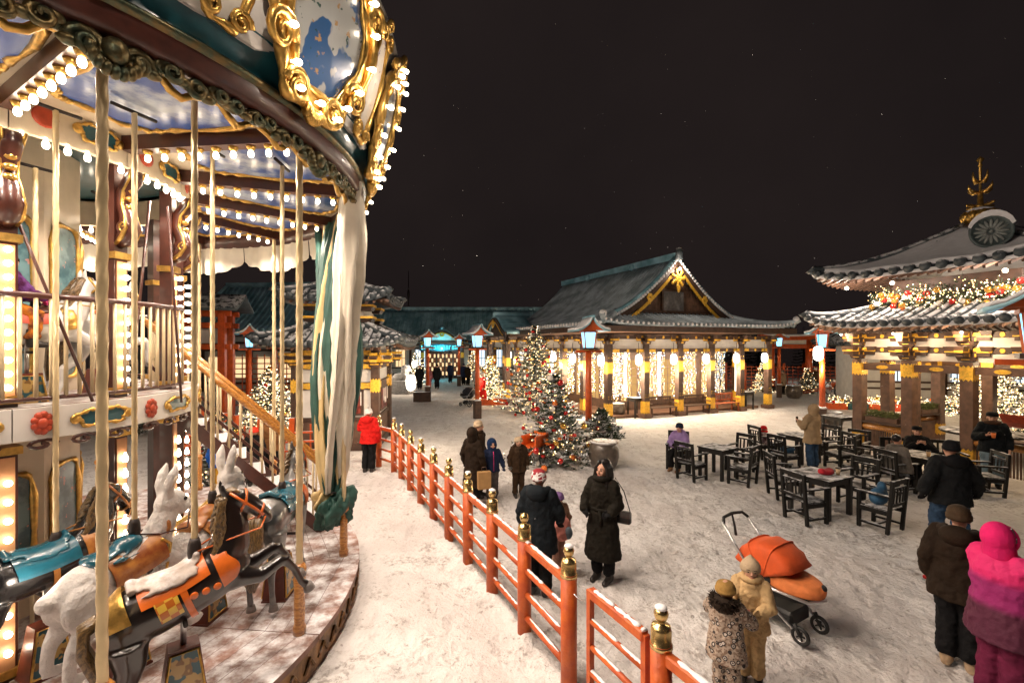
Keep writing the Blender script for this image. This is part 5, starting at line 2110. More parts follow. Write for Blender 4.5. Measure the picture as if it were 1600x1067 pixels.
for s in range(4):
    R = Matrix.Rotation(s * PI / 2, 4, 'Z')
    for z, h, nm, m_ in ((2.62, 0.20, 'tie_beam', M['timber_mid']), (3.14, 0.14, 'tie_beam', M['timber']), (3.54, 0.14, 'tie_beam', M['timber']), (2.95, 0.22, 'plaster_panel', M['plaster_snow']), (3.34, 0.24, 'plaster_panel', M['plaster_snow'])):
        for k in range(3):
            x0 = -hs + GS * k / 3
            ln = GS / 3 - 0.28
            bm2 = MB().merge(MB().box((x0 + GS / 6, -hs, z), (ln, 0.12 if nm == 'tie_beam' else 0.06, h)), R).build(nm, m_, GZ_)
            if nm == 'tie_beam':
                if z > 3:
                    for q in (-0.46, 0.46):
                        pl = fish_tail(0.34, h * 0.98)
                        MB().prism(pl, -0.068, 0.068, R @ Matrix.Translation((x0 + GS / 6 + q, -hs, z)) @ Matrix.Rotation(PI / 2, 4, 'X')).build('gilt_plate', M['gilt'], bm2)
                pl = [(0.075 * math.cos(q * PI / 5) * (2.2 if z < 3 else 0.7), 0.06 * math.sin(q * PI / 5)) for q in range(10)]
                MB().prism(pl, -0.07, 0.07, R @ Matrix.Translation((x0 + GS / 6, -hs, z)) @ Matrix.Rotation(PI / 2, 4, 'X')).build('gilt_boss', M['gilt'], bm2)
    # low balustrade of thin slats with a broad top board
    if s != 1:
        for k in range(3):
            x0 = -hs + GS * k / 3
            if s == 3 and k == 1:
                continue
            MB().merge(MB().box((x0 + GS / 6, -hs, 0.95), (GS / 3 - 0.28, 0.34, 0.05)), R).build('counter_top', M['timber'], GZ_)
            MB().merge(MB().tube([(x0 + 0.15, -hs - 0.04, 0.80), (x0 + GS / 3 - 0.15, -hs - 0.04, 0.80)], 0.09, 10), R).build('log_rail', M['wood_rail'], GZ_, True)
            n = 17
            for q in range(n):
                xx = x0 + 0.17 + (GS / 3 - 0.34) * q / (n - 1)
                MB().merge(MB().box((xx, -hs - 0.02, 0.40), (0.032, 0.03, 0.66)), R).build('slat', M['timber_mid'], GZ_)
hp = Hip(hs + 1.05, hs + 1.05, hs * 0.72, hs * 0.72, 3.86, 4.48, 1.25, 0.34)
o = empty('lower_roof', (0, 0, 0))
o.parent = GZ_
roof(o, hp, 0, 0.085, M['tile'], (0, 3, 1, 2), 'roof_tile', True, M['snow'], 0.27)
MB().box((0, 0, 4.75), (hs * 1.42, hs * 1.42, 0.9)).build('upper_wall', M['timber'], GZ_)
hp = Hip(hs + 0.9, hs + 0.9, 0.25, 0.25, 5.30, 6.62, 1.45, 0.30)
o = empty('upper_roof', (0, 0, 0))
o.parent = GZ_
roof(o, hp, 0, 0.095, M['tile'], (0, 3, 1, 2), 'roof_tile', True, M['snow'], 0.36)
mb = MB()
for s in (0, 3):                            # snow lying over the rolls
    for i in range(9):
        pass
for s in (0, 1, 2, 3):
    P = []
    for i in range(9):
        t = 0.05 + 0.95 * i / 8
        h = hp.half(s, t)
        P.append([hp.at(s, -h + 2 * h * j / 14, t) + V((0, 0, 0.17 + 0.03 * math.sin(j * 1.7 + i))) for j in range(15)])
    MB().grid(P, 0.11).build('roof_snow', M['snow'], o, True)
# ridge end disc with sixteen petals
dd = (E1 * 1.0 - E2 * 0.0)
loc_l = V((-2.05, -1.12, 6.10))
D = Matrix.Translation(loc_l) @ Matrix.Rotation(rad_(-66), 4, 'Z') @ Matrix.Rotation(PI / 2, 4, 'X') @ Matrix.Scale(0.88, 4)
RE = MB().lathe([(0.0, -0.9), (0.40, -0.9), (0.42, -0.1), (0.46, 0.0), (0.46, 0.08), (0.40, 0.09), (0.38, 0.03), (0.0, 0.03)], 32, mtx=D).build('ridge_end', M['tile_end'], o, True)
pet = MB()
for k in range(16):
    a = 2 * PI * k / 16
    R = D @ Matrix.Rotation(a, 4, 'Z') @ Matrix.Translation((0.22, 0, 0.05))
    pet.merge(MB().ball((0, 0, 0), (0.15, 0.042, 0.03), 8, 5), R)
pet.merge(MB().ball((0, 0, 0.05), (0.05, 0.05, 0.035), 8, 5), D)
pet.build('chrysanthemum_petals', mat('pale_tile', (0.20, 0.22, 0.21), 0.6, 0, 0.15, 9), RE, True)
sn = MB()
P = []
for i in range(9):
    a = rad_(18) + rad_(144) * i / 8
    P.append([D @ V((0.50 * math.cos(a), 0.50 * math.sin(a) + 0.10 * math.sin(a), z)) for z in (0.12, -0.2, -0.6, -0.95)])
P2 = [[D @ V((0.43 * math.cos(rad_(18) + rad_(144) * i / 8), 0.43 * math.sin(rad_(18) + rad_(144) * i / 8), z)) for z in (0.12, -0.2, -0.6, -0.95)] for i in range(9)]
sn.grid(P)
sn.grid(P2)
sn.grid([[p[0] for p in P], [p[0] for p in P2]])
sn.build('ridge_snow', M['snow'], RE, True)
# finial: lotus bowl and tiered spire
FI = MB().lathe([(0.10, 6.60), (0.18, 6.66), (0.34, 6.80), (0.40, 6.95), (0.34, 7.10), (0.22, 7.18), (0.0, 7.22)], 18).build('finial_bowl', M['gold'], GZ_, True)
pt = MB()
for k in range(10):
    a = 2 * PI * k / 10
    pt.ball((0.34 * math.cos(a), 0.34 * math.sin(a), 6.98), (0.10, 0.10, 0.15), 7, 5)
pt.build('lotus_petal', M['gold'], FI, True)
MB().ball((0, 0, 7.10), (0.33, 0.33, 0.14), 12, 6).build('finial_snow', M['snow'], FI, True)
spz = MB().lathe([(0.12, 7.2), (0.15, 7.26), (0.07, 7.34), (0.06, 7.6), (0.03, 7.7), (0.03, 8.4), (0.055, 8.42), (0.03, 8.5), (0.09, 8.6), (0.0, 8.70)], 10)
for z, r_, h in ((7.26, 0.40, 0.06), (7.66, 0.34, 0.22), (7.95, 0.21, 0.30)):
    for k in range(4):
        a = PI / 2 * k + GRZ * -1 + 0.0
        spz.tube([V((0.03 * math.cos(a), 0.03 * math.sin(a), z)), V((r_ * 0.6 * math.cos(a), r_ * 0.6 * math.sin(a), z + h * 0.05)), V((r_ * 0.95 * math.cos(a), r_ * 0.95 * math.sin(a), z + h * 0.45)), V((r_ * math.cos(a), r_ * math.sin(a), z + h))], [0.03, 0.05, 0.035, 0.008], 7)
spz.build('finial_spire', M['gold'], GZ_, True)
# lamps under the upper eave
for lx, ly in ((-2.35, -1.5), (-2.35, 0.9), (-2.30, 2.2), (0.4, -2.35), (-1.6, -2.35)):
    lp = MB().ball((lx, ly, 5.06), 0.055, 8, 6).build('eave_lamp', M['bulb'], GZ_, True)
    lamp('eave_light', (lx * 1.05, ly * 1.05, 4.98), 32, WARM, GZ_, 0.03)
# garland round the upper wall
GL = empty('gazebo_garland', GC + V((0, 0, 4.35)), GRZ, 'thick fir garland with lights and red, gold baubles between the gazebo roofs', 'garland')
M['needle'] = mat('fir_needles', (0.02, 0.045, 0.022), 0.6, 0, 0.4, 12, c2=(0.05, 0.075, 0.03), snow=0.0)
M['needle_snow'] = mat('fir_needles_snowy', (0.022, 0.05, 0.03), 0.6, 0, 0.4, 12, c2=(0.05, 0.08, 0.035), snow=0.85)
M['bauble_red'] = mat('red_bauble', (0.55, 0.02, 0.015), 0.15, 0.3, 0.1, 5, coat=0.8)
M['bauble_gold'] = mat('gold_bauble', (0.75, 0.42, 0.08), 0.15, 0.8, 0.1, 5, coat=0.6)
M['bauble_white'] = mat('white_bauble', (0.75, 0.70, 0.62), 0.25, 0, 0.1, 5, coat=0.6)
M['bauble_orange'] = mat('orange_bauble', (0.70, 0.16, 0.02), 0.25, 0, 0.1, 5, coat=0.6)
rg = random.Random(9)
ned, fai = MB(), MB()
bau = [MB().ball((0, 0, 0), 0.085, 10, 7).mesh('bauble', M[k], True) for k in ('bauble_red', 'bauble_gold', 'bauble_white', 'bauble_orange')]
w = hs * 0.86
for s in (0, 3, 1, 2):
    R = Matrix.Rotation({0: 0, 1: PI / 2, 2: PI, 3: -PI / 2}[s], 4, 'Z')
    n = 900 if s in (0, 3) else 250
    for i in range(n):
        x = rg.uniform(-w, w)
        c = V((x, -w + rg.gauss(0, 0.16), 0.22 + rg.gauss(0, 0.19)))
        d = V((rg.uniform(-1, 1), rg.uniform(-1, 1), rg.uniform(-1, 1))).normalized()
        e = d.cross(V((rg.uniform(-1, 1), rg.uniform(-1, 1), rg.uniform(-1, 1)))).normalized()
        ned.add([R @ (c - e * 0.022), R @ (c + e * 0.022), R @ (c + d * rg.uniform(0.12, 0.24))], [(0, 1, 2)])
        if i % 2 == 0:
            fai.octa(R @ (c + V((0, -0.12, 0.05))), rg.uniform(0.012, 0.022))
    if s in (0, 3):
        for i in range(34):
            put('bauble', bau[rg.choice((0, 0, 1, 1, 2, 3))], GL, R @ V((rg.uniform(-w, w), -w - 0.22 + rg.uniform(-0.05, 0.08), 0.22 + rg.gauss(0, 0.15))))
ned.build('needles', M['needle'], GL)['kind'] = 'stuff'
fai.build('light_string', M['fairy_warm'], GL)['kind'] = 'stuff'
# light inside the gazebo
for lx, ly in ((-0.9, -0.9), (0.9, 0.9), (-0.9, 0.9)):
    lamp('gazebo_light', (lx, ly, 2.75), 26, FAIRY, GZ_, 0.08)
for lx, ly in ((-2.65, -2.4), (-2.65, -0.8), (-2.65, 0.8), (-2.65, 2.3), (-0.8, -2.7)):
    MB().ball((lx * 0.96, ly * 0.96, 3.60), 0.03, 8, 6).build('soffit_lamp', M['bulb'], GZ_, True)
    lamp('soffit_light', (lx, ly, 3.45), 26, FAIRY, GZ_, 0.04)
# ------------------------------------------------------------------ orange fence round the carousel
M['fence'] = mat('orange_fence_paint', (0.64, 0.13, 0.018), 0.5, 0, 0.14, 9, c2=(0.42, 0.065, 0.012), bump=0.35, bscale=22)
FN = empty('carousel_fence', (0.54, 4.38, 0), 0, 'orange post and rail fence with brass ball finials along the snowy path', 'fence')
F0 = V((0.54, 4.38, 0))
posts = [F0 + V((-0.4, 0.84, 0)) * i for i in range(10)]
posts[0] = F0.copy()
fpost = MB().lathe([(0.078, -0.1), (0.078, 1.13)], 14).mesh('post', M['fence'], True)
fin = MB().lathe([(0.082, 1.10), (0.082, 1.125), (0.074, 1.13), (0.074, 1.23), (0.066, 1.26), (0.03, 1.27), (0.026, 1.29), (0.045, 1.31), (0.054, 1.345), (0.04, 1.38), (0.0, 1.395)], 14).mesh('finial', M['brass'], True)
snowcap = MB().ball((0, 0, 1.385), (0.046, 0.046, 0.022), 10, 6)
snowcap = snowcap.mesh('snow_cap', M['snow'], True)


def fence_post(parent, p, org, k=0):
    q = put('post', fpost, parent, p - org)
    f = put('finial', fin, q)
    if k % 3 != 1:
        put('snow_cap', snowcap, f)
    return q


def rail_run(parent, a, b, org, levels, rnd, r=0.034):
    for i, z in enumerate(levels):
        top = i == len(levels) - 1
        a2, b2 = a - org + V((0, 0, z)), b - org + V((0, 0, z))
        if top:
            rl_ = MB().bar(a2, b2, 0.075, 0.085).build('rail', M['fence'], parent, bevel=0.01)
        else:
            rl_ = MB().tube([a2, b2], r, 10).build('rail', M['fence'], parent, True)
        # snow lying along the rail in uneven lengths
        f = rnd.uniform(0, 0.15)
        mb = MB()
        while f < 1:
            g_ = min(1, f + rnd.uniform(0.25, 0.8))
            n = 12
            pts = [a2.lerp(b2, f + (g_ - f) * j / n) + V((0, 0, (0.043 if top else r * 0.88))) for j in range(n + 1)]
            wd = (0.033 if top else 0.021)
            mb.tube(pts, [wd * 0.4] + [wd * rnd.uniform(0.45, 1.0) for _ in range(n - 1)] + [wd * 0.4], 7, True, 0.55)
            f = g_ + (rnd.uniform(0.0, 0.06) if top else rnd.uniform(0.05, 0.3))
        mb.build('rail_snow', M['snow'], rl_, True)


LV = (0.24, 0.50, 0.76, 1.05)
rf = random.Random(2)
for i, p in enumerate(posts):
    fence_post(FN, p, F0, i)
    if i:
        d = (posts[i] - posts[i - 1]).normalized() * 0.07
        rail_run(FN, posts[i - 1] + d, posts[i] - d, F0, LV, rf)
ext = [posts[-1], V((-3.6, 12.45, 0)), V((-4.15, 13.2, 0))]
for a, b in zip(ext[:-1], ext[1:]):
    d = (b - a).normalized() * 0.07
    rail_run(FN, a + d, b - d, F0, LV, rf)
    fence_post(FN, b, F0, 1)
# the gate hung beyond the first post, and the fence going on towards the camera
GT = empty('fence_gate', (0.70, 4.12, 0), 0, 'orange barred gate chained beside the tall brass topped post', 'gate')
ga, gb_ = V((0, 0, 0)), V((0.31, -0.63, 0))
for p in (ga, gb_):
    MB().box((p.x, p.y, 0.60), (0.05, 0.05, 1.02), math.atan2(-0.63, 0.31)).build('gate_stile', M['fence'], GT)
rail_run(GT, ga, gb_, V((0, 0, 0)), (0.15, 0.38, 0.61, 0.84, 1.09), rf, 0.026)
MB().tube([(-0.16 + 0.02 * i, 0.26 - 0.03 * i, 1.0 - 0.05 * math.sin(i * PI / 8)) for i in range(9)], 0.008, 6).build('chain', M['steel'], GT, True)
FN2 = empty('near_fence', (1.086, 3.357, 0), 0, 'short orange fence run with a snow capped brass finial post beyond the gate', 'fence')
o1 = V((1.086, 3.357, 0))
fence_post(FN2, o1, o1, 0)
q2 = V((1.52, 2.50, 0))
d = (q2 - o1).normalized() * 0.07
rail_run(FN2, o1 + d, q2 - d, o1, LV, rf)
fence_post(FN2, q2, o1, 1)

# ------------------------------------------------------------------ lamp posts
def lamp_post_mesh():
    root = empty('lamp_post', (0, 0, 0))
    MB().box((0, 0, 0.40), (0.30, 0.30, 0.80)).build('post_base', M['timber'], root, bevel=0.01)
    MB().lathe([(0.15, 0.80), (0.15, 0.86), (0.11, 0.87)], 14).build('base_ring', M['snow'], root, True)
    MB().lathe([(0.105, 0.8), (0.10, 2.0), (0.095, 3.10)], 14).build('post', M['vermilion'], root, True)
    MB().box((0, 0, 3.08), (0.85, 0.10, 0.07)).build('cross_arm', M['vermilion_snow'], root)
    MB().box((0, 0, 3.16), (0.46, 0.46, 0.06)).build('lantern_tray', M['timber'], root)
    b0, b1 = 0.145, 0.19
    for s in range(4):
        R = Matrix.Rotation(s * PI / 2, 4, 'Z')
        for e in (-1, 1):
            x0, x1 = (0.008, b0 - 0.015) if e > 0 else (-b0 + 0.015, -0.008)
            k = b1 / b0
            mb = MB().add([R @ V((x0, -b0, 3.20)), R @ V((x1, -b0, 3.20)), R @ V((x1 * k, -b1, 3.68)), R @ V((x0 * k, -b1, 3.68))], [(0, 1, 2, 3)])
            mb.build('lantern_pane', M['cool_glass'], root)
    fr = MB()
    for x in (-1, 1):
        for y in (-1, 1):
            fr.bar((x * b0, y * b0, 3.19), (x * b1, y * b1, 3.70), 0.035, 0.035)
    fr.box((0, 0, 3.70), (0.46, 0.46, 0.05))
    fr.build('lantern_frame', M['vermilion'], root)
    for s in (-1, 1):
        P = []
        for i in range(7):
            f = i / 6
            P.append([V((s * (0.03 + 0.52 * f), -0.52 + 1.04 * j / 4, 4.12 - 0.44 * f ** 0.62 + 0.07 * f ** 4)) for j in range(5)])
        MB().grid(P if s > 0 else [list(reversed(r)) for r in P], 0.05).build('lantern_roof', M['tile_teal_lit'], root, True)
        P = [[p + V((0, 0, 0.055 + 0.015 * math.sin(3 * i + j))) for j, p in enumerate(r)] for i, r in enumerate(P)]
        MB().grid(P if s > 0 else [list(reversed(r)) for r in P], 0.055).build('roof_snow', M['snow'], root, True)
    MB().tube([(0, -0.56, 4.16), (0, 0.56, 4.16)], 0.05, 8).build('roof_ridge', M['tile_teal_lit'], root, True)
    for s in (-1, 1):
        MB().prism([(-0.42, 3.74), (0.42, 3.74), (0.0, 4.08)], -0.02, 0.02, Matrix.Translation((0, s * 0.36, 0)) @ Matrix.Rotation(PI / 2, 4, 'X')).build('gable_board', M['vermilion'], root)
    return root


LP0 = lamp_post_mesh()
LPS = [((2.44, 14.67), 8, 'red lamp post with cold white lantern rising beside the decorated fir'),
       ((-1.54, 20.48), 25, 'red lamp post standing next to the figure in red and the pram'),
       ((-5.0, 27.3), 20, 'red lamp post with a dark planter box at its foot'),
       ((-4.2, 36.5), 10, 'slender red lamp post in front of the entrance doors of the long building'),
       ((16.58, 28.6), -30, 'red lamp post near the torii with a clay pot at its foot'),
       ((12.12, 18.0), -38, 'red lamp post with a white paper lantern hung beside the gazebo'),
       ((-11.4, 20.0), 30, 'red lamp post standing by the red trellis beyond the carousel stairs'),
       ((-12.6, 24.5), 30, 'red lamp post behind the trellis, close to the broad roofed hall'),
       ((6.42, 5.55), -42, 'red lamp post whose teal edged roof overlaps the gazebo eave')]
for i, ((x, y), a, lb) in enumerate(LPS):
    o = LP0 if i == 0 else copy_tree(LP0)
    o.location = (x, y, 0)
    o.rotation_euler = (0, 0, rad_(a))
    tag(o, lb, 'lamp post', 'red lamp posts round the square')
    lamp('lantern_light', (x, y, 3.02), 230 if i < 8 else 200, (0.80, 0.93, 1.0) if i == 8 else COOL, None, 0.10)
paper_lantern((11.80, 17.75, 2.95), 'white paper lantern hanging on the lamp post beside the gazebo', None, 1.15)

# ------------------------------------------------------------------ firs
M['bark'] = mat('bark', (0.07, 0.045, 0.03), 0.8, 0, 0.3, 10)


def fir_mesh(h, r, seed, dens=1.0, bare=0.10):
    rn = random.Random(seed)
    mb = MB()
    sn_ = MB()
    tips = []
    levels = int(15 * dens * (0.7 + h / 8))
    for L in range(levels):
        f = L / (levels - 1)
        z = h * (bare + (0.98 - bare) * f ** 0.9)
        br = r * (1 - f) ** 0.85 + 0.06
        nb = max(5, int((15 - 8 * f) * dens))
        for k in range(nb):
            a = 2 * PI * (k + rn.random() * 0.8) / nb + L * 0.7
            ln = br * rn.uniform(0.5, 1.25)
            d = V((math.cos(a), math.sin(a), 0))
            side = V((-d.y, d.x, 0))
            drop = rn.uniform(0.12, 0.30) * ln
            ns = max(4, int(ln / 0.085))
            prev = V((0, 0, z))
            for s in range(1, ns + 1):
                g_ = s / ns
                p = V((0, 0, z)) + d * ln * g_ + V((0, 0, -drop * math.sin(g_ * PI * 0.55) + 0.10 * ln * g_ ** 3))
                w = 0.10 + 0.13 * (1 - g_) * min(1.0, ln)
                for e in (-1, 1):
                    tip = p + side * e * w * rn.uniform(0.8, 1.3) + d * w * rn.uniform(0.5, 0.9) + V((0, 0, rn.uniform(-0.05, 0.03)))
                    off = V((0, 0, rn.uniform(0.015, 0.035)))
                    mb.add([prev - off, p + off, tip], [(0, 1, 2)])
                    if rn.random() < 0.62:
                        up = V((0, 0, 0.022))
                        c0 = (prev + p + tip) / 3
                        sn_.add([c0 + (q - c0) * 0.8 + up for q in (prev, p, tip)], [(0, 1, 2)])
                    if rn.random() < 0.55:
                        t2 = p + side * e * w * 0.4 + V((0, 0, rn.uniform(0.05, 0.11))) + d * 0.07
                        mb.add([p - d * 0.03, p + d * 0.035 + side * e * 0.02, t2], [(0, 1, 2)])
                    tips.append(tip)
                prev = p
    return mb, tips, sn_


def fir(name, loc, h, r, seed, label, lit=0, baubles=0, group=None, dens=1.0, power=0, snow=True, bare=0.1, lightmat='fairy_warm', ls=0.016):
    root = empty(name, loc, seed * 0.7, label, 'fir tree', group)
    mb, tips, sn_ = fir_mesh(h, r, seed, dens, bare)
    mb.build('crown', M['needle_snow'] if snow else M['needle'], root)
    if snow:
        sn_.build('snow_load', M['snow'], root)['kind'] = 'stuff'
    MB().tube([(0, 0, -0.05), (0, 0, h * 0.5), (0, 0, h * 0.98)], [0.05 + 0.018 * h, 0.035 + 0.01 * h, 0.01], 8).build('trunk', M['bark'], root, True)
    rn = random.Random(seed + 50)
    if lit:
        fm = MB()
        for p in rn.sample(tips, min(lit, len(tips))):
            fm.octa(p + V((rn.uniform(-0.03, 0.03), rn.uniform(-0.03, 0.03), 0.03)), ls * rn.uniform(0.8, 1.3))
        fm.build('light_string', M[lightmat], root)['kind'] = 'stuff'
    outer = [p for p in tips if math.hypot(p.x, p.y) > 0.55 * r * (1 - p.z / h)]
    for i, p in enumerate(rn.sample(outer, min(baubles, len(outer)))):
        b = put('bauble', bau[rn.choice((0, 0, 0, 1, 2, 3))], root, p + V((0, 0, -0.05)))
        k = rn.uniform(0.7, 1.15)
        b.scale = (k, k, k)
    if power:
        for k in range(3):
            a = k * 2 * PI / 3 + 3.9
            lamp('tree_glow', V(loc) + V((r * 1.05 * math.cos(a), r * 1.05 * math.sin(a), h * 0.45)), power / 3, FAIRY, None, 0.1)
    return root


fir('decorated_fir', (1.22, 13.0, 0), 2.45, 1.12, 1, 'wide snowy fir hung with red and white baubles beside the big clay pot', 260, 70, None, 1.25, 10, bare=0.06)
fir('decorated_fir', (1.15, 22.8, 0), 4.25, 1.75, 2, 'tall fir glowing with lights and red baubles before the temple hall corner', 800, 110, None, 1.2, 45, ls=0.017)
fir('lit_fir', (-1.2, 25.8, 0.2), 2.4, 0.85, 3, 'small brightly lit fir in a red planter behind the figure in red', 700, 14, None, 1.0, 26, ls=0.022)
fir('potted_fir', (2.80, 14.4, 0.42), 0.85, 0.62, 4, 'dark fir growing from the clay pot behind the lamp post', 30, 8, None, 1.0)
fir('lit_fir', (21.4, 29.4, 0.5), 1.75, 0.85, 5, 'small lit fir in a dark square planter near the orange rickshaw', 350, 0, None, 0.9, 20, ls=0.024)
fir('lit_fir', (19.6, 30.6, 0.1), 1.6, 0.7, 6, 'small snowy fir beside the torii gate', 120, 0, None, 0.9)
fir('lit_fir', (17.0, 31.2, 0.1), 1.9, 0.7, 7, 'small lit fir behind the lamp post by the torii', 320, 0, None, 0.9, 12, ls=0.024)
fir('lit_fir', (20.2, 19.6, 0.1), 3.2, 1.5, 8, 'large glowing fir past the gazebo', 1300, 0, None, 1.0, 50, ls=0.022)
fir('lit_fir', (18.6, 16.0, 0.1), 2.4, 1.2, 9, 'broad glowing fir next to the red sleigh behind the gazebo', 1000, 0, None, 1.0, 36, ls=0.02)
fir('lit_fir', (-9.1, 17.4, 0.1), 2.4, 1.25, 10, 'glowing fir behind the stairs of the carousel', 900, 12, None, 1.0, 40, ls=0.02)
fir('lit_fir', (-7.6, 36.6, 0.1), 2.5, 0.9, 11, 'small lit fir near the stone lion', 280, 0, None, 0.8, 14, ls=0.03)
fir('lit_fir', (-3.4, 40.5, 0.1), 2.6, 0.9, 12, 'small lit fir beside the entrance doors', 280, 0, None, 0.8, 14, ls=0.03)
fir('snowy_fir', (-13.2, 17.5, 0), 3.4, 1.3, 13, 'unlit snowy fir beside the red gate', 0, 0, None, 1.0)
fir('lit_fir', (-6.9, 10.8, 0), 1.7, 0.7, 14, 'little dark fir with red baubles seen through the stair balusters', 60, 26, None, 1.0)
# planters under the small firs
for p, s, h, m_, lb in (((-1.2, 25.8, 0), 1.5, 0.35, M['vermilion_snow'], 'low red square planter under the small bright fir'),
                        ((21.4, 29.4, 0), 0.95, 0.62, M['iron'], 'dark square planter holding a small lit fir near the rickshaw'),
                        ((-5.25, 26.9, 0), 0.95, 0.55, M['timber'], 'dark wooden planter box at the foot of a lamp post')):
    pl = empty('planter_box', p, 0.2, lb, 'planter')
    for k in range(4):
        R = Matrix.Rotation(k * PI / 2, 4, 'Z')
        MB().merge(MB().box((0, -s / 2, h / 2), (s, 0.05, h)), R).build('side_board', m_, pl)
    MB().box((0, 0, h - 0.06), (s - 0.06, s - 0.06, 0.06)).build('soil_snow', M['snow'], pl)

# ------------------------------------------------------------------ clay pots
M['clay'] = mat('dark_glazed_clay', (0.075, 0.058, 0.045), 0.35, 0, 0.3, 5, c2=(0.13, 0.105, 0.085), coat=0.3, bump=0.1, bscale=14)


def clay_pot(loc, k, label):
    o = empty('clay_pot', loc, 0, label, 'pot')
    o.scale = (k,) * 3
    MB().lathe([(0.25, 0), (0.33, 0.10), (0.385, 0.30), (0.38, 0.48), (0.33, 0.62), (0.31, 0.64), (0.28, 0.62), (0.26, 0.5), (0.0, 0.45)], 22).build('pot_body', M['clay'], o, True)
    MB().lathe([(0.30, 0.615), (0.355, 0.64), (0.355, 0.675), (0.31, 0.685), (0.29, 0.65)], 22).build('pot_rim', mat('frosted_rim', (0.30, 0.27, 0.25), 0.6, 0, 0.2, 9, snow=0.5), o, True)


clay_pot((2.46, 12.35, 0), 1.05, 'big dark glazed clay pot standing open in the snow near the decorated fir')
clay_pot((2.72, 14.4, 0), 0.95, 'dark clay pot with a fir growing in it')
clay_pot((12.70, 18.25, 0), 0.95, 'dark clay pot behind the beige jacket, at the lamp post beside the gazebo')
clay_pot((17.3, 28.3, 0), 1.2, 'dark clay pot at the foot of the lamp post by the torii')
clay_pot(pw(1.15, 0.9), 0.9, 'dark clay pot between columns of the temple hall')

# ------------------------------------------------------------------ dark wooden tables and armchairs
M['chair'] = mat('charred_wood_snowy', (0.008, 0.007, 0.006), 0.5, 0, 0.4, 7, snow=0.42, bump=0.15, bscale=30, spec=0.3, soft=0.3)
M['chair_side'] = mat('charred_wood', (0.008, 0.007, 0.006), 0.5, 0, 0.4, 7, bump=0.15, bscale=30)


def chair_proto():
    r = empty('armchair', (0, 0, 0))
    W, D_ = 0.54, 0.52                        # front is -y
    def bx(n, c, s, m_=None, tilt=0):
        o = MB().box((0, 0, 0), s).build(n, m_ or M['chair'], r, loc=c, bevel=0.006)
        if tilt:
            o.rotation_euler = (tilt, 0, 0)
        return o
    for s in (-1, 1):
        bx('leg', (s * (W / 2 - 0.03), -D_ / 2 + 0.03, 0.32), (0.06, 0.06, 0.64))
        bx('leg', (s * (W / 2 - 0.03), D_ / 2 - 0.01, 0.47), (0.06, 0.055, 0.95), None, rad_(-5))
        bx('armrest', (s * (W / 2 - 0.025), -0.02, 0.655), (0.075, D_ + 0.03, 0.035))
        bx('side_rail', (s * (W / 2 - 0.03), 0, 0.36), (0.035, D_ - 0.1, 0.09))
        bx('stretcher', (s * (W / 2 - 0.03), 0, 0.11), (0.03, D_ - 0.1, 0.045))
    bx('front_rail', (0, -D_ / 2 + 0.03, 0.36), (W - 0.12, 0.035, 0.09))
    bx('stretcher', (0, 0.02, 0.11), (W - 0.09, 0.03, 0.045))
    for k in range(4):
        bx('seat_slat', (0, -D_ / 2 + 0.06 + 0.125 * k, 0.415), (W - 0.02 if k else W - 0.12, 0.115, 0.022))
    for z, h, y in ((0.90, 0.085, 0.288), (0.80, 0.035, 0.28), (0.50, 0.06, 0.256)):
        bx('back_rail', (0, y, z), (W - 0.10, 0.032, h), None, rad_(-5))
    for k in range(4):
        bx('back_slat', (-0.15 + 0.10 * k, 0.268, 0.65), (0.042, 0.018, 0.27), None, rad_(-5))
    return r


def table_proto(s=0.75):
    r = empty('square_table', (0, 0, 0))
    for k in range(5):
        MB().box((-s / 2 + s / 10 + s / 5 * k, 0, 0.735), (s / 5 - 0.006, s, 0.035)).build('top_board', M['chair'], r, bevel=0.004)
    for q in (-1, 1):
        MB().box((q * (s / 2 - 0.06), 0, 0.665), (0.03, s - 0.14, 0.10)).build('apron', M['chair_side'], r)
        MB().box((0, q * (s / 2 - 0.06), 0.665), (s - 0.16, 0.03, 0.10)).build('apron', M['chair_side'], r)
        for e in (-1, 1):
            MB().box((q * (s / 2 - 0.06), e * (s / 2 - 0.06), 0.355), (0.075, 0.075, 0.71)).build('leg', M['chair_side'], r, bevel=0.006)
    return r


CH0 = chair_proto()
G_CH = 'dark wooden armchairs set out in the snow'
CHS = [((4.38, 11.25), 31, 'dark armchair in front of the seated lavender coat, back towards the fence'),
       ((5.46, 10.90), 132, 'dark armchair alone at the near side of the empty small table'),
       ((5.92, 11.98), 211, 'dark armchair at the far side of the empty small table'),
       ((4.42, 12.30), -115, 'dark armchair in which the person in the lavender coat sits'),
       ((5.48, 8.62), 15, 'dark armchair with its back to the stroller at the table with the red bundle'),
       ((5.86, 9.95), -8, 'dark armchair tucked in behind the one nearer to the stroller'),
       ((6.62, 8.27), 116, 'dark armchair with a blue bag lying on its seat'),
       ((7.12, 9.50), 205, 'dark armchair across from the table with the red bundle'),
       ((7.30, 13.40), 8, 'dark armchair in which the child with the red hat sits'),
       ((7.15, 12.10), 20, 'dark armchair beside the beige jacket, with blue fabric on it'),
       ((8.72, 12.25), 188, 'dark armchair at the other hand of the beige jacket'),
       ((9.05, 13.35), 200, 'dark armchair behind the beige jacket, next to the lamp post base'),
       ((9.35, 12.55), 215, 'dark armchair standing between the beige jacket and the gazebo'),
       ((8.62, 10.35), 10, 'dark armchair seating a dark haired person seen from behind'),
       ((9.15, 11.75), -50, 'dark armchair by the slatted gazebo balustrade'),
       ((10.40, 10.15), 165, 'dark armchair between the striding man and the man with the orange cup')]
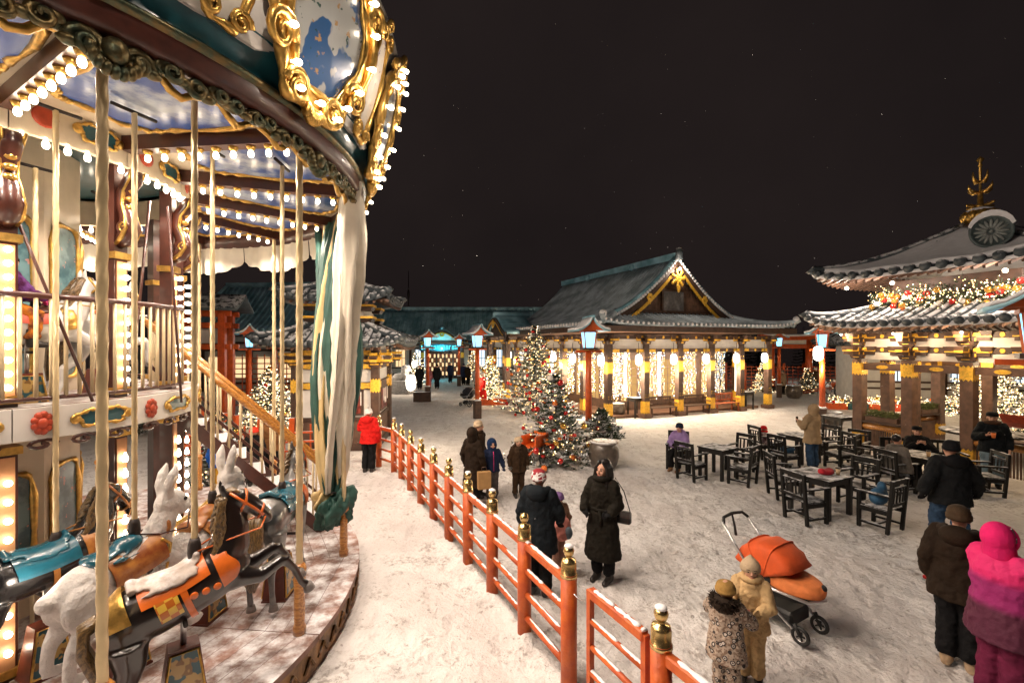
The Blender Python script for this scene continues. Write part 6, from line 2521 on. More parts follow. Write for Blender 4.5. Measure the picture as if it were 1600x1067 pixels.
for i, ((x, y), a, lb) in enumerate(CHS):
    o = CH0 if i == 0 else copy_tree(CH0)
    o.location = (x, y, 0.01)
    o.rotation_euler = (0, 0, rad_(a + 90))
    tag(o, lb, 'chair', G_CH)
TB0 = table_proto()
TBS = [((5.12, 11.47), 34, 0.93, 'small empty dark table between the lavender coat and an armchair'), ((6.05, 9.07), 27, 1.12, 'dark table with a red bundle and a paper cup on it'),
       ((8.10, 13.0), 20, 1.05, 'dark table behind the person in the beige jacket'), ((9.45, 10.62), 20, 1.15, 'dark table with a paper cup where dark clad people sit'),
       ((11.6, 16.4), 20, 1.0, 'dark empty table next to the gazebo and the lamp post pot')]
for i, ((x, y), a, k, lb) in enumerate(TBS):
    o = TB0 if i == 0 else copy_tree(TB0)
    o.location = (x, y, 0.01)
    o.rotation_euler = (0, 0, rad_(a))
    o.scale = (k, k, 1)
    tag(o, lb, 'table', 'dark wooden tables set out in the snow')


def bench(loc, rz, ln, label, m_=None, group=None, back=True):
    r = empty('bench', loc, rz, label, 'bench', group)
    m_ = m_ or M['chair']
    for k in range(4):
        MB().box((0, -0.17 + 0.115 * k, 0.43), (ln, 0.105, 0.03)).build('seat_slat', m_, r)
    for s in (-1, 1):
        for y in (-0.18, 0.20):
            MB().box((s * (ln / 2 - 0.05), y, 0.21 if y < 0 else 0.45), (0.06, 0.06, 0.42 if y < 0 else 0.90)).build('leg', m_, r)
        MB().box((s * (ln / 2 - 0.05), 0, 0.62), (0.06, 0.46, 0.04)).build('armrest', m_, r)
    if back:
        for z in (0.86, 0.55):
            MB().box((0, 0.21, z), (ln - 0.1, 0.03, 0.08)).build('back_rail', m_, r)
        n = int(ln / 0.11)
        for k in range(1, n):
            MB().box((-ln / 2 + ln * k / n, 0.21, 0.705), (0.04, 0.018, 0.23)).build('back_slat', m_, r)
    return r


bench((10.30, 11.55, 0), rad_(-18), 1.7, 'black slatted bench behind the people drinking at the table')
M['bench_red'] = mat('red_brown_bench', (0.30, 0.075, 0.025), 0.45, 0, 0.3, 7)
for x, m_, lb in ((2.95, M['timber'], 'dark bench between two columns of the temple hall'), (5.0, M['timber'], 'dark bench in the middle bay of the temple hall'), (6.9, M['bench_red'], 'reddish bench in the open bay of the temple hall')):
    p = pw(x, 0.05)
    bench(p, PRZ, 1.5, lb, m_, 'benches along the temple hall')
for x, y, lb in ((8.6, 0.3, 'small dark side table outside the temple hall next to the reddish bench'), (1.75, 0.35, 'small dark side table in the corner bay of the temple hall')):
    p = pw(x, y)
    o = copy_tree(TB0)
    o.location, o.rotation_euler, o.scale = p, (0, 0, PRZ), (0.8, 0.8, 1.2)
    tag(o, lb, 'table', 'side tables of the temple hall')

# things on the tables
bd = MB()
bd.ball((0, 0, 0.05), (0.16, 0.10, 0.06), 12, 8)
bd.ball((0.10, 0.05, 0.06), (0.09, 0.07, 0.055), 12, 8)
bd.ball((-0.10, -0.03, 0.07), (0.07, 0.08, 0.06), 12, 8)
M['red_cloth'] = mat('red_cloth', (0.45, 0.012, 0.025), 0.8, 0, 0.2, 9, bump=0.5, bscale=40)
tag(bd.build('knitted_bundle', M['red_cloth'], None, loc=(6.12, 8.98, 0.765), voxel=0.014), 'crumpled red bundle lying on a dark table', 'bundle')


def paper_cup(loc, label, c=(0.55, 0.40, 0.24)):
    o = empty('paper_cup', loc, 0, label, 'cup')
    MB().lathe([(0.032, 0), (0.043, 0.125), (0.038, 0.12), (0.030, 0.01), (0.0, 0.01)], 14).build('cup_wall', mat('cup_card', c, 0.7, 0, 0.05), o, True)
    MB().lathe([(0.046, 0.118), (0.046, 0.13), (0.04, 0.14), (0.0, 0.14)], 14).build('lid', M['iron'], o, True)
    return o


paper_cup((6.36, 8.99, 0.762), 'paper cup beside the red bundle on a dark table')
paper_cup((9.42, 10.42, 0.762), 'paper cup on the table of the dark clad drinkers', (0.60, 0.36, 0.16))
bg = MB()
bg.ball((0, 0, 0.14), (0.20, 0.13, 0.16), 12, 8)
bg.ball((0.09, 0.0, 0.27), (0.08, 0.08, 0.13), 12, 8)
M['blue_cloth'] = mat('blue_cloth', (0.03, 0.10, 0.19), 0.75, 0, 0.3, 6, bump=0.6, bscale=25)
tag(bg.build('blue_bag', M['blue_cloth'], None, loc=(6.58, 8.27, 0.44), rz=0.4, voxel=0.015), 'slumped blue bag on the seat of a dark armchair', 'bag')
bl = MB().ball((0, 0, 0.10), (0.19, 0.14, 0.09), 12, 8).ball((0.1, 0.08, 0.0), (0.12, 0.10, 0.16), 12, 8)
tag(bl.build('blue_blanket', M['blue_cloth'], None, loc=(7.27, 12.15, 0.44), voxel=0.015), 'blue blanket hanging over the armchair beside the beige jacket', 'blanket')

# planter boxes with greenery on the gazebo counter
for i, (lx, ly, lb) in enumerate(((-2.0, 1.35, 'planter of green sprigs on the gazebo counter above the slats'), (1.35, 2.0, 'planter of green sprigs on the far gazebo counter'), (-0.9, -2.02, 'small planter of green sprigs behind the man with the orange cup'))):
    p = Matrix.Translation(GC) @ Matrix.Rotation(GRZ, 4, 'Z') @ V((lx, ly, 0.98))
    o = empty('sprig_planter', p, GRZ + (PI / 2 if i == 0 else 0), lb, 'planter')
    MB().box((0, 0, 0.07), (0.85, 0.22, 0.14)).build('box', M['timber_mid'], o)
    rn = random.Random(i)
    lf = MB()
    for k in range(420):
        c = V((rn.uniform(-0.42, 0.42), rn.uniform(-0.12, 0.12), rn.uniform(0.12, 0.30)))
        d = V((rn.uniform(-1, 1), rn.uniform(-1, 1), rn.uniform(0.1, 1))).normalized()
        e = d.cross(V((rn.uniform(-1, 1), rn.uniform(-1, 1), 0.1))).normalized()
        lf.add([c - e * 0.018, c + e * 0.018, c + d * rn.uniform(0.08, 0.16)], [(0, 1, 2)])
    lf.build('sprigs', mat('box_green', (0.07, 0.11, 0.025), 0.6, 0, 0.4, 14, c2=(0.16, 0.17, 0.05)), o)['kind'] = 'stuff'
# round fire table under the gazebo
o = empty('round_table', GC + V((0.3, 0.2, 0)), 0, 'black round table under the gazebo roof', 'table')
MB().lathe([(0.0, 0.70), (0.95, 0.70), (0.97, 0.73), (0.97, 0.77), (0.6, 0.80), (0.0, 0.80)], 28).build('table_top', M['chair'], o, True)
MB().lathe([(0.32, 0.0), (0.28, 0.35), (0.35, 0.70)], 18).build('table_foot', M['iron'], o, True)

# ------------------------------------------------------------------ strollers
def wheel(parent, c, r, axis, name='wheel', tyre=0.03):
    """wheel with tyre, rim and spokes; axis is the axle direction"""
    ax = V(axis).normalized()
    u = ax.cross(V((0, 0, 1))).normalized()
    w = ax.cross(u)
    ring = [V(c) + (u * math.cos(2 * PI * k / 20) + w * math.sin(2 * PI * k / 20)) * r for k in range(21)]
    o = MB().tube(ring, tyre, 7, False).build(name, M['rubber'], parent, True)
    ring2 = [V(c) + (u * math.cos(2 * PI * k / 20) + w * math.sin(2 * PI * k / 20)) * (r - tyre) for k in range(21)]
    MB().tube(ring2, tyre * 0.45, 6, False).build('rim', M['alu'], o, True)
    sp = MB()
    for k in range(5):
        a = 2 * PI * k / 5
        sp.bar(V(c), V(c) + (u * math.cos(a) + w * math.sin(a)) * (r - tyre), tyre * 0.7, tyre * 0.7)
    sp.ball(c, tyre * 1.1, 8, 6)
    sp.build('spokes', M['rubber'], o)
    return o


M['rubber'] = mat('black_rubber', (0.012, 0.012, 0.012), 0.6, 0, 0.2, 9)
M['alu'] = mat('brushed_aluminium', (0.62, 0.62, 0.62), 0.3, 0.9, 0.08, 9)


def stroller(loc, rz, label, canopy, cover, k=1.0):
    """faces local +x; handle at -x"""
    s = empty('stroller', loc, rz, label, 'stroller')
    s.scale = (k,) * 3
    for e in (-1, 1):
        MB().tube([(-0.62, e * 0.26, 1.10), (-0.42, e * 0.27, 0.86), (-0.16, e * 0.27, 0.55), (0.08, e * 0.27, 0.30), (0.26, e * 0.24, 0.16)], 0.016, 8).build('frame_tube', M['alu'], s, True)
        MB().tube([(-0.12, e * 0.27, 0.52), (-0.28, e * 0.28, 0.18)], 0.016, 8).build('rear_tube', M['alu'], s, True)
        wheel(s, (-0.30, e * 0.30, 0.15), 0.125, (0, 1, 0), 'rear_wheel', 0.028)
        wheel(s, (0.33, e * 0.21, 0.105), 0.085, (0, 1, 0), 'front_wheel', 0.022)
        MB().tube([(0.27, e * 0.225, 0.22), (0.33, e * 0.215, 0.10)], 0.024, 8).build('fork', M['rubber'], s, True)
    MB().tube([(-0.60, -0.26, 1.08), (-0.645, -0.20, 1.14), (-0.66, 0, 1.155), (-0.645, 0.20, 1.14), (-0.60, 0.26, 1.08)], 0.020, 8).build('handle', M['rubber'], s, True)
    MB().tube([(-0.66, 0, 1.15), (-0.62, 0.0, 1.0), (-0.60, 0.0, 0.88)], [0.012, 0.016, 0.02], 7).build('wrist_strap', M['rubber'], s, True)
    MB().box((-0.02, 0, 0.21), (0.50, 0.40, 0.17)).build('basket', M['rubber'], s, bevel=0.03)
    # seat tub
    b = MB()
    b.loft([(V((0.05, 0, 0.40)), 0.26, 0.17), (V((0.06, 0, 0.48)), 0.36, 0.205), (V((0.05, 0, 0.58)), 0.40, 0.215), (V((0.04, 0, 0.62)), 0.40, 0.21)], 18)
    b.build('seat_tub', M['rubber'], s, voxel=0.018)
    MB().tube([(-0.30, -0.25, 0.60), (0.05, -0.26, 0.52), (0.40, -0.18, 0.50), (0.49, 0, 0.52), (0.40, 0.18, 0.50), (0.05, 0.26, 0.52), (-0.30, 0.25, 0.60)], 0.018, 8).build('bumper_bar', M['alu'], s, True)
    cv = MB()
    cv.loft([(V((0.14, 0, 0.52)), 0.34, 0.235), (V((0.15, 0, 0.60)), 0.35, 0.24), (V((0.13, 0, 0.66)), 0.32, 0.225), (V((0.10, 0, 0.69)), 0.25, 0.19)], 18)
    cv.build('foot_cover', cover, s, voxel=0.016, soft=6)
    MB().lathe([(0.035, 0.0), (0.035, 0.012)], 14, mtx=Matrix.Translation((0.50, -0.05, 0.68)) @ Matrix.Rotation(rad_(55), 4, 'Y')).build('badge', M['rubber'], s, True)
    cn = MB()
    P = []
    for i in range(13):
        a = rad_(26) + rad_(140) * i / 12
        ridge = 0.02 * math.cos(i * PI / 2) ** 8
        rr_ = 0.39 + ridge
        row = []
        for y_, k_ in ((-0.25, 0.06), (-0.256, 0.35), (-0.258, 0.62), (-0.25, 0.82), (-0.22, 0.93), (-0.15, 0.98), (0, 1.0), (0.15, 0.98), (0.22, 0.93), (0.25, 0.82), (0.258, 0.62), (0.256, 0.35), (0.25, 0.06)):
            row.append(V((-0.10 + rr_ * math.cos(a) * k_, y_, 0.60 + rr_ * math.sin(a) * k_)))
        P.append(row)
    cn.grid(P)
    o = cn.build('canopy', canopy, s, True)
    m = o.modifiers.new('thick', 'SOLIDIFY')
    m.thickness = 0.015
    for i in (4, 8):
        MB().tube([p + (p - V((-0.10, p.y, 0.62))).normalized() * 0.008 for p in P[i]], 0.008, 6).build('canopy_seam', canopy, s, True)
    MB().tube([V((-0.42 + 0.022 * math.cos(2 * PI * q / 12), -0.10 + 0.022 * math.sin(2 * PI * q / 12), 0.93)) for q in range(13)], 0.004, 5, False).build('canopy_emblem', M['white_paint'], s, True)
    return s


stroller((3.17, 5.42, 0.01), math.atan2(-0.86, 0.51), 'orange canopied stroller on aluminium frame beside the hugging children', mat('orange_canopy', (0.62, 0.085, 0.012), 0.75, 0, 0.1, 7, bump=0.25, bscale=90),
         mat('orange_cover', (0.66, 0.19, 0.05), 0.8, 0, 0.15, 7, bump=0.4, bscale=30), 0.96)
stroller((-2.35, 24.6, 0.01), rad_(150), 'black pram standing next to the figure in red', mat('black_canopy', (0.014, 0.016, 0.02), 0.7, 0, 0.2, 7), M['rubber'], 1.0)

# ------------------------------------------------------------------ small red cart by the fir
CT = empty('toy_cart', (0.62, 12.55, 0), rad_(-125), 'small red wooden cart with shafts resting against the decorated fir', 'cart')
MB().box((0, 0, 0.55), (0.62, 0.42, 0.05)).build('cart_floor', M['vermilion'], CT)
for s in (-1, 1):
    MB().bar((-0.33, s * 0.22, 0.70), (0.33, s * 0.22, 0.70), 0.04, 0.28).build('cart_side', M['vermilion'], CT)
    MB().tube([(0.2, s * 0.18, 0.54), (0.65, s * 0.14, 0.36), (1.0, s * 0.10, 0.06)], 0.028, 8).build('shaft', M['vermilion'], CT, True)
    wheel(CT, (-0.05, s * 0.29, 0.30), 0.28, (0, 1, 0), 'wheel', 0.022)
MB().bar((-0.33, -0.22, 0.72), (-0.33, 0.22, 0.72), 0.04, 0.32).build('cart_end', M['orange'], CT)

# ------------------------------------------------------------------ rickshaw, torii, trellises on the far right
RK = empty('rickshaw', (20.4, 28.9, 0), rad_(175), 'orange two wheeled rickshaw with long shafts in front of the trellis', 'rickshaw')
for s in (-1, 1):
    wheel(RK, (0, s * 0.5, 0.5), 0.48, (0, 1, 0), 'wheel', 0.03)
    MB().tube([(-0.3, s * 0.35, 0.62), (0.9, s * 0.32, 0.5), (2.2, s * 0.3, 0.25)], 0.03, 8).build('shaft', M['vermilion'], RK, True)
bd = MB().loft([(V((-0.1, 0, 0.55)), 0.35, 0.40), (V((-0.15, 0, 0.8)), 0.50, 0.42), (V((-0.25, 0, 1.0)), 0.52, 0.42)], 16)
bd.build('seat_body', M['vermilion_snow'], RK, voxel=0.05)
TO = empty('torii_gate', (19.6, 32.5, 0), rad_(-6), 'red torii gate with snow on its lintel behind the trellis', 'torii gate')
for s in (-1, 1):
    MB().lathe([(0.24, 0), (0.22, 2.0), (0.20, 3.75)], 14, (s * 1.25, 0, 0)).build('pillar', M['vermilion'], TO, True)
    MB().lathe([(0.28, 0), (0.28, 0.35)], 14, (s * 1.25, 0, 0)).build('pillar_foot', M['iron'], TO, True)
MB().box((0, 0, 3.15), (3.3, 0.2, 0.28)).build('tie_beam', M['vermilion'], TO)
MB().box((0, 0, 3.50), (2.3, 0.12, 0.36)).build('plaster_panel', M['plaster'], TO)
P = [[V((-2.1 + 4.2 * i / 12, y, 3.85 + 0.20 * (abs(i - 6) / 6) ** 3)) for y in (-0.2, 0.2)] for i in range(13)]
MB().grid([list(reversed(r)) for r in P], 0.26).build('lintel', M['vermilion'], TO)
P = [[p + V((0, (-0.06 if p.y < 0 else 0.06), 0.15)) for p in r] for r in P]
MB().grid([list(reversed(r)) for r in P], 0.14).build('lintel_snow', M['snow'], TO, True)


def trellis(loc, rz, ln, h, label, gap=0.21, posts_n=7):
    t_ = empty('trellis_fence', loc, rz, label, 'trellis')
    for k in range(posts_n):
        x = ln * k / (posts_n - 1)
        MB().box((x, 0, h / 2 + 0.1), (0.13, 0.13, h + 0.2)).build('post', M['vermilion_snow'], t_)
    n = int(h / gap)
    for k in range(1, n + 1):
        MB().box((ln / 2, -0.02, k * gap), (ln, 0.05, 0.05)).build('lath', M['vermilion_snow'], t_)
    m_ = int(ln / 0.35)
    for k in range(1, m_):
        MB().box((ln * k / m_, 0.035, h / 2), (0.04, 0.04, h)).build('upright', M['vermilion'], t_)
    return t_


trellis((15.6, 33.6, 0), rad_(-8), 10.5, 1.75, 'long red trellis fence with snowy laths behind the torii gate', 0.24, 9)
trellis((-14.6, 23.0, 0), rad_(4), 5.4, 2.8, 'tall red trellis fence with snowy laths beyond the carousel stairs', 0.26, 5)
trellis((-10.4, 14.6, 0), rad_(-34), 3.4, 1.15, 'low orange trellis beside the glowing fir behind the carousel', 0.24, 6)
trellis((-9.6, 12.6, 0), rad_(10), 4.2, 1.0, 'low orange trellis running behind the people at the carousel stairs', 0.26, 6)
# red gate structure on the left
RG = empty('red_gate', (-12.9, 19.2, 0), rad_(12), 'tall red gateway with small snowy roof beyond the carousel', 'gateway')
for x in (-1.1, 0.75):
    for y in (0, 0.9):
        MB().box((x, y, 2.3), (0.26, 0.26, 4.6)).build('pillar', M['vermilion'], RG)
for z in (3.2, 4.1, 4.6):
    for y in (0, 0.9):
        MB().box((-0.17, y, z), (2.5, 0.16, 0.22)).build('cross_beam', M['vermilion_snow'], RG)
MB().box((-0.17, 0.45, 3.65), (1.6, 0.08, 0.6)).build('gate_panel', M['plaster'], RG)
for s in (-1, 1):
    P = [[V((-1.8 + 3.3 * j / 6, 0.45 + s * (0.05 + 1.0 * i / 5), 5.45 - 0.65 * (i / 5) ** 0.8)) for j in range(7)] for i in range(6)]
    MB().grid(P if s < 0 else [list(reversed(r)) for r in P], 0.12).build('gate_roof', M['tile'], RG, True)
# low shop behind the gazebo
SH = empty('low_shop', (24.4, 24.3, 0), rad_(-14), 'low white shop with dark lattice windows behind the gazebo', 'building')
MB().box((0, 1.2, 1.6), (11, 2.4, 3.2)).build('wall', M['plaster'], SH)
for k in range(9):
    MB().box((-5.4 + 1.35 * k, -0.05, 1.6), (0.18, 0.12, 3.2)).build('wall_post', M['timber'], SH)
for k in range(8):
    if k % 2:
        w = MB().box((-4.72 + 1.35 * k, -0.02, 1.75), (0.8, 0.05, 0.85)).build('window', M['window_cool'], SH)
        for q in range(4):
            MB().box((-4.72 + 1.35 * k - 0.4 + 0.8 * q / 3, -0.06, 1.75), (0.04, 0.04, 0.85)).build('window_bar', M['timber'], w)
for z in (0.9, 1.25, 2.9):
    MB().box((0, -0.06, z), (10.9, 0.10, 0.10)).build('wall_rail', M['timber'], SH)
hp = Hip(6.3, 2.4, 4.4, 0.1, 3.3, 4.6, 1.3, 0.15)
o = empty('roof', (0, 1.2, 0))
o.parent = SH
roof(o, hp, 0, 0.08, M['tile'], (0, 3), 'tile_rows', False, None, 0.36, False)
# flower bed with lights before the shop
FB = empty('lit_flower_bed', (19.2, 22.9, 0), rad_(-14), 'low bed of lit garlands in red, white and green boxes before the shop', 'flower bed')
rn = random.Random(31)
for k in range(7):
    MB().box((-2.7 + 0.9 * k, 0, 0.16), (0.86, 0.4, 0.32)).build('bed_box', (M['vermilion_snow'], M['teal'], M['vermilion_snow'], M['red_paint'])[k % 4], FB)
nd, fl = MB(), MB()
for i in range(900):
    c = V((rn.uniform(-3.1, 3.1), rn.gauss(0, 0.12), 0.42 + rn.gauss(0, 0.13)))
    d = V((rn.uniform(-1, 1), rn.uniform(-1, 1), rn.uniform(-1, 1))).normalized()
    nd.add([c, c + V((0.03, 0, 0.02)), c + d * 0.16], [(0, 1, 2)])
    if i % 2:
        fl.octa(c + V((0, -0.12, 0.05)), 0.022)
nd.build('needles', M['needle'], FB)['kind'] = 'stuff'
fl.build('light_string', M['fairy_warm'], FB)['kind'] = 'stuff'
for k in range(16):
    put('bauble', bau[k % 4], FB, (-2.9 + 0.38 * k, -0.2, 0.40 + 0.1 * (k % 3)))
lamp('bed_glow', (18.9, 22.1, 0.9), 22, FAIRY, None, 0.1)
# red sleigh
SL = empty('red_sleigh', (16.8, 14.9, 0), rad_(20), 'red sleigh in the snow behind the gazebo', 'sleigh')
P = [[V((-0.8 + 0.2 * i, y, 0.35 + 0.45 * abs((i - 4) / 4) ** 2.5 + (0.25 if abs(y) > 0.3 else 0))) for y in (-0.45, -0.40, 0.40, 0.45)] for i in range(9)]
MB().grid(P, 0.05).build('sleigh_body', M['red_paint'], SL)
for s in (-1, 1):
    MB().tube([(-0.9, s * 0.35, 0.04), (0.7, s * 0.35, 0.04), (1.0, s * 0.35, 0.2), (0.95, s * 0.35, 0.45)], 0.03, 7).build('runner', M['iron'], SL, True)
# glowing blue and white sculpture behind the carousel, and hanging lanterns
BS = empty('light_sculpture', (-8.0, 18.6, 0), 0, 'glowing blue and white light sculpture above the fir behind the kiosk', 'light sculpture')
MB().tube([(0, 0, 0), (0, 0, 2.4)], 0.05, 8).build('stand', M['iron'], BS, True)
for i, (x, z, r_, m_) in enumerate(((-0.55, 2.5, 0.24, 'paper_lantern'), (-0.1, 2.75, 0.2, 'paper_lantern'), (0.3, 2.95, 0.2, 'paper_lantern'), (0.35, 2.5, 0.2, 'neon_blue'), (-0.3, 2.3, 0.16, 'neon_blue'), (0.05, 2.35, 0.17, 'neon_blue'))):
    if m_ == 'neon_blue' and m_ not in M:
        M[m_] = glow('blue_light', (0.15, 0.35, 1.0), 3.0, True)
    MB().ball((x, 0, z), (r_, r_, r_ * 1.4), 10, 8).build('glowing_lobe', M[m_], BS, True)
# stone lion
LI = empty('stone_lion', (-7.4, 30.9, 0), rad_(-20), 'weathered stone guardian lion on a block plinth', 'statue')
MB().box((0, 0, 0.12), (1.7, 1.0, 0.24)).build('plinth_step', M['stone'], LI)
MB().box((0, 0, 0.55), (1.5, 0.85, 0.62), taper=0.95).build('plinth', M['stone'], LI)
b = MB()
b.tube([(-0.5, 0, 1.05), (0, 0, 1.15), (0.35, 0, 1.35)], [0.26, 0.28, 0.26], 10)
b.ball((0.42, 0, 1.68), (0.26, 0.26, 0.27), 12, 8)
b.ball((0.62, 0, 1.60), (0.15, 0.16, 0.13), 10, 7)
b.ball((0.30, 0, 1.6), (0.30, 0.34, 0.34), 12, 8)
for s in (-1, 1):
    b.tube([(0.4, s * 0.17, 1.3), (0.45, s * 0.18, 0.95)], [0.12, 0.09], 8)
    b.ball((0.52, s * 0.18, 0.90), (0.14, 0.09, 0.07), 8, 6)
    b.ball((-0.45, s * 0.2, 1.0), (0.25, 0.14, 0.2), 10, 7)
    b.ball((0.42, s * 0.2, 1.9), (0.06, 0.06, 0.09), 8, 6)
b.tube([(-0.7, 0, 1.0), (-0.85, 0, 1.25), (-0.75, 0, 1.5)], [0.1, 0.12, 0.05], 8)
b.build('lion_body', M['stone'], LI, voxel=0.04)
paper_lantern((-6.45, 30.4, 2.0), 'white paper lantern hanging near the stone lion', None, 1.0)
paper_lantern((-8.6, 30.0, 2.35), 'white paper lantern hung at the kiosk side of the stone lion', None, 1.0)
# floodlight mast far right
FM = empty('floodlight_mast', (27.5, 38.5, 0), 0, 'thin mast with a bright floodlight above the trellis', 'floodlight')
MB().tube([(0, 0, 0), (0, 0, 1.9)], 0.05, 7).build('mast', M['iron'], FM, True)
MB().ball((0, 0, 2.0), 0.16, 10, 7).build('flood_lamp', M['bulb'], FM, True)
lamp('flood_light', (27.4, 38.1, 2.0), 120, (1, 0.9, 0.75), None, 0.1)
MS = empty('antenna_mast', (-10.9, 48.5, 0), 0, 'thin antenna mast rising above the long roof', 'mast')
MB().tube([(0, 0, 0), (0, 0, 8.6), (0, 0, 11.0)], [0.08, 0.06, 0.03], 7).build('mast', M['iron'], MS, True)
MB().lathe([(0.1, 8.2), (0.14, 8.6), (0.1, 9.0)], 8).build('mast_box', M['iron'], MS, True)
# dark trees behind everything
for i in range(16):
    rn = random.Random(100 + i)
    x = 16 + 2.6 * i + rn.uniform(-1, 1)
    fir('dark_fir', (x, 62 + rn.uniform(-6, 6), 0), rn.uniform(4.2, 6.8), rn.uniform(1.8, 2.6), 200 + i, 'dark fir in the belt of trees behind the trellis and temple hall', 0, 0, 'dark firs behind the square', 0.75, 0, False, 0.02)
# falling snowflakes
fk = MB()
rn = random.Random(77)
for i in range(260):
    y = rn.uniform(3, 26)
    fk.octa((rn.uniform(-0.4, 1.15) * y, y, rn.uniform(1.0, 3.3 + 0.7 * y)), rn.uniform(0.003, 0.0055) * (0.6 + y * 0.07))
tag(fk.build('falling_snow', M['snow']), 'sparse snowflakes drifting through the night air', 'snow', None, 'stuff')
# ------------------------------------------------------------------ people
def cloth(name, c, var=0.2, bump=0.45, bs=28.0, rough=0.8, c2=None, snow=0.0):
    return mat(name, c, rough, 0, var, 7, c2, bump, bs, snow, local=True, spec=0.15)


SKIN = mat('skin', (0.56, 0.30, 0.20), 0.5, 0, 0.08, 12)
EYE = mat('eye_dark', (0.02, 0.012, 0.01), 0.2, 0, 0)
LIP = mat('lip', (0.40, 0.10, 0.09), 0.45, 0, 0)
HAIR = mat('dark_hair', (0.012, 0.009, 0.008), 0.35, 0, 0.3, 30)
BLACKC = cloth('black_cloth', (0.007, 0.007, 0.008))
BOOT = mat('dark_boot', (0.02, 0.016, 0.014), 0.5, 0, 0.2, 9)


def bands(name, stops):
    """cloth dyed in bands of height, (z, colour) from the hem up"""
    m, t, p, g = start(name)
    tc = t.nodes.new('ShaderNodeTexCoord')
    sep = t.nodes.new('ShaderNodeSeparateXYZ')
    t.links.new(tc.outputs['Object'], sep.inputs[0])
    c = stops[0][1]
    for z, col in stops[1:]:
        c = _mix(t, _range(t, sep.outputs[2], z - 0.045, z + 0.045), c, col)
    t.links.new(c, p.inputs['Base Color'])
    p.inputs['Roughness'].default_value = 0.75
    b = t.nodes.new('ShaderNodeBump')
    b.inputs['Strength'].default_value = 0.45
    b.inputs['Distance'].default_value = 0.02
    t.links.new(_noise(t, tc.outputs['Object'], 24.0), b.inputs['Height'])
    t.links.new(b.outputs[0], p.inputs['Normal'])
    return m


def bear_print():
    """small round animal-face blots on a pale ground"""
    m, t, p, g = start('patterned_snowsuit')
    tc = t.nodes.new('ShaderNodeTexCoord')
    v = t.nodes.new('ShaderNodeTexVoronoi')
    v.inputs['Scale'].default_value = 11
    t.links.new(tc.outputs['Object'], v.inputs['Vector'])
    n = _noise(t, tc.outputs['Object'], 30.0, 2.0)
    d = _math(t, 'ADD', v.outputs['Distance'], _math(t, 'MULTIPLY', n, 0.22))
    c = _mix(t, _range(t, n, 0.45, 0.6), (0.42, 0.34, 0.27), (0.20, 0.13, 0.09))
    c = _mix(t, _range(t, d, 0.50, 0.47), c, (0.025, 0.02, 0.02))
    c = _mix(t, _range(t, d, 0.36, 0.33), c, (0.55, 0.50, 0.45))
    c = _mix(t, _range(t, d, 0.24, 0.21), c, (0.04, 0.03, 0.03))
    t.links.new(c, p.inputs['Base Color'])
    p.inputs['Roughness'].default_value = 0.8
    return m


def nordic():
    m, t, p, g = start('red_white_knit')
    tc = t.nodes.new('ShaderNodeTexCoord')
    v = t.nodes.new('ShaderNodeTexVoronoi')
    v.feature = 'DISTANCE_TO_EDGE'
    v.inputs['Scale'].default_value = 16
    t.links.new(tc.outputs['Object'], v.inputs['Vector'])
    sep = t.nodes.new('ShaderNodeSeparateXYZ')
    t.links.new(tc.outputs['Object'], sep.inputs[0])
    c = _mix(t, _range(t, v.outputs['Distance'], 0.10, 0.13), (0.70, 0.66, 0.64), (0.22, 0.01, 0.02))
    c = _mix(t, _range(t, sep.outputs[2], 1.665, 1.672), c, (0.26, 0.012, 0.02))
    t.links.new(c, p.inputs['Base Color'])
    p.inputs['Roughness'].default_value = 0.9
    return m


def hand(mb, w, fdir, s, r=1.0, curl=0.4):
    """palm, four fingers and a thumb; w wrist, fdir pointing direction, s side"""
    w = V(w)
    f = V(fdir).normalized()
    up = V((0, -1, 0)) if abs(f.y) < 0.8 else V((0, 0, 1))
    side = f.cross(up).normalized()
    pn = side.cross(f).normalized()
    mb.tube([w, w + f * 0.04, w + f * 0.085], [0.026 * r, 0.036 * r, 0.034 * r], 8, True, 0.6)
    for k in range(4):
        o = w + f * 0.08 + side * (-0.030 + 0.020 * k) * r
        ln = (0.062, 0.072, 0.068, 0.052)[k]
        mb.tube([o, o + f * ln * 0.5 + pn * curl * 0.012, o + f * ln * 0.8 + pn * curl * 0.05], [0.0105 * r, 0.0098 * r, 0.0075 * r], 6)
    o = w + f * 0.03 + side * s * 0.030 * r
    mb.tube([o, o + f * 0.03 + side * s * 0.022, o + f * 0.058 + side * s * 0.026 + pn * 0.012], [0.012 * r, 0.011 * r, 0.008 * r], 6)


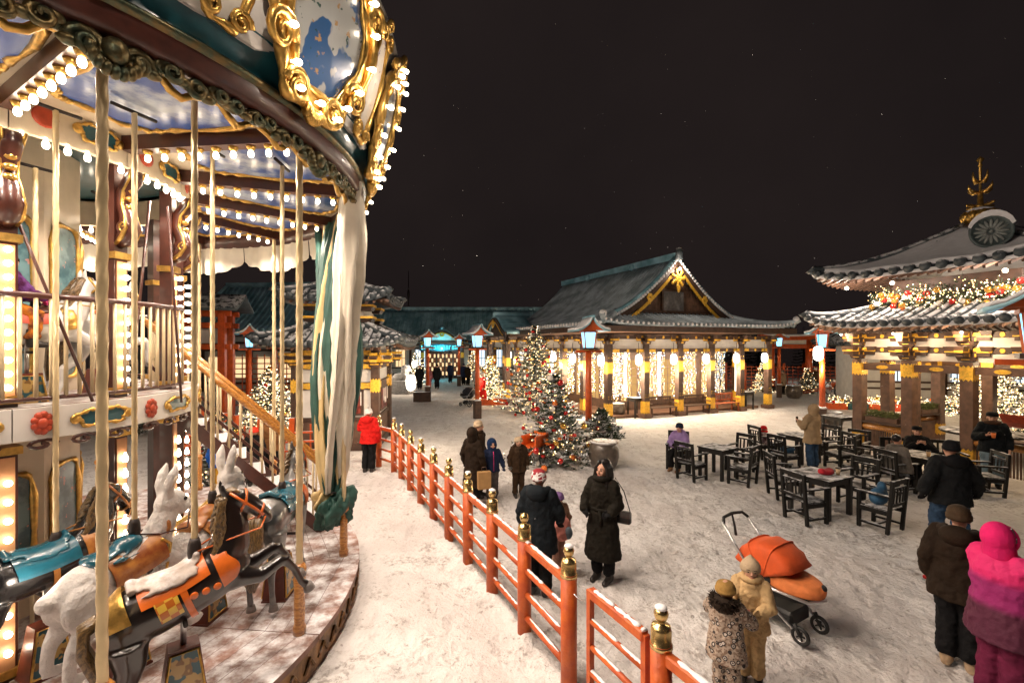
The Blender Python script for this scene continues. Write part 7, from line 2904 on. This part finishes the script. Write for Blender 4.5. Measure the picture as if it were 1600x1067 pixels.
def person(loc, rz, H, label, coat, pants=None, hat=None, hat_style='beanie', hood=None, hood_up=False, hem=0.80, wide=1.0, puff=0.0, gloves=None, boots=None,
           pose=None, sit=False, hk=1.0, hair=None, face=True, near=True, group=None, fur=None, belt=None, scarf=None, zoff=0.0, hatz=0.0, extra=None, turn=0.0, zip_=None):
    k = H / 1.70
    root = empty('person', (loc[0], loc[1], (loc[2] if len(loc) > 2 else 0.0)), rz, label, 'person', group)
    root.scale = (k,) * 3
    pants = pants or BLACKC
    boots = boots or BOOT
    vx = 0.013 if near else 0.024
    dz = -0.42 if sit else 0.0
    J = {}
    for s, n in ((1, 'L'), (-1, 'R')):
        J['sh' + n] = V((s * 0.150, 0.0, 1.345 + dz))
        J['el' + n] = V((s * 0.245, 0.03, 1.11 + dz))
        J['wr' + n] = V((s * 0.255, -0.05, 0.88 + dz))
        J['hd' + n] = V((0, -0.15, -1))
        J['hp' + n] = V((s * 0.085, 0, 0.90 + dz))
        J['kn' + n] = V((s * 0.09, -0.02, 0.49)) if not sit else V((s * 0.10, -0.40, 0.50))
        J['an' + n] = V((s * 0.095, 0.02, 0.09)) if not sit else V((s * 0.10, -0.38, 0.09))
    for key, val in (pose or {}).items():
        J[key] = V(val)
        if sit and key[:2] in ('el', 'wr'):
            J[key] += V((0, 0, dz))
    hz_ = 1.555 + dz
    # ---- continuous body
    b = MB()
    b.loft([(V((0, 0, 0.86 + dz)), 0.13, 0.09), (V((0, 0, 1.0 + dz)), 0.125, 0.085), (V((0, 0, 1.25 + dz)), 0.15, 0.095), (V((0, 0, 1.40 + dz)), 0.12, 0.075)], 12)
    b.tube([(0, 0.01, 1.36 + dz), (0, 0.0, 1.5 + dz)], [0.06, 0.052], 10)
    RT = Matrix.Rotation(turn, 4, 'Z')
    hd = MB()
    hd.ball((0, 0.012, 0.03), (0.078 * hk, 0.098 * hk, 0.092 * hk), 14, 10)
    hd.ball((0, -0.022, -0.035), (0.062 * hk, 0.072 * hk, 0.078 * hk), 12, 9)
    hd.tube([(0, -0.085 * hk, 0.025), (0, -0.112 * hk, -0.012), (0, -0.098 * hk, -0.022)], [0.010, 0.016, 0.010], 7)
    for s in (-1, 1):
        hd.ball((s * 0.080 * hk, 0.015, 0.0), (0.014, 0.024, 0.034), 8, 6)
        hd.ball((s * 0.036 * hk, -0.062 * hk, -0.022), (0.026, 0.026, 0.026), 8, 6)
    HM_ = Matrix.Translation((0, 0, hz_)) @ RT
    b.merge(hd, HM_)
    for s, n in ((1, 'L'), (-1, 'R')):
        b.tube([J['sh' + n], J['el' + n], J['wr' + n]], [0.05, 0.042, 0.03], 8)
        b.tube([J['hp' + n], J['kn' + n], J['an' + n]], [0.075, 0.055, 0.04], 8)
        b.tube([J['an' + n] + V((0, 0.03, -0.03)), J['an' + n] + V((0, -0.14, -0.055))], [0.04, 0.03], 8)
        if not gloves:
            hand(b, J['wr' + n], J['hd' + n], s)
    b.build('body', SKIN, root, voxel=(0.0095 if near else 0.02), soft=2)
    if face and near:
        for s in (-1, 1):
            MB().ball((0, 0, 0), (0.0125, 0.008, 0.009), 10, 7).build('eye', EYE, root, True, loc=HM_ @ V((s * 0.032 * hk, -0.084 * hk, 0.018)), rz=turn)
            MB().tube([HM_ @ V((s * 0.018 * hk, -0.091 * hk, 0.042)), HM_ @ V((s * 0.036 * hk, -0.087 * hk, 0.047)), HM_ @ V((s * 0.050 * hk, -0.076 * hk, 0.040))], 0.0045, 5).build('eyebrow', HAIR, root, True)
        MB().tube([HM_ @ V((-0.026 * hk, -0.086 * hk, -0.052)), HM_ @ V((0, -0.097 * hk, -0.058)), HM_ @ V((0.026 * hk, -0.086 * hk, -0.052))], [0.004, 0.008, 0.004], 6).build('mouth', LIP, root, True)
    # ---- trousers and boots
    t_ = MB()
    t_.loft([(V((0, 0, 0.83 + dz)), 0.15, 0.11), (V((0, 0, 0.95 + dz)), 0.16, 0.115)], 12)
    for s, n in ((1, 'L'), (-1, 'R')):
        a, q, c = J['hp' + n], J['kn' + n], J['an' + n]
        t_.tube([a, a.lerp(q, 0.5), q, q.lerp(c, 0.5), c + V((0, 0, 0.02))], [0.105 * wide, 0.092 * wide, 0.078 * wide, 0.074 * wide, 0.076 * wide], 10)
        bt = MB()
        bt.tube([c + V((0, 0, 0.16)), c + V((0, 0, 0.0)), c + V((0, 0.005, -0.05))], [0.066, 0.062, 0.058], 9)
        bt.tube([c + V((0, 0.05, -0.055)), c + V((0, -0.05, -0.05)), c + V((0, -0.16, -0.06)), c + V((0, -0.19, -0.065))], [0.045, 0.05, 0.042, 0.02], 9)
        bt.build('boot', boots, root, voxel=vx)
    crumple(t_.build('trousers', pants, root, voxel=vx, soft=5), 0.045)
    # ---- coat
    c_ = MB()
    top = 1.44 + dz
    hm = max(hem + dz, 0.45) if sit else hem
    secs = []
    n = 16
    for i in range(n + 1):
        z = hm + (top - hm) * i / n
        q = (z - dz)
        base_w = float(np.interp(q, [0.25, 0.55, 0.85, 1.05, 1.28, 1.40, 1.45], [0.25, 0.225, 0.195, 0.172, 0.185, 0.13, 0.075])) * wide
        dep = float(np.interp(q, [0.25, 0.55, 0.85, 1.05, 1.28, 1.40, 1.45], [0.20, 0.175, 0.145, 0.128, 0.135, 0.11, 0.075])) * wide
        rip = 1 + puff * abs(math.sin(q * PI / 0.105)) - puff * 0.4
        if belt and abs(q - 1.03) < 0.035:
            rip *= 0.92
        secs.append((V((0, 0.0, z)), base_w * rip, dep * rip))
    c_.loft(secs, 18)
    for s, nn in ((1, 'L'), (-1, 'R')):
        A, B, C_ = J['sh' + nn], J['el' + nn], J['wr' + nn]
        pts, rd = [], []
        for i in range(15):
            f = i / 14
            p = A.lerp(B, f * 2) if f < 0.5 else B.lerp(C_, f * 2 - 1)
            pts.append(p)
            rr_ = float(np.interp(f, [0, 0.25, 0.5, 0.8, 1], [0.088, 0.08, 0.072, 0.064, 0.056])) * wide
            rd.append(rr_ * (1 + puff * math.sin(f * PI * 6)))
        c_.tube(pts, rd, 10)
        c_.ball(A, (0.088 * wide,) * 3, 10, 8)
        c_.ball(B, (0.074 * wide,) * 3, 10, 8)
    crumple(c_.build('coat', coat, root, voxel=vx, soft=3 if puff else 5), 0.04)
    if belt:
        MB().loft([(V((0, 0, 1.005 + dz)), 0.172 * wide, 0.133 * wide), (V((0, 0, 1.055 + dz)), 0.172 * wide, 0.133 * wide)], 18).build('belt', belt, root, True)
        MB().tube([(0.02, -0.135 * wide, 1.03), (0.06, -0.15 * wide, 0.95), (0.05, -0.155 * wide, 0.84)], [0.018, 0.02, 0.02], 6).build('belt_end', belt, root, True)
    if zip_:
        MB().tube([(0, -0.155 * wide, hm + 0.05), (0, -0.150 * wide, 1.05 + dz), (0, -0.145 * wide, 1.28 + dz), (0, -0.125, 1.40 + dz)], 0.009, 6).build('zip', zip_, root, True)
    if gloves:
        for s, nn in ((1, 'L'), (-1, 'R')):
            g_ = MB()
            hand(g_, J['wr' + nn] - V(J['hd' + nn]).normalized() * 0.03, J['hd' + nn], s, 1.3)
            g_.build('glove', gloves, root, voxel=0.011 if near else 0.02, soft=3)
    # ---- head wear
    if hood_up:
        h_ = MB()
        h_.ball((0, 0.045, 0.03), (0.118 * hk, 0.122 * hk, 0.140 * hk), 16, 11)
        h_.tube([(0, 0.03, -0.05), (0, 0.02, -0.15)], [0.115 * hk, 0.12], 12)
        h2 = MB().merge(h_, HM_)
        h2.build('hood', hood or coat, root, voxel=vx)
        ring = [HM_ @ V((0.088 * hk * math.cos(a), -0.040 * hk - 0.010 * math.cos(a) ** 2, 0.012 + 0.108 * hk * math.sin(a))) for a in [2 * PI * i / 20 for i in range(21)]]
        MB().tube(ring, 0.018 if not fur else 0.03, 8, False).build('hood_rim', fur or hood or coat, root, True)
    elif hood:
        h_ = MB()
        h_.ball((0, 0.12, 1.40 + dz), (0.15, 0.10, 0.11), 14, 9)
        h_.tube([V((0.13 * math.cos(a), 0.02 + 0.10 * math.sin(a), 1.42 + dz)) for a in [-0.6 + (PI + 1.2) * i / 12 for i in range(13)]], 0.055, 9)
        h_.build('hood', hood, root, voxel=vx)
        if fur:
            fr = MB()
            rn = random.Random(3)
            for i in range(420):
                a = rn.uniform(-0.7, PI + 0.7)
                c = V((0.16 * math.cos(a), 0.05 + 0.14 * math.sin(a), 1.43 + dz + rn.uniform(-0.07, 0.06)))
                d = V((math.cos(a) + rn.uniform(-0.6, 0.6), math.sin(a) + rn.uniform(-0.6, 0.6), rn.uniform(-0.5, 0.9))).normalized()
                e = d.cross(V((0, 0, 1))).normalized() * 0.014
                fr.add([c - e, c + e, c + d * rn.uniform(0.05, 0.095)], [(0, 1, 2)])
            fr.build('fur_trim', fur, root)
    else:
        col_ = MB().tube([V((0.085 * math.cos(a), 0.005 + 0.08 * math.sin(a), 1.445 + dz)) for a in [2 * PI * i / 16 for i in range(17)]], 0.032, 8, False)
        col_.build('collar', coat, root, True)
    if hat:
        h_ = MB()
        if hat_style == 'cap':
            h_.lathe([(0.098 * hk, 0.03), (0.102 * hk, 0.06), (0.098 * hk, 0.10), (0.07 * hk, 0.13), (0.0, 0.14)], 16, (0, 0.01, 0))
            h_.prism([(-0.075, -0.08), (0.075, -0.08), (0.06, -0.16), (0, -0.18), (-0.06, -0.16)], 0.035, 0.045)
        elif hat_style == 'point':
            h_.lathe([(0.098 * hk, -0.01), (0.104 * hk, 0.02), (0.100 * hk, 0.07), (0.078 * hk, 0.12), (0.045 * hk, 0.16), (0.012, 0.20), (0.0, 0.205)], 16, (0, 0.01, 0))
        else:
            h_.lathe([(0.094 * hk, 0.0), (0.106 * hk, 0.005), (0.108 * hk, 0.045), (0.098 * hk, 0.05), (0.098 * hk, 0.08), (0.085 * hk, 0.115), (0.05 * hk, 0.14), (0.0, 0.148)], 16, (0, 0.012, 0))
        MB().merge(h_, HM_ @ Matrix.Translation((0, 0, hatz)) @ Matrix.Rotation(rad_(-6), 4, 'X')).build('hat', hat, root, True)
        if hat_style == 'pom':
            MB().ball(HM_ @ V((0, 0.02, 0.165)), 0.035, 10, 7).build('pompom', hat, root, True)
    elif not hood_up or hair:
        h_ = MB().ball((0, 0.028, 0.045), (0.092 * hk, 0.098 * hk, 0.092 * hk), 14, 9)
        MB().merge(h_, HM_).build('hair', hair or HAIR, root, True, voxel=0.014)
    if scarf:
        MB().tube([V((0.10 * math.cos(a), -0.01 + 0.095 * math.sin(a), 1.46 + dz)) for a in [2 * PI * i / 16 for i in range(17)]], 0.045, 9, False).build('scarf', scarf, root, True)
    return root, J, k


C_RED = cloth('red_puffer', (0.62, 0.015, 0.012), 0.12)
C_BROWN = cloth('brown_snowsuit', (0.040, 0.022, 0.011))
C_DKBR = cloth('dark_brown_coat', (0.020, 0.012, 0.007))
C_COAT = cloth('olive_black_coat', (0.011, 0.009, 0.006))
C_TEAL = cloth('blue_black_puffer', (0.009, 0.013, 0.017))
C_NAVY = cloth('navy_snowsuit', (0.014, 0.022, 0.055))
C_GREY = cloth('grey_trousers', (0.075, 0.062, 0.058))
C_BEIGE = cloth('beige_fleece', (0.40, 0.28, 0.16), 0.1, 0.6, 60)
C_CREAM = cloth('cream_fleece', (0.56, 0.38, 0.19), 0.12, 0.5, 40)
C_LAV = cloth('lavender_coat', (0.30, 0.20, 0.42), 0.15)
C_JEANS = cloth('blue_jeans', (0.035, 0.07, 0.13), 0.35)
C_LJEANS = cloth('light_jeans', (0.17, 0.24, 0.28), 0.3)
C_PINKM = bands('pink_banded_suit', [(0, (0.085, 0.010, 0.035)), (0.98, (0.30, 0.012, 0.13)), (1.22, (0.72, 0.018, 0.16))])
C_MAROON = cloth('maroon_trousers', (0.13, 0.014, 0.045))
C_PINK = cloth('hot_pink_hood', (0.75, 0.02, 0.16), 0.1)
C_OATK = cloth('oatmeal_knit', (0.50, 0.38, 0.25), 0.15, 0.6, 70)
C_MUST = cloth('mustard_knit', (0.34, 0.20, 0.06), 0.15, 0.6, 70)
C_GREYK = cloth('grey_knit', (0.18, 0.17, 0.15), 0.15, 0.6, 70)
C_BEAR = bear_print()
C_PINKG = cloth('pink_mitten', (0.50, 0.14, 0.13))
C_FUR = cloth('dark_fur', (0.03, 0.02, 0.014))
C_WHITE = cloth('white_fur', (0.68, 0.64, 0.60))
C_PURPLE = cloth('purple_knit', (0.14, 0.08, 0.20))
C_ORANGE = cloth('orange_down', (0.62, 0.13, 0.03))

person((-3.70, 11.9), rad_(172), 1.66, 'person in bright red jacket and white hat walking towards the kiosk', C_RED, BLACKC, C_WHITE, 'pom', C_RED, hem=0.78, wide=1.2, puff=0.06, gloves=C_RED,
       pose={'elL': (0.27, -0.06, 1.14), 'wrL': (0.36, -0.22, 1.22), 'hdL': (0.2, -0.6, 0.6)}, face=False)
person((-0.80, 9.45), rad_(150), 1.60, 'person in long dark hooded coat standing with the two snowsuit children', C_DKBR, BLACKC, None, hood=C_DKBR, hood_up=True, hem=0.42, wide=1.05, gloves=BLACKC, face=False)
person((-0.72, 10.0), rad_(70), 1.66, 'person with beige beanie half hidden behind the dark hooded coat', C_BROWN, BLACKC, C_OATK, hem=0.75, gloves=BLACKC, face=True)
person((-0.42, 9.75), rad_(18), 1.28, 'child in navy snowsuit with blue hood and pink zip', C_NAVY, C_GREY, None, hood=cloth('blue_hood', (0.012, 0.03, 0.085)), hood_up=True, hem=0.82, wide=1.12, gloves=C_NAVY, hk=1.22,
       zip_=cloth('pink_zip', (0.55, 0.05, 0.18)), pose={'elL': (0.27, 0.0, 1.12), 'wrL': (0.32, -0.08, 0.92), 'elR': (-0.27, 0.0, 1.12), 'wrR': (-0.31, -0.04, 0.93)})
person((0.14, 9.98), rad_(12), 1.30, 'child in brown quilted snowsuit with pale beanie and grey mittens', C_BROWN, C_BROWN, C_OATK, hem=0.72, wide=1.12, puff=0.05, gloves=C_GREYK, hk=1.20, hood=C_BROWN, zip_=C_DKBR)
person((0.36, 6.10), rad_(158), 1.66, 'adult in blue black puffer and red and white knitted hat by the fence', C_TEAL, BLACKC, nordic(), hem=0.60, wide=1.18, puff=0.07, gloves=BLACKC, hood=C_TEAL, face=False,
       pose={'elR': (-0.26, -0.06, 1.12), 'wrR': (-0.24, -0.20, 0.95)})
person((0.68, 6.75), rad_(-150), 1.14, 'small child with purple hat and pink backpack next to the blue black puffer', cloth('tan_snowsuit', (0.30, 0.17, 0.11)), cloth('rose_trousers', (0.36, 0.20, 0.15)), C_PURPLE, hem=0.78, wide=1.1,
       gloves=BLACKC, hk=1.25, turn=rad_(-60))
person((1.27, 6.45), rad_(-38), 1.68, 'dark haired person in long belted black coat facing the fence', C_COAT, BLACKC, None, hem=0.34, wide=1.12, belt=C_COAT, hair=HAIR, scarf=C_COAT, turn=rad_(-8),
       pose={'elL': (0.25, -0.02, 1.12), 'wrL': (0.17, -0.14, 1.00), 'elR': (-0.25, -0.03, 1.12), 'wrR': (-0.20, -0.17, 0.98), 'hdL': (-0.7, -0.3, -0.2), 'hdR': (0.7, -0.3, -0.2)}, gloves=BLACKC)
lh = MB()
for s in (-1, 1):
    for q in range(5):
        lh.tube([(s * (0.02 + 0.012 * q), -0.055 + 0.02 * q, 1.68), (s * (0.085 + 0.004 * q), -0.045 + 0.03 * q, 1.60), (s * (0.10 + 0.004 * q), -0.055 + 0.03 * q, 1.46), (s * 0.095, -0.10 + 0.04 * q, 1.30)], [0.02, 0.026, 0.026, 0.012], 7)
lh.ball((0, 0.055, 1.60), (0.115, 0.10, 0.12), 12, 8)
lh.ball((0, 0.07, 1.50), (0.115, 0.08, 0.13), 12, 8)
woman = [o for o in bpy.data.objects if o.get('label', '').startswith('dark haired person in long')][0]
lh.build('long_hair', HAIR, woman, voxel=0.012, soft=2)
HBG = empty('handbag', (1.53, 6.42, 0.80), rad_(-30), 'small black handbag on a thin strap at the long black coat', 'handbag')
MB().box((0, 0, 0.10), (0.26, 0.09, 0.17)).build('bag_body', mat('black_leather', (0.014, 0.013, 0.013), 0.35, 0, 0.2, 9), HBG, bevel=0.02)
MB().box((0, -0.05, 0.15), (0.26, 0.012, 0.09)).build('bag_flap', M['black'], HBG)
MB().tube([(-0.12, 0.0, 0.18), (-0.16, -0.01, 0.40), (-0.10, 0.03, 0.62), (0.02, 0.03, 0.45), (0.12, 0.0, 0.18)], 0.008, 6).build('bag_strap', M['black'], HBG, True)
bp = MB().ball((0, 0, 0), (0.15, 0.085, 0.18), 12, 9).ball((0, -0.06, -0.06), (0.11, 0.05, 0.09), 12, 8)
BPK = empty('child_backpack', (0.72, 6.60, 0.66), rad_(25), 'pink and grey child backpack worn by the small child', 'backpack')
bp.build('pack_body', cloth('pink_pack', (0.62, 0.24, 0.20)), BPK, voxel=0.014)
MB().ball((0.05, -0.075, -0.04), (0.075, 0.05, 0.09), 10, 7).build('pack_pocket', cloth('grey_blue_pocket', (0.16, 0.20, 0.24)), BPK, True)
for s in (-1, 1):
    MB().tube([(s * 0.07, 0.02, 0.16), (s * 0.09, 0.14, 0.14), (s * 0.10, 0.19, 0.0), (s * 0.09, 0.05, -0.14)], 0.014, 6).build('pack_strap', cloth('pink_strap', (0.58, 0.20, 0.18)), BPK, True)
PB_ = empty('paper_bag', (-0.56, 9.25, 0.42), rad_(20), 'brown paper bag hanging from the hand of the dark hooded coat', 'bag')
MB().box((0, 0, 0.16), (0.26, 0.12, 0.34)).build('bag_body', mat('kraft_paper', (0.42, 0.24, 0.09), 0.8, 0, 0.1, 9), PB_)
MB().tube([(-0.06, 0, 0.33), (-0.04, 0, 0.42), (0.04, 0, 0.42), (0.06, 0, 0.33)], 0.006, 5).build('bag_handle', M['timber_mid'], PB_, True)

# children hugging by the stroller
person((1.98, 4.26), rad_(135), 1.12, 'child in animal print snowsuit and mustard hat hugging the other child', C_BEAR, C_BEAR, C_MUST, hem=0.62, wide=1.3, gloves=C_PINKG, hk=1.30, hood=C_FUR, fur=C_FUR, turn=rad_(-15), boots=BOOT,
       pose={'elL': (0.30, -0.16, 1.16), 'wrL': (0.22, -0.36, 1.10), 'elR': (-0.28, -0.14, 1.16), 'wrR': (-0.20, -0.34, 1.14), 'hdL': (-0.5, -0.6, 0), 'hdR': (0.5, -0.6, 0)})
person((2.33, 4.50), rad_(-30), 1.20, 'smiling child in cream fleece suit and pointed pale hat', C_CREAM, C_CREAM, C_OATK, 'point', hem=0.74, wide=1.2, gloves=C_CREAM, hk=1.28, hood=C_CREAM, scarf=C_CREAM, turn=rad_(10),
       pose={'elR': (-0.26, -0.14, 1.14), 'wrR': (-0.18, -0.30, 1.16), 'elL': (0.24, -0.12, 1.14), 'wrL': (0.10, -0.30, 1.12), 'hdR': (0.5, -0.6, 0.1), 'hdL': (-0.5, -0.6, 0.1)})

# at the tables
person((4.45, 12.25), rad_(-40), 1.62, 'person in lavender coat and dark blue cap sitting in an armchair', C_LAV, BLACKC, cloth('navy_knit', (0.012, 0.02, 0.04)), hem=0.60, wide=1.15, sit=True, boots=cloth('tan_boot', (0.22, 0.12, 0.06)), hood=C_LAV, gloves=BLACKC,
       pose={'elL': (0.24, -0.10, 1.12), 'wrL': (0.08, -0.26, 1.10), 'elR': (-0.24, -0.10, 1.12), 'wrR': (-0.08, -0.26, 1.10), 'hdL': (-0.5, -0.5, 0.1), 'hdR': (0.5, -0.5, 0.1)})
person((7.32, 13.38, 0.08), rad_(80), 1.15, 'child in red hat and pink patterned jacket sitting at a table', cloth('pink_print', (0.55, 0.05, 0.10), 0.9, c2=(0.60, 0.50, 0.48)), C_JEANS, cloth('red_knit', (0.62, 0.012, 0.015)), hem=0.8, wide=1.15, sit=True, hk=1.25, gloves=BLACKC, scarf=C_RED)
person((7.92, 12.15), rad_(-155), 1.72, 'person in beige hooded jacket and jeans holding up a phone', C_BEIGE, C_JEANS, None, hood=C_BEIGE, hood_up=True, hem=0.70, wide=1.22, face=False,
       pose={'elL': (0.25, -0.08, 1.12), 'wrL': (0.16, -0.25, 1.22), 'elR': (-0.27, -0.06, 1.12), 'wrR': (-0.20, -0.26, 1.22), 'hdL': (-0.2, -0.6, 0.5), 'hdR': (0.2, -0.6, 0.5)})
ph = empty('mobile_phone', (7.68, 12.42, 1.28), rad_(20), 'dark mobile phone held by the beige jacket', 'phone')
MB().box((0, 0, 0), (0.075, 0.012, 0.15)).build('phone_case', M['black'], ph)
MB().box((0, 0.0085, 0), (0.066, 0.003, 0.135)).build('phone_screen', glow('phone_screen', (0.6, 0.75, 1.0), 0.8), ph)
person((8.66, 10.36), rad_(100), 1.72, 'dark haired person in grey coat seen from behind in an armchair', cloth('ash_coat', (0.16, 0.14, 0.12)), BLACKC, None, hem=0.7, wide=1.1, sit=True, hair=HAIR, face=False, gloves=BLACKC)
person((10.02, 11.40), rad_(-25), 1.72, 'person in black jacket and cap drinking on the bench', BLACKC, BLACKC, BLACKC, 'cap', hem=0.75, wide=1.15, sit=True,
       pose={'elL': (0.27, -0.20, 1.14), 'wrL': (0.08, -0.26, 1.30), 'elR': (-0.27, -0.20, 1.14), 'wrR': (-0.08, -0.26, 1.30), 'hdL': (-0.6, -0.3, 0.5), 'hdR': (0.6, -0.3, 0.5)})
person((11.05, 10.60), rad_(-40), 1.76, 'bearded person in dark jacket and pale jeans holding an orange cup', cloth('night_jacket', (0.007, 0.009, 0.011)), C_LJEANS, BLACKC, 'cap', hem=0.80, wide=1.25,
       pose={'elR': (-0.27, -0.08, 1.12), 'wrR': (-0.12, -0.27, 1.20), 'hdR': (0.8, -0.3, 0.3)}, scarf=cloth('beard_brown', (0.07, 0.035, 0.02)))
cpo = Matrix.Translation((11.05, 10.60, 0)) @ Matrix.Rotation(rad_(-40), 4, 'Z') @ V((-0.02, -0.35, 1.20))
paper_cup(cpo, 'bright orange cup in the hand of the bearded person', (0.75, 0.18, 0.03))
person((6.90, 7.25), rad_(165), 1.80, 'person in black jacket and blue jeans striding away past the armchairs', cloth('smoky_jacket', (0.010, 0.011, 0.012)), C_JEANS, BLACKC, hem=0.76, wide=1.32, gloves=BLACKC, hood=BLACKC, face=False,
       pose={'knL': (0.10, -0.14, 0.50), 'anL': (0.10, -0.10, 0.10), 'knR': (-0.09, 0.04, 0.49), 'anR': (-0.09, 0.22, 0.13), 'elL': (0.31, 0.08, 1.12), 'wrL': (0.38, 0.05, 0.90), 'elR': (-0.31, 0.02, 1.12), 'wrR': (-0.37, -0.08, 0.91)})
person((4.58, 4.72), rad_(128), 1.66, 'person in dark brown hooded jacket and black trousers beside the pink hood', C_DKBR, BLACKC, cloth('brown_knit', (0.050, 0.032, 0.018)), hem=0.72, wide=1.28, gloves=cloth('red_mitten', (0.35, 0.02, 0.02)), boots=cloth('felt_boot', (0.42, 0.30, 0.19)), hood=C_DKBR, face=True)
person((4.42, 4.16), rad_(98), 1.68, 'person in hot pink hood and pink to maroon ski suit', C_PINKM, C_MAROON, C_GREYK, hem=0.66, wide=1.30, gloves=C_MAROON, hood=C_PINK, hood_up=True,
       pose={'elL': (0.24, -0.16, 1.12), 'wrL': (0.10, -0.36, 1.08), 'elR': (-0.26, -0.16, 1.10), 'wrR': (-0.10, -0.38, 1.02), 'hdL': (-0.5, -0.5, 0), 'hdR': (0.5, -0.5, 0)})
person((4.86, 4.14), rad_(-80), 1.14, 'small child in fluffy beige jacket and red trousers held by the pink suit', C_CREAM, cloth('red_trousers', (0.50, 0.03, 0.015)), C_OATK, hem=0.78, wide=1.25, gloves=C_CREAM, hk=1.25, scarf=C_OATK)

# further off
person((-1.62, 25.4), rad_(-70), 1.78, 'figure in long red robe with white trim beside the black pram', C_RED, C_RED, C_WHITE, hem=0.30, wide=1.15, gloves=C_WHITE, scarf=C_WHITE, near=False,
       pose={'elR': (-0.27, -0.12, 1.12), 'wrR': (-0.26, -0.32, 1.10)})
FAR = [((-6.80, 33.9), 10, 1.78, BLACKC, BLACKC, None, 'black clad person standing by the lit fir near the stone lion'),
       ((-6.15, 34.2), 170, 1.55, cloth('dusty_pink', (0.30, 0.10, 0.11)), C_PINKG, C_PURPLE, 'person in dusty pink jacket and trousers near the planter box lamp post'),
       ((-5.60, 34.4), -10, 1.82, BLACKC, BLACKC, BLACKC, 'tall black clad person next to the dusty pink jacket'),
       ((-5.30, 39.6), 40, 1.75, C_NAVY, BLACKC, None, 'person in navy jacket alone before the entrance doors'),
       ((-3.95, 37.6), 180, 1.75, C_NAVY, BLACKC, C_NAVY, 'person in navy coat and cap by the slender lamp post'),
       ((-3.55, 37.2), 150, 1.68, C_DKBR, BLACKC, C_OATK, 'person in brown coat and pale hat by the slender lamp post'),
       ((-2.55, 33.0), 160, 1.70, cloth('pale_grey_coat', (0.30, 0.29, 0.28)), BLACKC, C_GREYK, 'person in pale grey coat between lamp post and lit fir'),
       ((20.0, 31.6), 20, 1.20, C_NAVY, C_NAVY, C_WHITE, 'small child in navy suit in front of the torii'),
       ((20.7, 31.4), 0, 1.72, C_BROWN, C_DKBR, C_WHITE, 'person in brown coat with white hat in front of the torii'),
       ((17.9, 30.4), 30, 1.60, cloth('sand_coat', (0.34, 0.24, 0.16)), BLACKC, C_GREYK, 'person in sand coloured coat near the lamp post by the torii')]
for (p, a, H, ct, pt_, ht, lb) in FAR:
    person(p, rad_(a), H, lb, ct, pt_, ht, hem=0.62, wide=1.15, near=False, gloves=BLACKC, hk=1.0 if H > 1.4 else 1.2)
person((-5.85, 11.2), rad_(20), 1.66, 'person in brown puffer and pale pink hat behind the carousel stairs', cloth('chestnut_puffer', (0.16, 0.07, 0.025)), BLACKC, cloth('shell_knit', (0.62, 0.48, 0.42)), hem=0.75, wide=1.2, puff=0.06, gloves=BLACKC, hood=cloth('chestnut_hood', (0.14, 0.06, 0.02)))
person((-6.02, 10.75), rad_(200), 1.38, 'child with round red hat behind the carousel stairs', BLACKC, BLACKC, cloth('scarlet_knit', (0.62, 0.04, 0.02)), hem=0.75, wide=1.1, gloves=BLACKC, hk=1.2)
person((-6.55, 10.2), rad_(170), 1.25, 'child in blue jacket and grey hat behind the carousel stairs', cloth('bright_blue', (0.015, 0.09, 0.38)), cloth('ochre_trousers', (0.55, 0.30, 0.04)), C_GREYK, hem=0.8, wide=1.15, gloves=BLACKC, hk=1.2)
person((-7.35, 9.9), rad_(160), 1.52, 'person in pale grey coat behind the carousel stairs', cloth('slate_coat', (0.15, 0.165, 0.18)), BLACKC, C_DKBR, hem=0.42, wide=1.2, gloves=BLACKC)
hp_ = CC + polar(1.82, rad_(-23))
person((hp_.x - 0.06, hp_.y - 0.12, 3.30), rad_(-23 + 180), 1.16, 'child in pink patterned suit and dark bear hat riding the upper deck horse', cloth('pink_purple_print', (0.55, 0.04, 0.16), 0.9, c2=(0.12, 0.04, 0.18)), cloth('plum_trousers', (0.16, 0.03, 0.14), 0.8, c2=(0.60, 0.20, 0.02)), BLACKC,
       hem=0.82, wide=1.15, sit=True, hk=1.25, gloves=cloth('magenta_mitten', (0.55, 0.05, 0.22)), turn=rad_(-60),
       pose={'knL': (0.22, -0.22, 0.42), 'anL': (0.24, -0.16, 0.05), 'knR': (-0.22, -0.22, 0.42), 'anR': (-0.24, -0.16, 0.05), 'elL': (0.24, -0.14, 1.12), 'wrL': (0.12, -0.34, 1.08), 'elR': (-0.24, -0.14, 1.12), 'wrR': (-0.12, -0.34, 1.08)})
